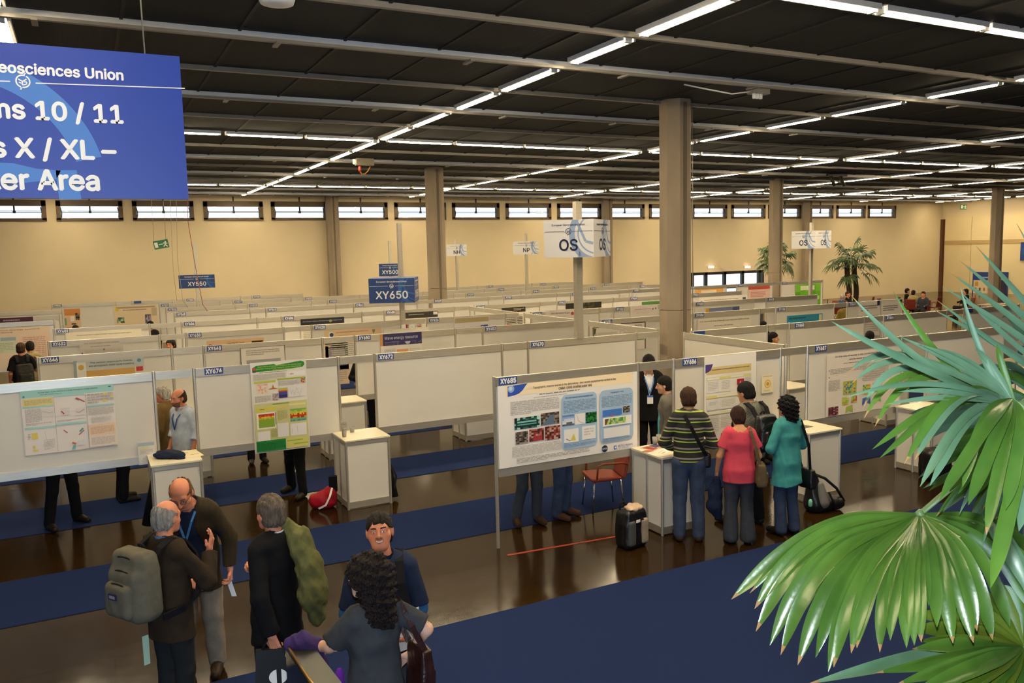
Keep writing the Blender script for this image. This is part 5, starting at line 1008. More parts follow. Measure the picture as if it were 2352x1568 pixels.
# --- pole signs
def pole_sign(label, base, ztop, z0, z1, w, rot, txt, face, ink, deep=None, small=True, off=0.0, pole_w=.045, zbase=2.03, both=True):
    x, y = base
    t = thing('pole_sign', label, 'sign', (x, y, 0), 0, 'pole signs standing among the boards')
    m = MB(); m.box((-pole_w, -pole_w, zbase), (pole_w, pole_w, ztop), M_alu)
    if zbase > 1: m.box((-pole_w-.005, -pole_w-.005, zbase), (pole_w+.005, pole_w+.005, zbase+.1), M_alu)
    m.build('pole', t)
    c = Vector((off, 0, 0)); R_ = Matrix.Rotation(math.radians(rot), 3, 'Z'); u = R_@UX; v = R_@UY; d = w if deep is None else deep
    b = MB(); b.obox(c+UZ*((z0+z1)/2), u*(w/2), v*(d/2), UZ*((z1-z0)/2), face); bx = b.build('sign_box', t)
    mk = flat('8FA6CC') if face is not M_blue2 else flat('3A6AAE')
    for k, (uu, nn, dd, ww) in enumerate(((u, -v, d/2, w), (v, u, w/2, d), (-v, -u, w/2, d))):
        if k and not both: continue
        cc = c+nn*(dd+.002)+UZ*((z0+z1)/2); h = z1-z0
        m = MB()
        # big faint emblem running off the right of the face
        for a0, a1, ra, rb in ((100, 285, .62, .78), (130, 270, .50, .54)):
            n = 18
            for i in range(n):
                a, a2 = math.radians(a0+(a1-a0)*i/n), math.radians(a0+(a1-a0)*(i+1)/n); e = Vector((ww*.56, h*.12))
                qd = [cc+uu*min(ww*.495, max(-ww*.495, e.x+h*r*math.cos(x)))+UZ*min(h*.495, max(-h*.495, e.y+h*r*math.sin(x))) for x, r in ((a, ra), (a2, ra), (a2, rb), (a, rb))]
                m.add(qd, [(0, 1, 2, 3)], mk)
        for p, q2, th in (((.16, .48), (.34, -.08), .035), ((.34, -.08), (.49, -.14), .035), ((.24, -.36), (.20, -.49), .03)):
            A = cc+uu*(ww*p[0])+UZ*(h*p[1]); B = cc+uu*(ww*q2[0])+UZ*(h*q2[1]); dn = (B-A).normalized(); nn2 = (uu*(-dn.z)+UZ*dn.dot(uu))*(th*h); m.add([A-nn2, B-nn2, B+nn2, A+nn2], [(0, 1, 2, 3)], mk)
        m.build('emblem_backdrop', bx)
        m = MB(); cc = cc+nn*.0015
        put_text(m, txt, cc-UZ*(h*.17), uu, UZ, ink, height=h*.30, bold=.02)
        put_text(m, 'European Geosciences Union', cc+UZ*(h*.36), uu, UZ, ink, width=ww*.66, bold=.015)
        logo(m, cc+UZ*(h*.19), uu, UZ, h*.085, ink)
        for s0, s1 in ((-.48, -.08), (.08, .48)):
            A = cc+uu*(ww*s0)+UZ*(h*.19); B = cc+uu*(ww*s1)+UZ*(h*.19); m.quad(A-UZ*.003, B-UZ*.003, B+UZ*.003, A+UZ*.003, ink)
        m.build('lettering', bx)
    return t
M_blue2 = mat('deep_blue_sign', '1E3F7E', .45); M_whites = mat('white_sign_card', 'DCDCE0', .5); INK = flat('23284A'); LET = M_letter
pole_sign('Blue box sign lettered XY650 on a tall grey pole', (6.09, 17.0), 4.12, 2.44, 2.96, .96, -26, 'XY650', M_blue2, LET, off=-.16)
pole_sign('Blue sign lettered XY550 on a grey pole at the back left', (2.95, 26.0), 3.9, 2.58, 2.97, 1.0, -8, 'XY550', M_blue2, LET, both=False, deep=.12)
pole_sign('Small blue sign lettered XY500 behind the XY650 pole', (10.75, 31.2), 3.95, 2.58, 3.06, .86, -22, 'XY500', M_blue2, LET, both=False, deep=.5, zbase=0)
pole_sign('Large white box sign lettered OS on a tall grey pole', (7.16, 11.48), 4.25, 3.36, 3.95, .84, -52, 'OS', M_whites, INK, pole_w=.055)
pole_sign('Small white sign lettered NH on a thin pole at the back', (13.4, 30.7), 3.95, 3.3, 3.76, .82, -12, 'NH', M_whites, INK, both=False, deep=.1, zbase=0)
pole_sign('Small white sign lettered NP on a thin pole at the back', (14.7, 27.2), 4.08, 3.32, 3.8, .98, -12, 'NP', M_whites, INK, both=False, deep=.1, zbase=0)
pole_sign('White two sided OS sign before the far wall, left of the palm', (21.65, 20.0), 4.18, 3.32, 3.9, .9, -80, 'OS', M_whites, INK, zbase=0)
# --- emergency exit signs
M_green = mat('exit_green', '0E7A4A', .4)
def exit_sign(px, py, Y, wpx, tilt, label):
    p = at_y(px, py, Y); s = FPX/proj(p)[2]; w = wpx/s; h = w*.6
    t = thing('exit_sign', label, 'sign', p); R_ = Matrix.Rotation(math.radians(tilt), 3, 'Y'); u, v = R_@UX, R_@UZ
    m = MB(); m.obox((0, 0, 0), u*(w/2), UY*.02, v*(h/2), M_green); m.build('sign_panel', t)
    m = MB(); f = lambda a, b: u*(a*w)+v*(b*h)-UY*.0215
    m.add([f(-.44,-.3), f(-.22,-.3), f(-.22,.3), f(-.44,.3)], [(0,1,2,3)], M_letter)
    m.add([f(-.16,-.04), f(.14,-.04), f(.14,.06), f(-.16,.06)], [(0,1,2,3)], M_letter)
    m.add([f(.26,.28), f(.34,.3), f(.36,.18), f(.28,.16)], [(0,1,2,3)], M_letter)
    for a, b in (((.3,.15),(.26,-.1)), ((.26,-.1),(.4,-.36)), ((.26,-.1),(.14,-.32)), ((.3,.1),(.42,-.02)), ((.3,.1),(.16,.1))):
        A, B = f(*a), f(*b); d = (B-A).normalized(); n = Vector((-d.z, 0, d.x))*(.035*w); m.add([A-n, B-n, B+n, A+n], [(0,1,2,3)], M_letter)
    m.build('pictogram', t)
    for sx in (-.4, .4):
        A = u*(sx*w)+v*(h/2); m = MB(); m.tube([A, (A.x, 0, HC+.06-p.z)], .006, M_wire, 5); m.build('hanging_wire', t)
exit_sign(370, 561, 28.0, 32, -10, 'Green running man exit sign hanging above the back left boards')
exit_sign(2213, 475, 33.0, 20, 0, 'Green exit sign hanging near the right corner')
# --- loose cables
def cable(label, pts, r, m_, name='cable'):
    mm = MB(); mm.tube(pts, r, m_, 5); return tag(mm.build(name), label, 'cable')
cable('Thin red cable hanging past the XY550 pole', [(at_y(430, 470, 25.9).x, 25.6, HC+.06)]+[at_y(x, y, 25.6) for x, y in ((432, 510), (445, 590), (456, 650), (466, 700), (478, 716))], .009, mat('red_cable', 'A0482E', .6))
cable('Thin pale cable hanging left of the XY550 sign', [(at_y(405, 460, 25.9).x, 25.9, HC+.06)]+[at_y(x, y, 25.9) for x, y in ((405, 470), (408, 600), (420, 690), (432, 706))], .007, M_wire)
cable('Thin pale cable left of the other one, hanging from the ceiling', [(at_y(390, 460, 28.2).x, 28.2, HC+.06)]+[at_y(x, y, 28.2) for x, y in ((391, 470), (398, 620), (406, 690))], .007, M_wire)
# --- ceiling fittings
p = at_z(822, 376, 5.86)
t = thing('ceiling_socket', 'White ceiling socket box with red plug and looping orange lead', 'socket', p)
m = MB(); m.box((-.05, -.09, -.04), (.42, .09, .14), mat('grey_box', '7E7662', .5)); m.build('box', t)
m = MB(); m.lathe([(.03, 0), (.06, .01), (.06, .13), (.03, .14)], (-.08, 0, -.02), M_white, 12); m.build('lamp_head', t)
m = MB(); m.lathe([(.035, 0), (.04, .04), (.04, .1), (.03, .14)], (.04, -.02, -.2), mat('red_plug', 'B02A22', .5), 12); m.build('plug', t)
m = MB(); m.tube([(.04, -.02, -.2), (.09, -.02, -.27), (.18, -.02, -.26), (.27, -.02, -.18), (.33, -.02, -.06)], .014, mat('orange_lead', 'A8741E', .5), 6); m.build('lead', t)
p = at_z(1742, 212, 5.9)
t = thing('junction_box', 'Grey junction box with three sockets under the ceiling beam', 'socket', p)
m = MB(); m.box((-.17, -.08, -.03), (.17, .08, .1), M_beam); m.build('box', t)
for k in range(3): m = MB(); m.lathe([(.022, 0), (.028, .01), (.028, .09)], (-.12+.07*k, -.03, -.11), M_trunk, 10); m.build('plug', t)
m = MB(); m.tube([(-.17, 0, 0), (-.55, .0, -.06), (-.95, .1, .0), (-1.25, .3, .09)], .012, M_trunk, 6); m.build('lead', t)
p = at_z(1922, 408, 5.88)
t = thing('ceiling_spotlight', 'Dark spotlight pair hanging under the far ceiling', 'lamp', p)
m = MB(); m.box((-.5, -.05, .06), (.5, .05, .13), M_dark); m.build('track', t)
for sx in (-.3, .2): m = MB(); m.tube([(sx, 0, .06), (sx+.05, 0, -.1), (sx+.1, -.1, -.3)], .06, M_dark, 8); m.build('spot', t)
p = at_z(636, 4, 5.97); t = MB(); t.lathe([(.05, -.03), (.16, -.02), (.18, .03), (.18, .05)], p, M_trunk, 20); tag(t.build('smoke_detector'), 'Round pale smoke detector on the ceiling at the top of the picture', 'smoke detector')
# --- emergency twin lamps on the far wall
M_lampglow = mat('warm_lamp_glow', 'FFF2D8', .4, emit=(1, .78, .5), estr=6)
for px, nm in ((1633, 'left'), (1717, 'right')):
    p = at_y(px, 613, YF-.08); t = thing('wall_lamp', 'Small warm twin wall lamp above the glazed entrance, %s of the two' % nm, 'lamp', p)
    m = MB(); m.box((-.2, .0, -.06), (.2, .08, .06), M_white); m.build('backplate', t)
    for sx in (-.1, .1): m = MB(); m.box((sx-.07, -.05, -.055), (sx+.07, .0, .055), M_lampglow); m.build('lamp_head', t)
# --- red tape on the floor
m = MB(); a, b = at_z(1165, 1275, .001), at_z(1425, 1230, .001); d = (b-a).normalized(); n = Vector((-d.y, d.x, 0))*.02
m.add([a-n, b-n, b+n, a+n, a-n+UZ*.002, b-n+UZ*.002, b+n+UZ*.002, a+n+UZ*.002], [(0,3,2,1),(4,5,6,7),(0,1,5,4),(1,2,6,5),(2,3,7,6),(3,0,4,7)], mat('red_tape', '8A2A18', .5)); tag(m.build('floor_tape'), 'Thin red tape line on the brown floor in front of board XY685', 'tape')
# --- counter at the end of XY670
counter(8.2, 8.78, 10.72, 11.42, .97, 'White counter at the right end of board XY670, a black bag on it')
# --- bags
def strap(name, pts, w, m_, parent, th=.004):
    mm = MB(); P_ = [Vector(p) for p in pts]
    for a, b in zip(P_, P_[1:]):
        d = (b-a).normalized(); n = d.cross(Vector((0, 1, .2))).normalized()
        mm.obox((a+b)/2, (b-a)*.52, n*(w/2), d.cross(n)*th, m_)
    return mm.build(name, parent)
def worn_backpack(pers, label, mats, size=(.32, .17, .46), zc=1.17, yc=-.255, logo_=False, res=.011):
    root, J_, Mw, s = P[pers]; loc = Mw@Vector((0, yc*s, zc*s))
    t = thing('backpack', label, 'backpack', loc, root.rotation_euler.z); w, d, h = size
    def body(Q): return union([rbox(Q, (0,0,0), (w/2,d/2,h/2), .07)+.10*np.clip((Q[:,2]-h*.2)/h, 0, 1)*.8, rbox(Q, (0,-.03,-.06), (w/2*.95,d/2,h/2*.75), .07)], .03)+wrink(Q, 41, .005, 25)
    sdf_obj('main_compartment', body, (-w*.75,-d,-h*.7), (w*.75,d,h*.7), res, mats[0], t)
    sdf_obj('front_pocket', lambda Q: rbox(Q, (0,-d*.62,-h*.16), (w*.36,.055,h*.24), .045)+wrink(Q, 42, .004, 25), (-w*.6,-d*1.2,-h*.5), (w*.6,d*.2,h*.3), res, mats[0], t)
    for z, ww, yy in ((h*.30, .36, -.025), (h*.13, .40, -.055), (-h*.02, .33, -.098)):
        m = MB(); m.tube([(w*ww*math.cos(a), yy-.052, z+.05*math.sin(a)) for a in np.linspace(0, math.pi, 11)], .0065, mats[1], 5); m.build('zip', t)
    if logo_:
        m = MB(); m.box((-.05, -d*.62-.064, -h*.12), (.035, -d*.62-.058, -h*.04), flat('2A2A4A')); m.box((-.035, -d*.62-.067, -h*.1), (.02, -d*.62-.063, -h*.06), flat('8A8090')); m.build('patch', t)
    for sx in (-1, 1):
        strap('shoulder_strap', [Vector((sx*a, b-yc, c-zc))*s for a, b, c in ((.09, -.19, 1.38), (.10, -.13, 1.47), (.105, -.03, 1.515), (.11, .07, 1.475), (.12, .145, 1.36), (.15, .168, 1.22), (.185, .11, 1.08), (.19, -.02, 1.0), (.15, -.17, .98))], .055, mats[1], t, .008)
    m = MB(); m.tube([(-.03, .07, h*.42), (-.02, .05, h*.5), (.02, .05, h*.5), (.03, .07, h*.42)], .008, mats[1], 6); m.build('grab_handle', t)
    return t
M_gpack = cloth('grey_canvas', '5C584C'); M_bstrap = cloth('black_webbing', '17161A'); M_bpack = mat('black_nylon', '0F1014', .35, vary=.2, scale=9, bump=.2, bscale=40, spec=.6)
worn_backpack('pack', 'Grey canvas backpack with black zips on the balding man in brown', (M_gpack, M_bstrap), (.36, .2, .52), zc=1.25, yc=-.26, logo_=True)
worn_backpack('check', 'Black glossy backpack worn by the man in the checked shirt', (M_bpack, M_bstrap), (.30, .16, .48), zc=1.2, yc=-.25)
worn_backpack('tee', 'Dark rucksack on the back of the man in black T-shirt', (cloth('dark_olive', '2A2824'), M_bstrap), (.34, .2, .5), zc=1.12, yc=-.27, res=.016)
# straps of the smiling man's rucksack come over both shoulders
worn_backpack('smile', 'Black rucksack of the smiling man, straps over both shoulders', (M_bpack, M_bstrap), (.30, .14, .42), zc=1.2, yc=-.24, res=.014)
# coat over the suit man's shoulder
root, J_, Mw, s = P['suit']
t = MB()
def drape(name, label, pers, pts, rad, m_, cat, seed, res=.012, amp=.01, f=22, squash=.55):
    root, J_, Mw, s = P[pers]
    A = [np.array(p, float)*s for p in pts]
    lo = np.min(A, 0)-max(rad)*s-.03; hi = np.max(A, 0)+max(rad)*s+.03
    def fn(Q):
        d = None
        for a, b, r1, r2 in zip(A, A[1:], rad, rad[1:]):
            q = cone(Q, a, b, r1*s, r2*s, squash); d = q if d is None else smin(d, q, .03)
        return d+wrink(Q, seed, amp, f)+wrink(Q, seed+1, amp*.5, f*2)
    V, F = surfnet(fn, lo, hi, res); o = np_mesh(name, [(V, F, 0)], [m_], None); o.location = root.location; o.rotation_euler = root.rotation_euler
    return tag(o, label, cat)
M_coat = cloth('olive_coat_cloth', '5E5E38', vary=.2)
drape('coat', 'Olive green coat slung over the shoulder and back of the man in black suit', 'suit', [(.09, .08, 1.46), (.10, -.03, 1.50), (.11, -.14, 1.44), (.13, -.20, 1.24), (.14, -.22, 1.05), (.17, -.21, .88)], [.06, .075, .085, .105, .115, .07], M_coat, 'coat', 51, .0095, .010, 30, .62)
# black bag with white emblem
loc = J_['wrL']; t = thing('carrier_bag', 'Black flat bag with white round emblem held by the man in black suit', 'bag', loc-UZ*.09+_r0*.0, -(YAW)+.25)
m = MB(); m.prism([(-.11, -.02, 0), (.12, -.02, -.0), (.14, -.02, -.42), (-.13, -.02, -.34)], (0, .04, 0), mat('black_bag_cloth', '101012', .6)); m.build('bag_body', t)
m = MB()
for sx in (-.5, .5): m.tube([(sx*.14, 0, -.01), (sx*.07, 0, .06), (0, 0, .08)], .008, M_bstrap, 6)
m.build('handles', t)
m = MB(); 
for a0, a1 in ((100, 260), (-70, 70)):
    A = [math.radians(a0+(a1-a0)*k/10) for k in range(11)]; m.add([(.03+.062*math.cos(a), -.0215, -.2+.055*math.sin(a)) for a in A], [tuple(range(11))], M_letter)
m.quad((-.0, -.0215, -.275), (.05, -.0215, -.275), (.05, -.0215, -.268), (-.0, -.0215, -.268), M_letter); m.build('emblem', t)
# papers in hands
def paper(label, c, u, v, m_=None, name='paper_sheet'):
    mm = MB(); c, u, v = Vector(c), Vector(u), Vector(v); mm.obox(c, u, v, u.cross(v).normalized()*.0015, m_ or mat('white_paper', 'E8E8EC', .5)); return tag(mm.build(name), label, 'paper')
root, J_, Mw, s = P['blazer']; paper('Folded white paper in the hand of the ruddy man in blazer', J_['wrL']+Vector((0, 0, -.17)), _r0*.02+UZ*-.0, UZ*-.075+_r0*.02)
root, J_, Mw, s = P['smile']; paper('White sheet held upright by the smiling man', J_['wrL']+_r0*.02+UZ*.07-Vector((_f.x, _f.y, 0))*.05, _r0*.055+UZ*.02, UZ*.13+_r0*.02)
root, J_, Mw, s = P['red']; paper('Small rolled white paper in the left hand of the woman in red', J_['wrL']+UZ*-.16+_r0*.03, _r0*.012, UZ*-.07+_r0*.03)
root, J_, Mw, s = P['pack']; paper('Pale green folder hanging below the grey backpack', Mw@Vector((-.10, -.15, .66)), (Mw.to_3x3()@Vector((.005, .022, 0))), UZ*.11, mat('pale_green_card', 'B4D0B4', .5))
# jacket over red woman's hand
drape('jacket', 'Dark jacket held low by the woman in the red T-shirt', 'red', [(-.27, .08, .80), (-.28, .10, .62), (-.29, .10, .45), (-.24, .12, .30)], [.05, .085, .09, .05], C_navy, 'jacket', 61, .012, .010, 20, .7)
def shoulder_bag(pers, label, m_, c, size, straps, flap=None, sm=None, res=.009, cat='bag'):
    root, J_, Mw, s = P[pers]; t = thing('shoulder_bag', label, cat, Mw@(Vector(c)*s), root.rotation_euler.z); w, d, h = size
    sdf_obj('bag_body', lambda Q: rbox(Q, (0,0,0), (d/2,w/2,h/2), .035)+.03*np.clip(Q[:,2]/h+.2, 0, 1)+wrink(Q, 71, .005, 30), (-d,-w*.7,-h*.7), (d,w*.7,h*.7), res, m_, t)
    sdf_obj('pocket', lambda Q: rbox(Q, (d*.42,0,-h*.12), (.022,w*.33,h*.24), .02)+wrink(Q, 72, .003, 40), (-d,-w*.6,-h*.5), (d*1.2,w*.6,h*.4), res, m_, t)
    strap('strap', [Vector(p)*s-Vector(c)*s for p in straps], .035, sm or m_, t, .005)
    return t
M_leather = mat('dark_brown_leather', '2E1612', .3, vary=.25, scale=10, bump=.15, bscale=60, spec=.6); M_brownbag = cloth('khaki_brown_bag', '564A36')
shoulder_bag('curly', 'Dark brown leather shoulder bag at the hip of the curly haired woman', M_leather, (.27, -.05, .98), (.24, .11, .40), [(.27, -.12, 1.15), (.20, -.10, 1.32), (.14, -.06, 1.47), (.13, .02, 1.50), (.17, .12, 1.36), (.25, .06, 1.16)])
shoulder_bag('red', 'Khaki brown shoulder bag of the woman in the red T-shirt', M_brownbag, (.24, -.13, .94), (.26, .12, .28), [(.22, -.19, 1.06), (.17, -.17, 1.28), (.12, -.10, 1.46), (.12, .0, 1.50), (.16, .12, 1.36), (.24, .0, 1.06)])
shoulder_bag('teal', 'Black handbag hanging at the side of the woman in teal', M_bpack, (.27, -.06, .72), (.24, .11, .26), [(.26, -.12, .84), (.22, -.13, 1.15), (.13, -.09, 1.46), (.12, .0, 1.49), (.18, .12, 1.2), (.27, .04, .84)])
shoulder_bag('l3', 'Dark bag at the hip of the striding person behind board XY674', M_bpack, (.27, -.02, .82), (.26, .1, .3), [(.26, -.1, .96), (.2, -.12, 1.3), (.13, .0, 1.5), (.2, .1, 1.2)], res=.014)
# cross-body straps
root, J_, Mw, s = P['stripe']; t = thing('cross_body_bag', 'Black cross body bag strap over the striped sweater', 'bag', root.location, root.rotation_euler.z)
strap('strap', [Vector(p)*s for p in ((-.075, .03, 1.525), (-.06, -.10, 1.47), (.0, -.165, 1.36), (.08, -.158, 1.20), (.15, -.125, 1.07), (.19, -.05, 1.0))], .042, M_bstrap, t, .006)
sdf_obj('bag_body', lambda Q: rbox(Q, np.array((.20, .09, .93))*s, (.05, .11, .09), .03), (.08, -.1, .75), (.4, .35, 1.15), .012, M_bpack, t)
root, J_, Mw, s = P['beige']; t = thing('cross_body_bag', 'Dark strap bag across the back of the man in beige shirt', 'bag', root.location, root.rotation_euler.z)
strap('strap', [Vector(p)*s for p in ((-.08, -.09, 1.49), (-.0, -.155, 1.36), (.09, -.145, 1.18), (.17, -.08, 1.02))], .035, M_bstrap, t, .006)
sdf_obj('bag_body', lambda Q: rbox(Q, np.array((.21, -.02, .92))*s, (.05, .12, .1), .03), (.08, -.25, .7), (.4, .25, 1.15), .014, M_bpack, t)
# scarf at the curly woman's side
drape('scarf', 'Bright purple scarf hanging at the left side of the curly haired woman', 'curly', [(-.19, .10, 1.06), (-.205, .10, .85), (-.20, .11, .62)], [.03, .045, .04], cloth('purple_silk', '6A2A98'), 'scarf', 81, .009, .006, 30)
# stair handrail with the purple jacket
t = thing('stair_railing', 'Dark stair railing with brass edge rising into the bottom of the picture', 'railing', (0, 0, 0))
dh = proj(P['curly'][1]['wrL'])[2]; ra, rb = at_d(655, 1478, dh), at_d(735, 1600, dh*.8)
a2, b2 = ra+_r0*.15, rb+_r0*.15
Mrail = mat('olive_dark_rail', '2C2E22', .3, metal=.3); Mbrass = mat('brass_edge', '8A6A30', .35, metal=.7)
m = MB(); dn = Vector((0, 0, -.03)); m.prism([ra, rb, b2, a2], dn, Mrail); m.build('handrail', t)
m = MB(); m.tube([ra+UZ*.006, rb+UZ*.006], .009, Mbrass, 8); m.build('brass_edge', t)
m = MB(); m.prism([ra+Vector((0,0,-.03)), rb+Vector((0,0,-.03)), Vector((rb.x, rb.y, 0.0)), Vector((ra.x, ra.y, 0.0))], _r0*.03, mat('dark_rail_glass', '141A1E', .15)); m.build('side_panel', t)
hub = at_d(694, 1486, dh-.08)
M_pj = cloth('purple_jacket', '3A2A5E')
A = [hub+_r0*a+UZ*b for a, b in ((-.06, .015), (.01, .03), (.06, -.01), (.08, -.12), (.09, -.33))]
rr = [.045, .055, .058, .055, .038]
def fn(Q):
    d = None
    for a, b, r1, r2 in zip(A, A[1:], rr, rr[1:]):
        k = cone(Q, a, b, r1, r2); d = k if d is None else smin(d, k, .03)
    return d+wrink(Q, 91, .008, 34)+wrink(Q, 92, .005, 70)
AA = np.array([tuple(a) for a in A]); V, F = surfnet(fn, AA.min(0)-.14, AA.max(0)+.14, .009)
tag(np_mesh('jacket', [(V, F, 0)], [M_pj], None), 'Purple jacket thrown over the stair railing under the outstretched hand', 'jacket')
# --- things on and beside the counters
def on_px(x, y, z): return at_z(x, y, z)
CT = .97
# counter A: jacket + papers
c = on_px(385, 1042, CT+.04)
sdf_obj_ = lambda name, label, cat, fn, c, ext, res, m_: tag(np_mesh(name, [(*surfnet(fn, (-ext[0], -ext[1], -ext[2]), ext, res), 0)], [m_], None), label, cat)
def placed(o, loc, rz=0): o.location = loc; o.rotation_euler = (0, 0, rz); return o
placed(sdf_obj_('jacket', 'Dark navy jacket lying on the counter beside board XY675', 'jacket', lambda Q: union([ell(Q, (0,0,0), (.17,.14,.05)), ell(Q, (.09,-.1,-.01), (.11,.1,.05)), ell(Q, (.13,-.2,-.06), (.06,.04,.08))], .03)+wrink(Q, 93, .006, 30), c, (.3, .3, .2), .011, C_navy), c)
def sheet(label, x, y, w, d, rz, col, els=(), z=CT, k=0, name='leaflet'):
    p = on_px(x, y, z); m = MB(); th = .004+.002*k
    m.box((-w/2, -d/2, 0), (w/2, d/2, th), mat('paper_'+col, col, .5))
    for i, (u0, v0, u1, v1, c_) in enumerate(els): m.quad((-w/2+u0*w, -d/2+v0*d, th+.0005+.0003*i), (-w/2+u1*w, -d/2+v0*d, th+.0005+.0003*i), (-w/2+u1*w, -d/2+v1*d, th+.0005+.0003*i), (-w/2+u0*w, -d/2+v1*d, th+.0005+.0003*i), flat(c_))
    o = m.build(name); o.location = (p.x, p.y, z); o.rotation_euler = (0, 0, rz); return tag(o, label, 'paper')
sheet('Cream handout on the counter between boards XY675 and XY674', 431, 1043, .30, .42, .15, 'E8DCB0', ((.1,.7,.6,.74,'8A7A5A'), (.1,.5,.5,.53,'8A7A5A'), (.55,.3,.9,.34,'8A7A5A')))
sheet('Glossy red and blue leaflet on the counter right of board XY685', 1502, 1027, .30, .21, .3, 'C8A890', ((.05,.1,.4,.9,'9A3A2A'), (.45,.3,.95,.9,'4A4A7A'), (.5,.1,.8,.25,'D88A5A')))
sheet('Rust coloured card on the counter edge right of board XY685', 1488, 1036, .12, .08, .2, 'A85A3A')
sheet('White handout on the counter right of board XY685', 1520, 1037, .24, .18, .5, 'E6E0D4', ((.1,.2,.5,.3,'C08A7A'), (.1,.5,.8,.55,'B0A8A0')))
sheet('Dark brochure on the counter behind the woman in teal', 1846, 980, .21, .15, .1, '6A665E')
def cup(label, x, y, z, r, h, m_, n=1, name='cup', lean=0):
    p = on_px(x, y, z); mm = MB()
    mm.lathe([(r*.75, 0), (r, h), (r*.93, h), (r*.7, .006)], (0, 0, 0), m_, 14)
    if n > 1:
        for k in range(1, n): mm.lathe([(r*.97, h+.02*(k-1)), (r*1.06, h+.02*k-.006), (r*1.06, h+.02*k), (r*.9, h+.02*k)], (0, 0, 0), m_, 14)
    o = mm.build(name); o.location = (p.x, p.y, z); return tag(o, label, 'cup')
M_plas = mat('clear_plastic_cup', 'D8D4C8', .15, trans=.6, spec=.6)
cup('Tall stack of clear plastic cups on the counter right of board XY674', 791, 1003, CT, .036, .09, M_plas, 7)
cup('Upturned clear plastic glass on the counter right of board XY674', 809, 992, CT, .038, .08, M_plas)
cup('Clear glass standing by leaflets on the counter right of board XY685', 1504, 1021, CT, .035, .1, M_plas); cup('Second clear glass behind the leaflets right of board XY685', 1513, 1015, CT, .035, .1, M_plas)
c = on_px(1508, 912, CT+.07)
placed(sdf_obj_('handbag', 'Black bag slumped on the counter at the right end of board XY670', 'bag', lambda Q: union([ell(Q, (0,0,0), (.21,.12,.08)), ell(Q, (.05,0,.03), (.1,.08,.07))], .04)+wrink(Q, 95, .006, 26), c, (.3, .2, .18), .012, M_bpack), (8.48, 11.05, CT+.075))
# rolled poster tubes leaning at the counters
def tube_leaning(label, a, b, r, m_):
    t = thing('poster_tube', label, 'poster tube', a); d = Vector(b)-Vector(a)
    m = MB(); m.tube([(0,0,0), d*.5, d], r, m_, 12); m.build('tube_body', t)
    m = MB(); m.tube([d*.97, d*1.03], r*1.12, M_black, 12); m.build('end_cap', t)
    strap('carry_strap', [d*.2+Vector((.0, -r*1.2, 0)), d*.45+Vector((.05, -r*2.2, 0)), d*.75+Vector((.0, -r*1.2, 0))], .03, M_bstrap, t)
a, b = at_z(338, 1205, .07), at_y(362, 1080, 11.34); tube_leaning('Black poster tube leaning at the left side of the counter beside board XY675', a, b, .065, C_black)
a, b = at_z(908, 1140, .05), at_y(884, 1030, 11.25); tube_leaning('Slim black poster tube leaning behind the counter left of board XY672', a, b, .045, C_black)
# red bag
c = at_z(762, 1166, 0)
t = thing('bag', 'Red bag with white strap on the floor left of the counter under XY674', 'bag', (2.72, 11.12, 0), -.5)
sdf_obj('bag_body', lambda Q: np.maximum(union([ell(Q, (0,0,.1), (.2,.13,.13)), ell(Q, (.1,0,.2), (.1,.1,.1))], .05)+wrink(Q, 97, .008, 24), -Q[:,2]+.002), (-.3,-.25,-.01), (.3,.25,.4), .012, cloth('red_nylon', '9A1424', rough=.5), t)
strap('strap', [(.16, -.09, .3), (.14, -.15, .2), (.08, -.16, .08), (-.02, -.15, .03)], .025, M_white, t)
m = MB(); m.box((.1, -.02, .22), (.2, .06, .44), C_black); m.build('dark_top', t)
# beige and black backpack in front of counter
t = thing('backpack', 'Black backpack with beige side panels on the floor by the orange chair', 'backpack', (5.5, 7.72, 0), .15)
M_bei = cloth('beige_nylon', '9A8C7A'); 
sdf_obj('main_compartment', lambda Q: np.maximum(rbox(Q, (0,0,.24), (.18,.13,.25), .08)+.05*np.clip((Q[:,2]-.3)/.3,0,1)+wrink(Q, 99, .007, 24), .002-Q[:,2]), (-.3,-.25,-.01), (.3,.25,.55), .011, M_bpack, t)
for sx in (-1, 1): sdf_obj('side_panel', lambda Q: rbox(Q, (sx*.1,-.115,.2), (.055,.035,.15), .03)+.0*Q[:,0], (-.3,-.25,.0), (.3,.1,.5), .011, M_bei if sx > 0 else mat('grey_nylon', '4A4A4C', .5), t)
sdf_obj('top_flap', lambda Q: ell(Q, (.03,-.02,.47), (.12,.1,.035))+wrink(Q, 100, .008, 40), (-.2,-.2,.38), (.25,.2,.56), .01, cloth('pale_peach', 'C8AE94'), t)
m = MB(); m.box((-.06,-.155,.33), (.0,-.148,.36), M_white); m.box((.02,-.155,.345), (.06,-.148,.36), mat('chrome_buckle', 'D8D8E8', .1, metal=1)); m.build('buckle', t)
m = MB(); m.tube([(-.12,.06,.44), (-.13,.05,.52), (-.07,.05,.54), (-.02,.06,.48)], .012, M_bstrap, 6); m.build('grab_handle', t)
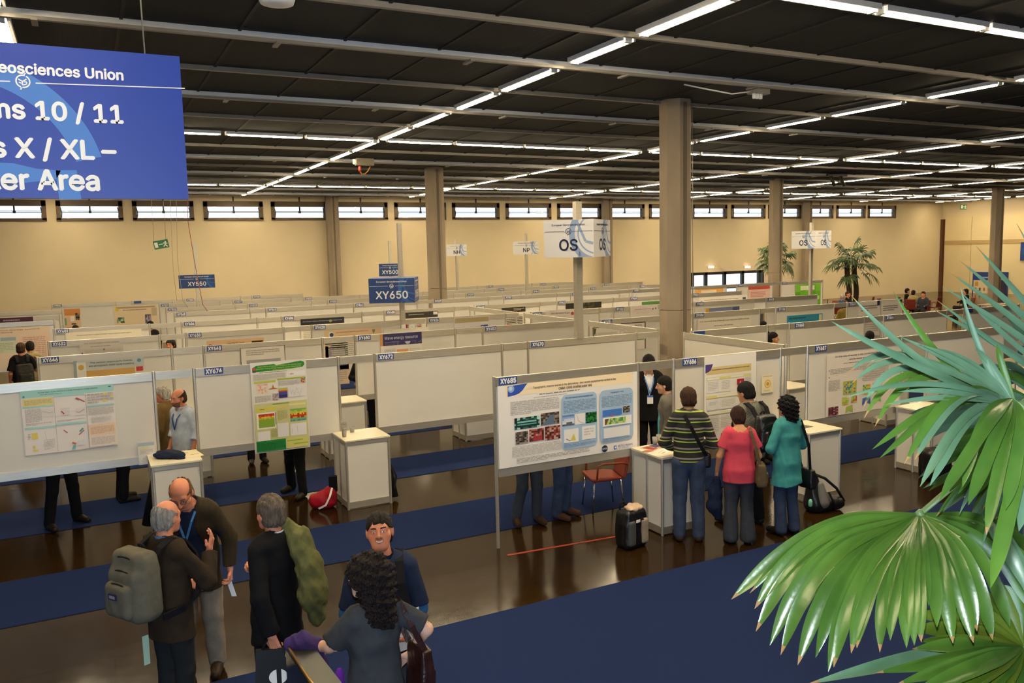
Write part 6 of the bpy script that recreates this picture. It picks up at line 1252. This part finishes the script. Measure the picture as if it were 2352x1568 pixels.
# mesh bag right of teal woman
t = thing('backpack', 'Large black and grey bag on the floor to the right of the woman in teal', 'backpack', (8.42, 7.5, 0), -.35)
sdf_obj('main_compartment', lambda Q: np.maximum(union([cone(Q, (-.12,0,.12), (-.16,0,.46), .13, .07), cone(Q, (-.1,0,.1), (.2,0,.1), .13, .09)], .08)+wrink(Q, 101, .006, 22), .002-Q[:,2]), (-.4,-.25,-.01), (.45,.25,.65), .012, M_bpack, t)
sdf_obj('mesh_panel', lambda Q: cone(Q, (-.05,-.08,.14), (-.08,-.06,.36), .09, .05), (-.25,-.25,.02), (.2,.1,.5), .011, mat('grey_mesh', '6E6C68', .6), t)
m = MB(); m.tube([(-.14,-.02,.5), (.0,-.04,.44), (.16,-.04,.3), (.27,-.04,.12)], .018, M_bstrap, 8); m.tube([(.0,-.14,.28), (.06,-.15,.16), (.09,-.14,.05)], .015, M_bstrap, 6); m.build('strap', t)
m = MB(); m.lathe([(.018,0),(.026,.02),(.026,.08),(.012,.1)], (-.24,-.12,.1), mat('mint_bottle', '7AC8A8', .3), 10); m.build('bottle_cap', t)
t = thing('backpack', 'Black backpack on the floor under the palm leaf at right', 'backpack', (10.95, 7.7, 0), -.4)
sdf_obj('main_compartment', lambda Q: np.maximum(rbox(Q, (0,0,.22), (.2,.15,.24), .08)+wrink(Q, 103, .010, 22), .002-Q[:,2]), (-.35,-.3,-.01), (.35,.3,.55), .013, M_bpack, t)
m = MB(); m.tube([(.18,-.08,.06), (.28,-.14,.03), (.36,-.1,.04), (.4,.0,.02)], .016, M_bstrap, 6); m.build('strap', t)
# chairs
def chair(label, loc, rz, m_, group=None, arms=True):
    t = thing('chair', label, 'chair', loc, rz, group); chrome = mat('chrome', 'C8C8CC', .15, metal=1)
    sdf_obj('seat', lambda Q: rbox(Q, (0,0,.455), (.23,.23,.028), .025)+.02*np.clip(Q[:,1]/.2,-1,0)**2, (-.3,-.3,.38), (.3,.3,.53), .014, m_, t)
    sdf_obj('backrest', lambda Q: rbox(Q@np.array([[1,0,0],[0,math.cos(.2),-math.sin(.2)],[0,math.sin(.2),math.cos(.2)]]).T if False else Q-np.stack([0*Q[:,0], -.22*(Q[:,2]-.45)*.9, 0*Q[:,0]], 1), (0,-.235,.68), (.22,.022,.24), .02), (-.3,-.45,.4), (.3,-.1,.98), .014, m_, t)
    for sx in (-1, 1):
        for sy in (-1, 1): m = MB(); m.tube([(sx*.2, sy*.18, .44), (sx*.23, sy*.22, .0)], .011, chrome, 7); m.build('leg', t)
        if arms: m = MB(); m.tube([(sx*.24, .16, .47), (sx*.25, .15, .64), (sx*.25, .08, .67), (sx*.25, -.2, .67), (sx*.23, -.27, .64)], .014, m_, 7); m.build('armrest', t)
    return t
M_orange = mat('rust_orange_leather', '8E3A20', .45, vary=.08, scale=8); M_rust = mat('red_brown_leather', '6E2418', .5, vary=.08, scale=8)
chair('Rust orange armchair with chrome legs behind board XY685', (6.0, 9.06, 0.007), math.radians(75), M_orange)
# --- seated corner far right: tables, chairs, people
def far_table(label, x, y):
    t = thing('table', label, 'table', (x, y, 0)); m = MB(); m.box((-.7, -.4, .71), (.7, .4, .745), mat('table_top_tan', 'A08A68', .4)); m.build('table_top', t)
    for sx in (-1, 1):
        for sy in (-1, 1): m = MB(); m.tube([(sx*.6, sy*.32, .71), (sx*.6, sy*.32, 0)], .02, M_dark, 6); m.build('leg', t)
coarse = dict(res=.022, hres=.012, fres=.009, sit=1, hands='')
SEATS = [(2048, 680, 50, 'Seated person in blue with fair hair, leftmost at the far tables', C_blue, H_light, SK_FAIR), (2081, 670, 120, 'Seated person in dark top behind the one in blue at the far tables', C_dark, H_brown, SK_RED),
         (2084, 663, 80, 'Seated person in black, second row at the far tables, leaning forward', C_black, H_black, SK_TAN), (2098, 667, 20, 'Seated person in khaki shirt at the far tables, back to the camera', C_beige, H_dark, SK_TAN), (2121, 670, 200, 'Seated person in grey at the far tables, facing the camera', C_grey, H_brown, SK_RED), (2219, 664, 250, 'Seated person with long black hair at the far right tables', C_black, H_black, SK_FAIR)]
SEATS[0] = (1936, 676)+SEATS[0][2:]; SEATS[1] = (1947, 670)+SEATS[1][2:]
for k, (x, y, fa, lab, c, h, sk) in enumerate(SEATS):
    ps = person(lab, 0, ('top', x, y), 1.75, fa, dict(coarse, hair=h, hs='bob' if k == 5 else 'short', skin=sk, trousers={'m': C_dark}, tops=[dict(n='top', m=c, e=.02, hem=.93, sl=1.9)], J={'elR': (.24, .1, 1.18), 'wrR': (.16, .34, 1.14), 'elL': (-.24, .1, 1.18), 'wrL': (-.16, .34, 1.14)}))
    r = ps[0]; chair('Red brown chair under the %s seated person of the far tables' % ORD[k], (r.location.x, r.location.y, 0), r.rotation_euler.z, M_rust, 'red brown chairs at the far tables')
for k, (x, y, a) in enumerate([(1990, 680, 30), (2036, 684, 200), (2143, 681, 10), (2066, 688, 170), (1913, 690, 100)]):
    p = at_z(x, y, .93); chair('Empty red brown chair, %s from the left at the far tables' % ORD[k], (p.x, p.y, 0), math.radians(a), M_rust, 'red brown chairs at the far tables')
p = at_z(2125, 700, .75); far_table('Tan table among the red brown chairs at the far right', p.x+2.4, p.y-1.6)
p = at_z(1975, 690, .75); far_table('Tan table beside the palm at the far tables', p.x-.4, p.y+2.4)
# --- blue display panels on the right wall
def wall_panel(label, x0, y0, x1, y1, els, col='1E3A86'):
    a, b = at_x(x0, y0, XR-.2), at_x(x1, y1, XR-.2); w = a.y-b.y; h = a.z-b.z
    t = thing('display_panel', label, 'panel', (XR-.2, a.y, b.z)); m = MB(); m.box((-.02, -w, 0), (.02, 0, h), mat('display_blue', col, .5)); m.build('panel', t)
    m = MB()
    for i, (u0, v0, u1, v1, c) in enumerate(els): q = -.021-.001*i; m.quad((q, -u0*w, (1-v1)*h), (q, -u1*w, (1-v1)*h), (q, -u1*w, (1-v0)*h), (q, -u0*w, (1-v0)*h), flat(c))
    if els: m.build('print', t)
rg = random.Random(3)
wall_panel('Blue display panel with a white chart of small portraits on the right wall', 2235, 624, 2281, 712, [(.05, .22, .95, 1, 'D8C8A8'), (.12, .26, .28, .38, 'C09A4A'), (.3, .13, .8, .16, '8FA0C8')]+[(.12+.2*i, .42+.15*j, .2+.2*i, .5+.15*j, rg.choice(['A04A3A', '5A4A3A', 'B8683A'])) for i in range(4) for j in range(4)])
wall_panel('Second blue display panel with pale and dark prints on the right wall', 2284, 624, 2312, 712, [(.05, .24, .4, .6, 'C8B898'), (.5, .24, .9, .75, '3A3048'), (.1, .18, .9, .21, 'A8B0C8')])
wall_panel('Dark blue sign higher on the right wall at the picture edge', 2345, 556, 2385, 598, [(.1, .3, .9, .7, '2A5A9A')])
# ================================================================== PALMS
def leaf_mat(n, top, edge, rough=.32):
    m = mat(n, top, rough, two=edge, scale=7, stretch=(1, 1, 1), bump=.035, bscale=60, spec=.6)
    return m
M_top = leaf_mat('palm_leaf_upper_side', '3A5C22', '4E7028', .28); M_under = leaf_mat('palm_leaf_under_side', '4A6A4E', '608266', .36)
M_tip = mat('dry_leaf_tip', '8A6A3A', .7); M_pet = mat('palm_stalk', '5A7448', .4, vary=.1, scale=10); M_yel = leaf_mat('yellowing_leaf', '5A6A1E', '446018', .34)
M_trunk2 = mat('fibrous_palm_trunk', '3A2C1E', .95, vary=.35, scale=18, bump=.6, bscale=60, stretch=(1, 1, 3))
def bez(a, b, c, t): return a*(1-t)**2+b*(2*t*(1-t))+c*t*t
def crook(a, b, c, t, r=.30):
    """straight from a to b, a rounded corner, then straight on to c"""
    la, lb = (b-a).length, (c-b).length; L = la+lb; k = min(r*L, .9*la, .9*lb); s_ = t*L
    if s_ < la-k: return a+(b-a)*(s_/la)
    if s_ > la+k: return b+(c-b)*((s_-la)/lb)
    u = (s_-la+k)/(2*k); return bez(b+(a-b)*(k/la), b, b+(c-b)*(k/lb), u)
def blade(mb, pts, wmax, m, facing, tilt=0.0, n=18, fold=.25, peak=.5, base=.12, tip=True, path=bez):
    """one leaf segment: curved ribbon with a fold along its midrib, from hub over pts[1] to tip"""
    a, b, c = [Vector(p) for p in pts]; hold = .76 if path is crook else .55
    vs = []
    for i in range(n+1):
        t = i/n; p = path(a, b, c, t); d = (path(a, b, c, min(1, t+.02))-path(a, b, c, max(0, t-.02))).normalized()
        f = facing(p); sd = d.cross(f).normalized(); nr = sd.cross(d).normalized()
        ca, sa = math.cos(tilt), math.sin(tilt); sd, nr = sd*ca+nr*sa, nr*ca-sd*sa
        w = wmax*(base+(1-base)*min(1, t/.34)**.9)*(1 if t < hold else max(0.02, (1-((t-hold)/(1-hold))**2.2)))*.46
        vs += [p-sd*w+nr*(fold*w), p-nr*(fold*w*.4), p+sd*w+nr*(fold*w)]
    fs = []; 
    k = n-1
    for i in range(n): fs += [(3*i, 3*i+1, 3*i+4, 3*i+3), (3*i+1, 3*i+2, 3*i+5, 3*i+4)]
    mb.add(vs, fs[:2*k], m, True)
    if k < n: mb.add(vs, fs[2*k:], M_tip if tip else m, True)
tocam = lambda p: (CAM-p).normalized()
t_palm = None
crown = at_d(2590, 1010, 2.35)
PALM = thing('potted_palm', 'Large fan palm with glossy fronds reaching in from the right foreground', 'palm', (crown.x, crown.y, 0))
pl = lambda v: Vector(v)-Vector((crown.x, crown.y, 0))
m = MB(); m.tube([(0.05*math.sin(z*3), .03*math.cos(z*2.3), z) for z in np.linspace(.35, crown.z, 12)], [.13+.02*math.sin(z*17) for z in np.linspace(.35, crown.z, 12)], M_trunk2, 14); m.build('trunk', PALM)
m = MB(); m.lathe([(.22, 0), (.30, .5), (.31, .52), (.28, .52), (.27, .46), (0.01, .45)], (0, 0, 0), mat('grey_planter', '5A5854', .6), 24); m.build('pot', PALM)
RG = random.Random(11)
def fan(hub, D0, segs, mt, wpx=34, back=0.0, face_up=0.0, stalk=True, fold=.25, thin=1.0, mats=None, path=bez):
    """segs: (bend x, bend y, bend depth, tip x, tip y, tip depth, width px)"""
    h = at_d(hub[0], hub[1], D0); mb = MB()
    def fc(p):
        v = tocam(p+Vector((crown.x, crown.y, 0))); return (v*(1-face_up)+UZ*face_up).normalized()
    for s in segs:
        bx, by, bd, tx, ty, td, w = s[:7]
        b, c = at_d(bx, by, bd), at_d(tx, ty, td)
        cc = h*.06+b*.94
        mm = mt if len(s) < 8 else s[7]
        ctrl = (b-(h+c)*.25)*2 if False else b+(b-(h+c)*.5)*.45
        if path is crook: ctrl = b
        blade(mb, [pl(h), pl(ctrl), pl(c)], w/FPX*bd*thin, mm, fc, RG.uniform(-.45, .45), fold=fold, n=26, tip=RG.random() < .6, path=path)
    o = mb.build('frond', PALM)
    if stalk:
        q = MB(); d = pl(h); cpt = Vector((0, 0, crown.z))
        q.tube([cpt+(d-cpt)*t+UZ*(.10*math.sin(math.pi*t)) for t in np.linspace(0, 1, 8)], [.017-.008*t for t in np.linspace(0, 1, 8)], M_pet, 8, squash=.6); q.build('stalk', o)
    return o
# lower fan, hub in full view: fused pleats then drooping tips
S1 = []
tips = [(1680,1376,2.05),(1722,1362,2.04),(1733,1398,2.02),(1736,1450,2.0),(1768,1482,1.97),(1793,1504,1.94),(1800,1470,1.96),(1832,1527,1.92),(1873,1510,1.9),(1902,1543,1.87),(1915,1532,1.86),(1955,1500,1.85),(1968,1488,1.85),(2021,1498,1.84),(2045,1470,1.84),(2082,1488,1.83),(2100,1482,1.83),(2116,1475,1.83),(2133,1392,1.88),(2152,1440,1.86),(2189,1477,1.86),(2236,1476,1.87),(2244,1449,1.88),(2280,1470,1.92),(2320,1440,1.97),(2390,1420,2.03),(2420,1370,2.07),(2400,1300,2.1)]
bends = [(1880,1192),(1868,1198),(1846,1222),(1850,1240),(1862,1262),(1880,1278),(1890,1290),(1905,1300),(1928,1312),(1950,1318),(1965,1318),(1985,1322),(2000,1320),(2032,1322),(2050,1318),(2075,1316),(2090,1312),(2105,1312),(2122,1270),(2140,1295),(2165,1298),(2190,1290),(2205,1275),(2225,1262),(2248,1248),(2275,1232),(2290,1215),(2300,1196)]
for k, ((tx, ty, td), (bx, by)) in enumerate(zip(tips, bends)):
    S1.append((bx, by, 2.12-(2.12-td)*.75, tx, ty, td, 38 if k not in (1, 18) else 22))
fan((2113, 1180), 2.12, S1, M_top, face_up=.25, fold=.32, path=crook, thin=.95)
# fused inner part of the same fan: pleated web between the ribs
h = at_d(2113, 1180, 2.12); mb = MB(); rim = []
for k, ((tx, ty, td), (bx, by)) in enumerate(zip(tips, bends)):
    b = at_d(bx, by, 2.12-(2.12-td)*.75); p = h+(b-h)*.74-tocam(b)*.012
    if k: q0 = rim[-1][1]; mid = (q0+p)*.5+tocam(p)*-.004; rim.append((mid, mid))
    rim.append((p, p))
R0 = [pl(h+(r[0]-h)*.03) for r in rim]; R1 = [pl(h+(r[0]-h)*.5+UZ*.006) for r in rim]; R2 = [pl(r[0]) for r in rim]; n = len(rim)
mb.add(R0+R1+R2, [(j*n+i, j*n+i+1, (j+1)*n+i+1, (j+1)*n+i) for i in range(n-1) for j in (0, 1)], M_top, False)
mb.lathe([(.004, -.012), (.014, 0), (.004, .012)], pl(h), M_pet, 10); mb.build('frond_base', PALM)
# lower right fan, yellowing
S2 = [(2250,1400,2.0,2120,1352,1.98,44,M_yel),(2230,1420,2.0,2090,1410,1.97,46,M_yel),(2225,1450,1.98,2080,1445,1.95,46,M_yel),(2235,1470,1.96,2110,1470,1.93,40,M_yel),(2240,1480,1.95,2095,1490,1.9,42,M_top),(2200,1490,1.93,1850,1572,1.78,42,M_under),(2230,1505,1.92,2010,1545,1.82,38,M_top),(2240,1515,1.9,2060,1570,1.8,40,M_top),(2250,1530,1.88,2080,1600,1.78,42,M_top),(2270,1545,1.88,2120,1640,1.78,44,M_yel),(2290,1560,1.88,2180,1680,1.8,44,M_top),(2310,1560,1.88,2240,1700,1.8,44,M_yel),(2280,1390,2.02,2235,1335,2.03,44,M_yel),(2305,1380,2.04,2270,1310,2.05,40,M_yel),(2325,1375,2.05,2300,1345,2.06,40,M_top),(2340,1380,2.05,2345,1340,2.07,40,M_yel),(2340,1570,1.88,2310,1720,1.82,44,M_top)]
fan((2350, 1487), 2.05, S2, M_yel, fold=.35)
# upper right fan: stiff blades pointing up and to the left
S3 = [(2490,790,2.05,2335,513,1.95,34),(2440,790,2.05,2241,564,1.93,34),(2420,785,2.05,2203,597,1.93,33),(2420,800,2.04,2180,625,1.92,33),(2410,815,2.03,2162,657,1.9,31),(2395,850,2.02,2141,709,1.88,30),(2400,870,2.0,2148,686,1.86,30),(2370,830,2.03,2205,668,1.92,26),(2480,760,2.1,2410,500,2.0,34)]
fan((2600, 985), 2.2, S3, M_under, fold=.3, thin=.52)
# middle fan, hub near the right edge
S4 = [(2115,846,1.62,1908,737,1.55,33),(2140,862,1.66,1954,677,1.6,28),(2185,862,1.75,2052,668,1.7,28,M_top),(2262,850,1.8,2205,655,1.78,24),(2150,864,1.6,1938,915,1.52,24),(2210,860,1.72,2030,800,1.66,26),(2225,850,1.75,2060,770,1.7,26),(2240,845,1.76,2110,790,1.7,26),(2250,840,1.78,2150,800,1.72,26),(2280,835,1.8,2238,800,1.78,24),(2300,840,1.8,2290,790,1.78,26,M_top),(2110,800,1.72,1990,842,1.7,15),(2200,895,1.66,2060,900,1.6,24),(2190,905,1.66,2030,930,1.6,22)]
fan((2335, 935), 1.8, S4, M_under, fold=.3, thin=.62)
# drooping blades in front of it
S5 = [(2022,790,1.72,1946,856,1.7,17,M_under),(2040,806,1.7,1955,881,1.68,17,M_under),(2036,820,1.7,1982,938,1.68,17,M_under),(2056,830,1.69,1984,962,1.66,18,M_top),(2082,836,1.68,2009,980,1.65,18,M_top),(2180,900,1.7,2003,1032,1.64,19,M_top),(2185,905,1.7,2020,1052,1.63,20,M_top),(2190,868,1.66,2076,1066,1.6,22,M_top),(2205,882,1.66,2100,1058,1.6,22,M_under),(2225,925,1.7,2113,1118,1.62,24,M_under),(2235,925,1.7,2135,1116,1.62,22,M_under)]
fan((2330, 925), 1.82, S5, M_top, stalk=False, fold=.3, thin=1.0, path=crook)
S6 = [(2285,950,1.6,2158,1148,1.5,32,M_top),(2262,935,1.62,2210,1120,1.56,26,M_top),(2305,960,1.6,2224,1160,1.5,33,M_top),(2322,960,1.6,2265,1228,1.5,33,M_top),(2345,960,1.62,2310,1170,1.55,38,M_top),(2365,960,1.65,2275,1350,1.5,38,M_top),(2385,970,1.66,2340,1220,1.58,36,M_under),(2300,980,1.75,2180,1130,1.7,22,M_top),(2290,990,1.78,2200,1135,1.74,18,M_top),(2330,1000,1.78,2240,1140,1.74,22,M_top),(2350,1020,1.8,2300,1190,1.76,26,M_under)]
fan((2325, 915), 1.72, S6, M_top, stalk=False, fold=.3, thin=.95, path=crook)
# shaded fan deeper in the crown
for hubp, D, num, a0, a1, L0, L1, dz in (((2420, 950), 2.5, 26, 100, 262, 230, 400, 40), ((2440, 1060), 2.45, 20, 110, 250, 180, 320, 100), ((2400, 1000), 2.15, 16, 120, 240, 160, 330, 90)):
    SS = []
    for k in range(num):
        a = math.radians(a0+(a1-a0)*k/(num-1)+RG.uniform(-3, 3)); L = RG.uniform(L0, L1); fl_ = RG.uniform(.3, .75)
        bx = hubp[0]+math.cos(a)*L*.62; by = hubp[1]-math.sin(a)*L*fl_*.8 if math.sin(a) > 0 else hubp[1]-math.sin(a)*L*.4
        SS.append((bx, by, D-.06, hubp[0]+math.cos(a)*L, hubp[1]-math.sin(a)*L*fl_+dz*RG.uniform(.4, 1.4), D-.12, RG.uniform(19, 27), M_under if k % 3 else M_top))
    fan(hubp, D, SS, M_under, fold=.3)
# right edge leaf strips under the middle fan
S9 = [(2330,1260,2.0,2380,1400,1.95,40,M_under),(2310,1250,2.0,2365,1370,1.96,34,M_under)]
fan((2260, 1190), 2.08, S9, M_under, stalk=False)
# --- palms in the far corner
M_far = leaf_mat('far_palm_leaf', '35491C', '46602A', .5)
def far_palm(label, px, py_top, Y, Rc, seed, stems=1, flip=1):
    p = at_y(px, py_top, Y); rg = random.Random(seed); H = p.z-.15
    t = thing('potted_palm', label, 'palm', (p.x, Y, 0)); m = MB()
    for k in range(stems):
        ox = (k-.5*(stems-1))*.5
        m.tube([(ox+.06*math.sin(z*2), .04*math.cos(z*3), z) for z in np.linspace(.3, H-.25-.35*k, 8)], [.13]*8, M_trunk2, 10)
        tr = m.build('trunk', t); m = MB()
    m = MB(); m.lathe([(.3, 0), (.42, .5), (.43, .53), (.38, .53), (.36, .46), (.01, .45)], (0, 0, 0), mat('grey_planter', '5A5854', .6), 18); m.build('pot', t)
    for k in range(34):
        st = k % stems; az = rg.uniform(0, 2*math.pi); el = math.radians(rg.uniform(-45, 75)); L = Rc*rg.uniform(.35, .6)
        o = Vector(((st-.5*(stems-1))*.5, 0, H-.25-.35*st)); d = Vector((math.cos(az)*math.cos(el), math.sin(az)*math.cos(el), math.sin(el)))
        hub = o+d*L-UZ*(.05*L); mb = MB(); mb.tube([o, o+d*L*.5+UZ*.03, hub], .012, M_pet, 5)
        u = d.cross(UZ); u = (u if u.length > .1 else UX).normalized(); v = u.cross(d).normalized()
        for j in range(13):
            a = math.radians(-105+17.5*j); dd = d*math.cos(a)+u*math.sin(a); ll = Rc*rg.uniform(.38, .5)*(1-.25*abs(a)/2)
            blade(mb, [hub, hub+dd*ll*.55+v*.02, hub+dd*ll*.85-UZ*ll*rg.uniform(.25, .6)], .06, M_far, lambda q: (v+tocam(q+t.location)*.6).normalized(), rg.uniform(-.4, .4), n=6, tip=False)
        mb.build('frond', t)
far_palm('Fan palm in the far corner, half hidden behind a concrete column', 1786, 572, 30.5, 1.3, 5)
far_palm('Bushy twin stemmed fan palm in the far corner by the tables', 1958, 574, 29.0, 1.55, 9, 2)
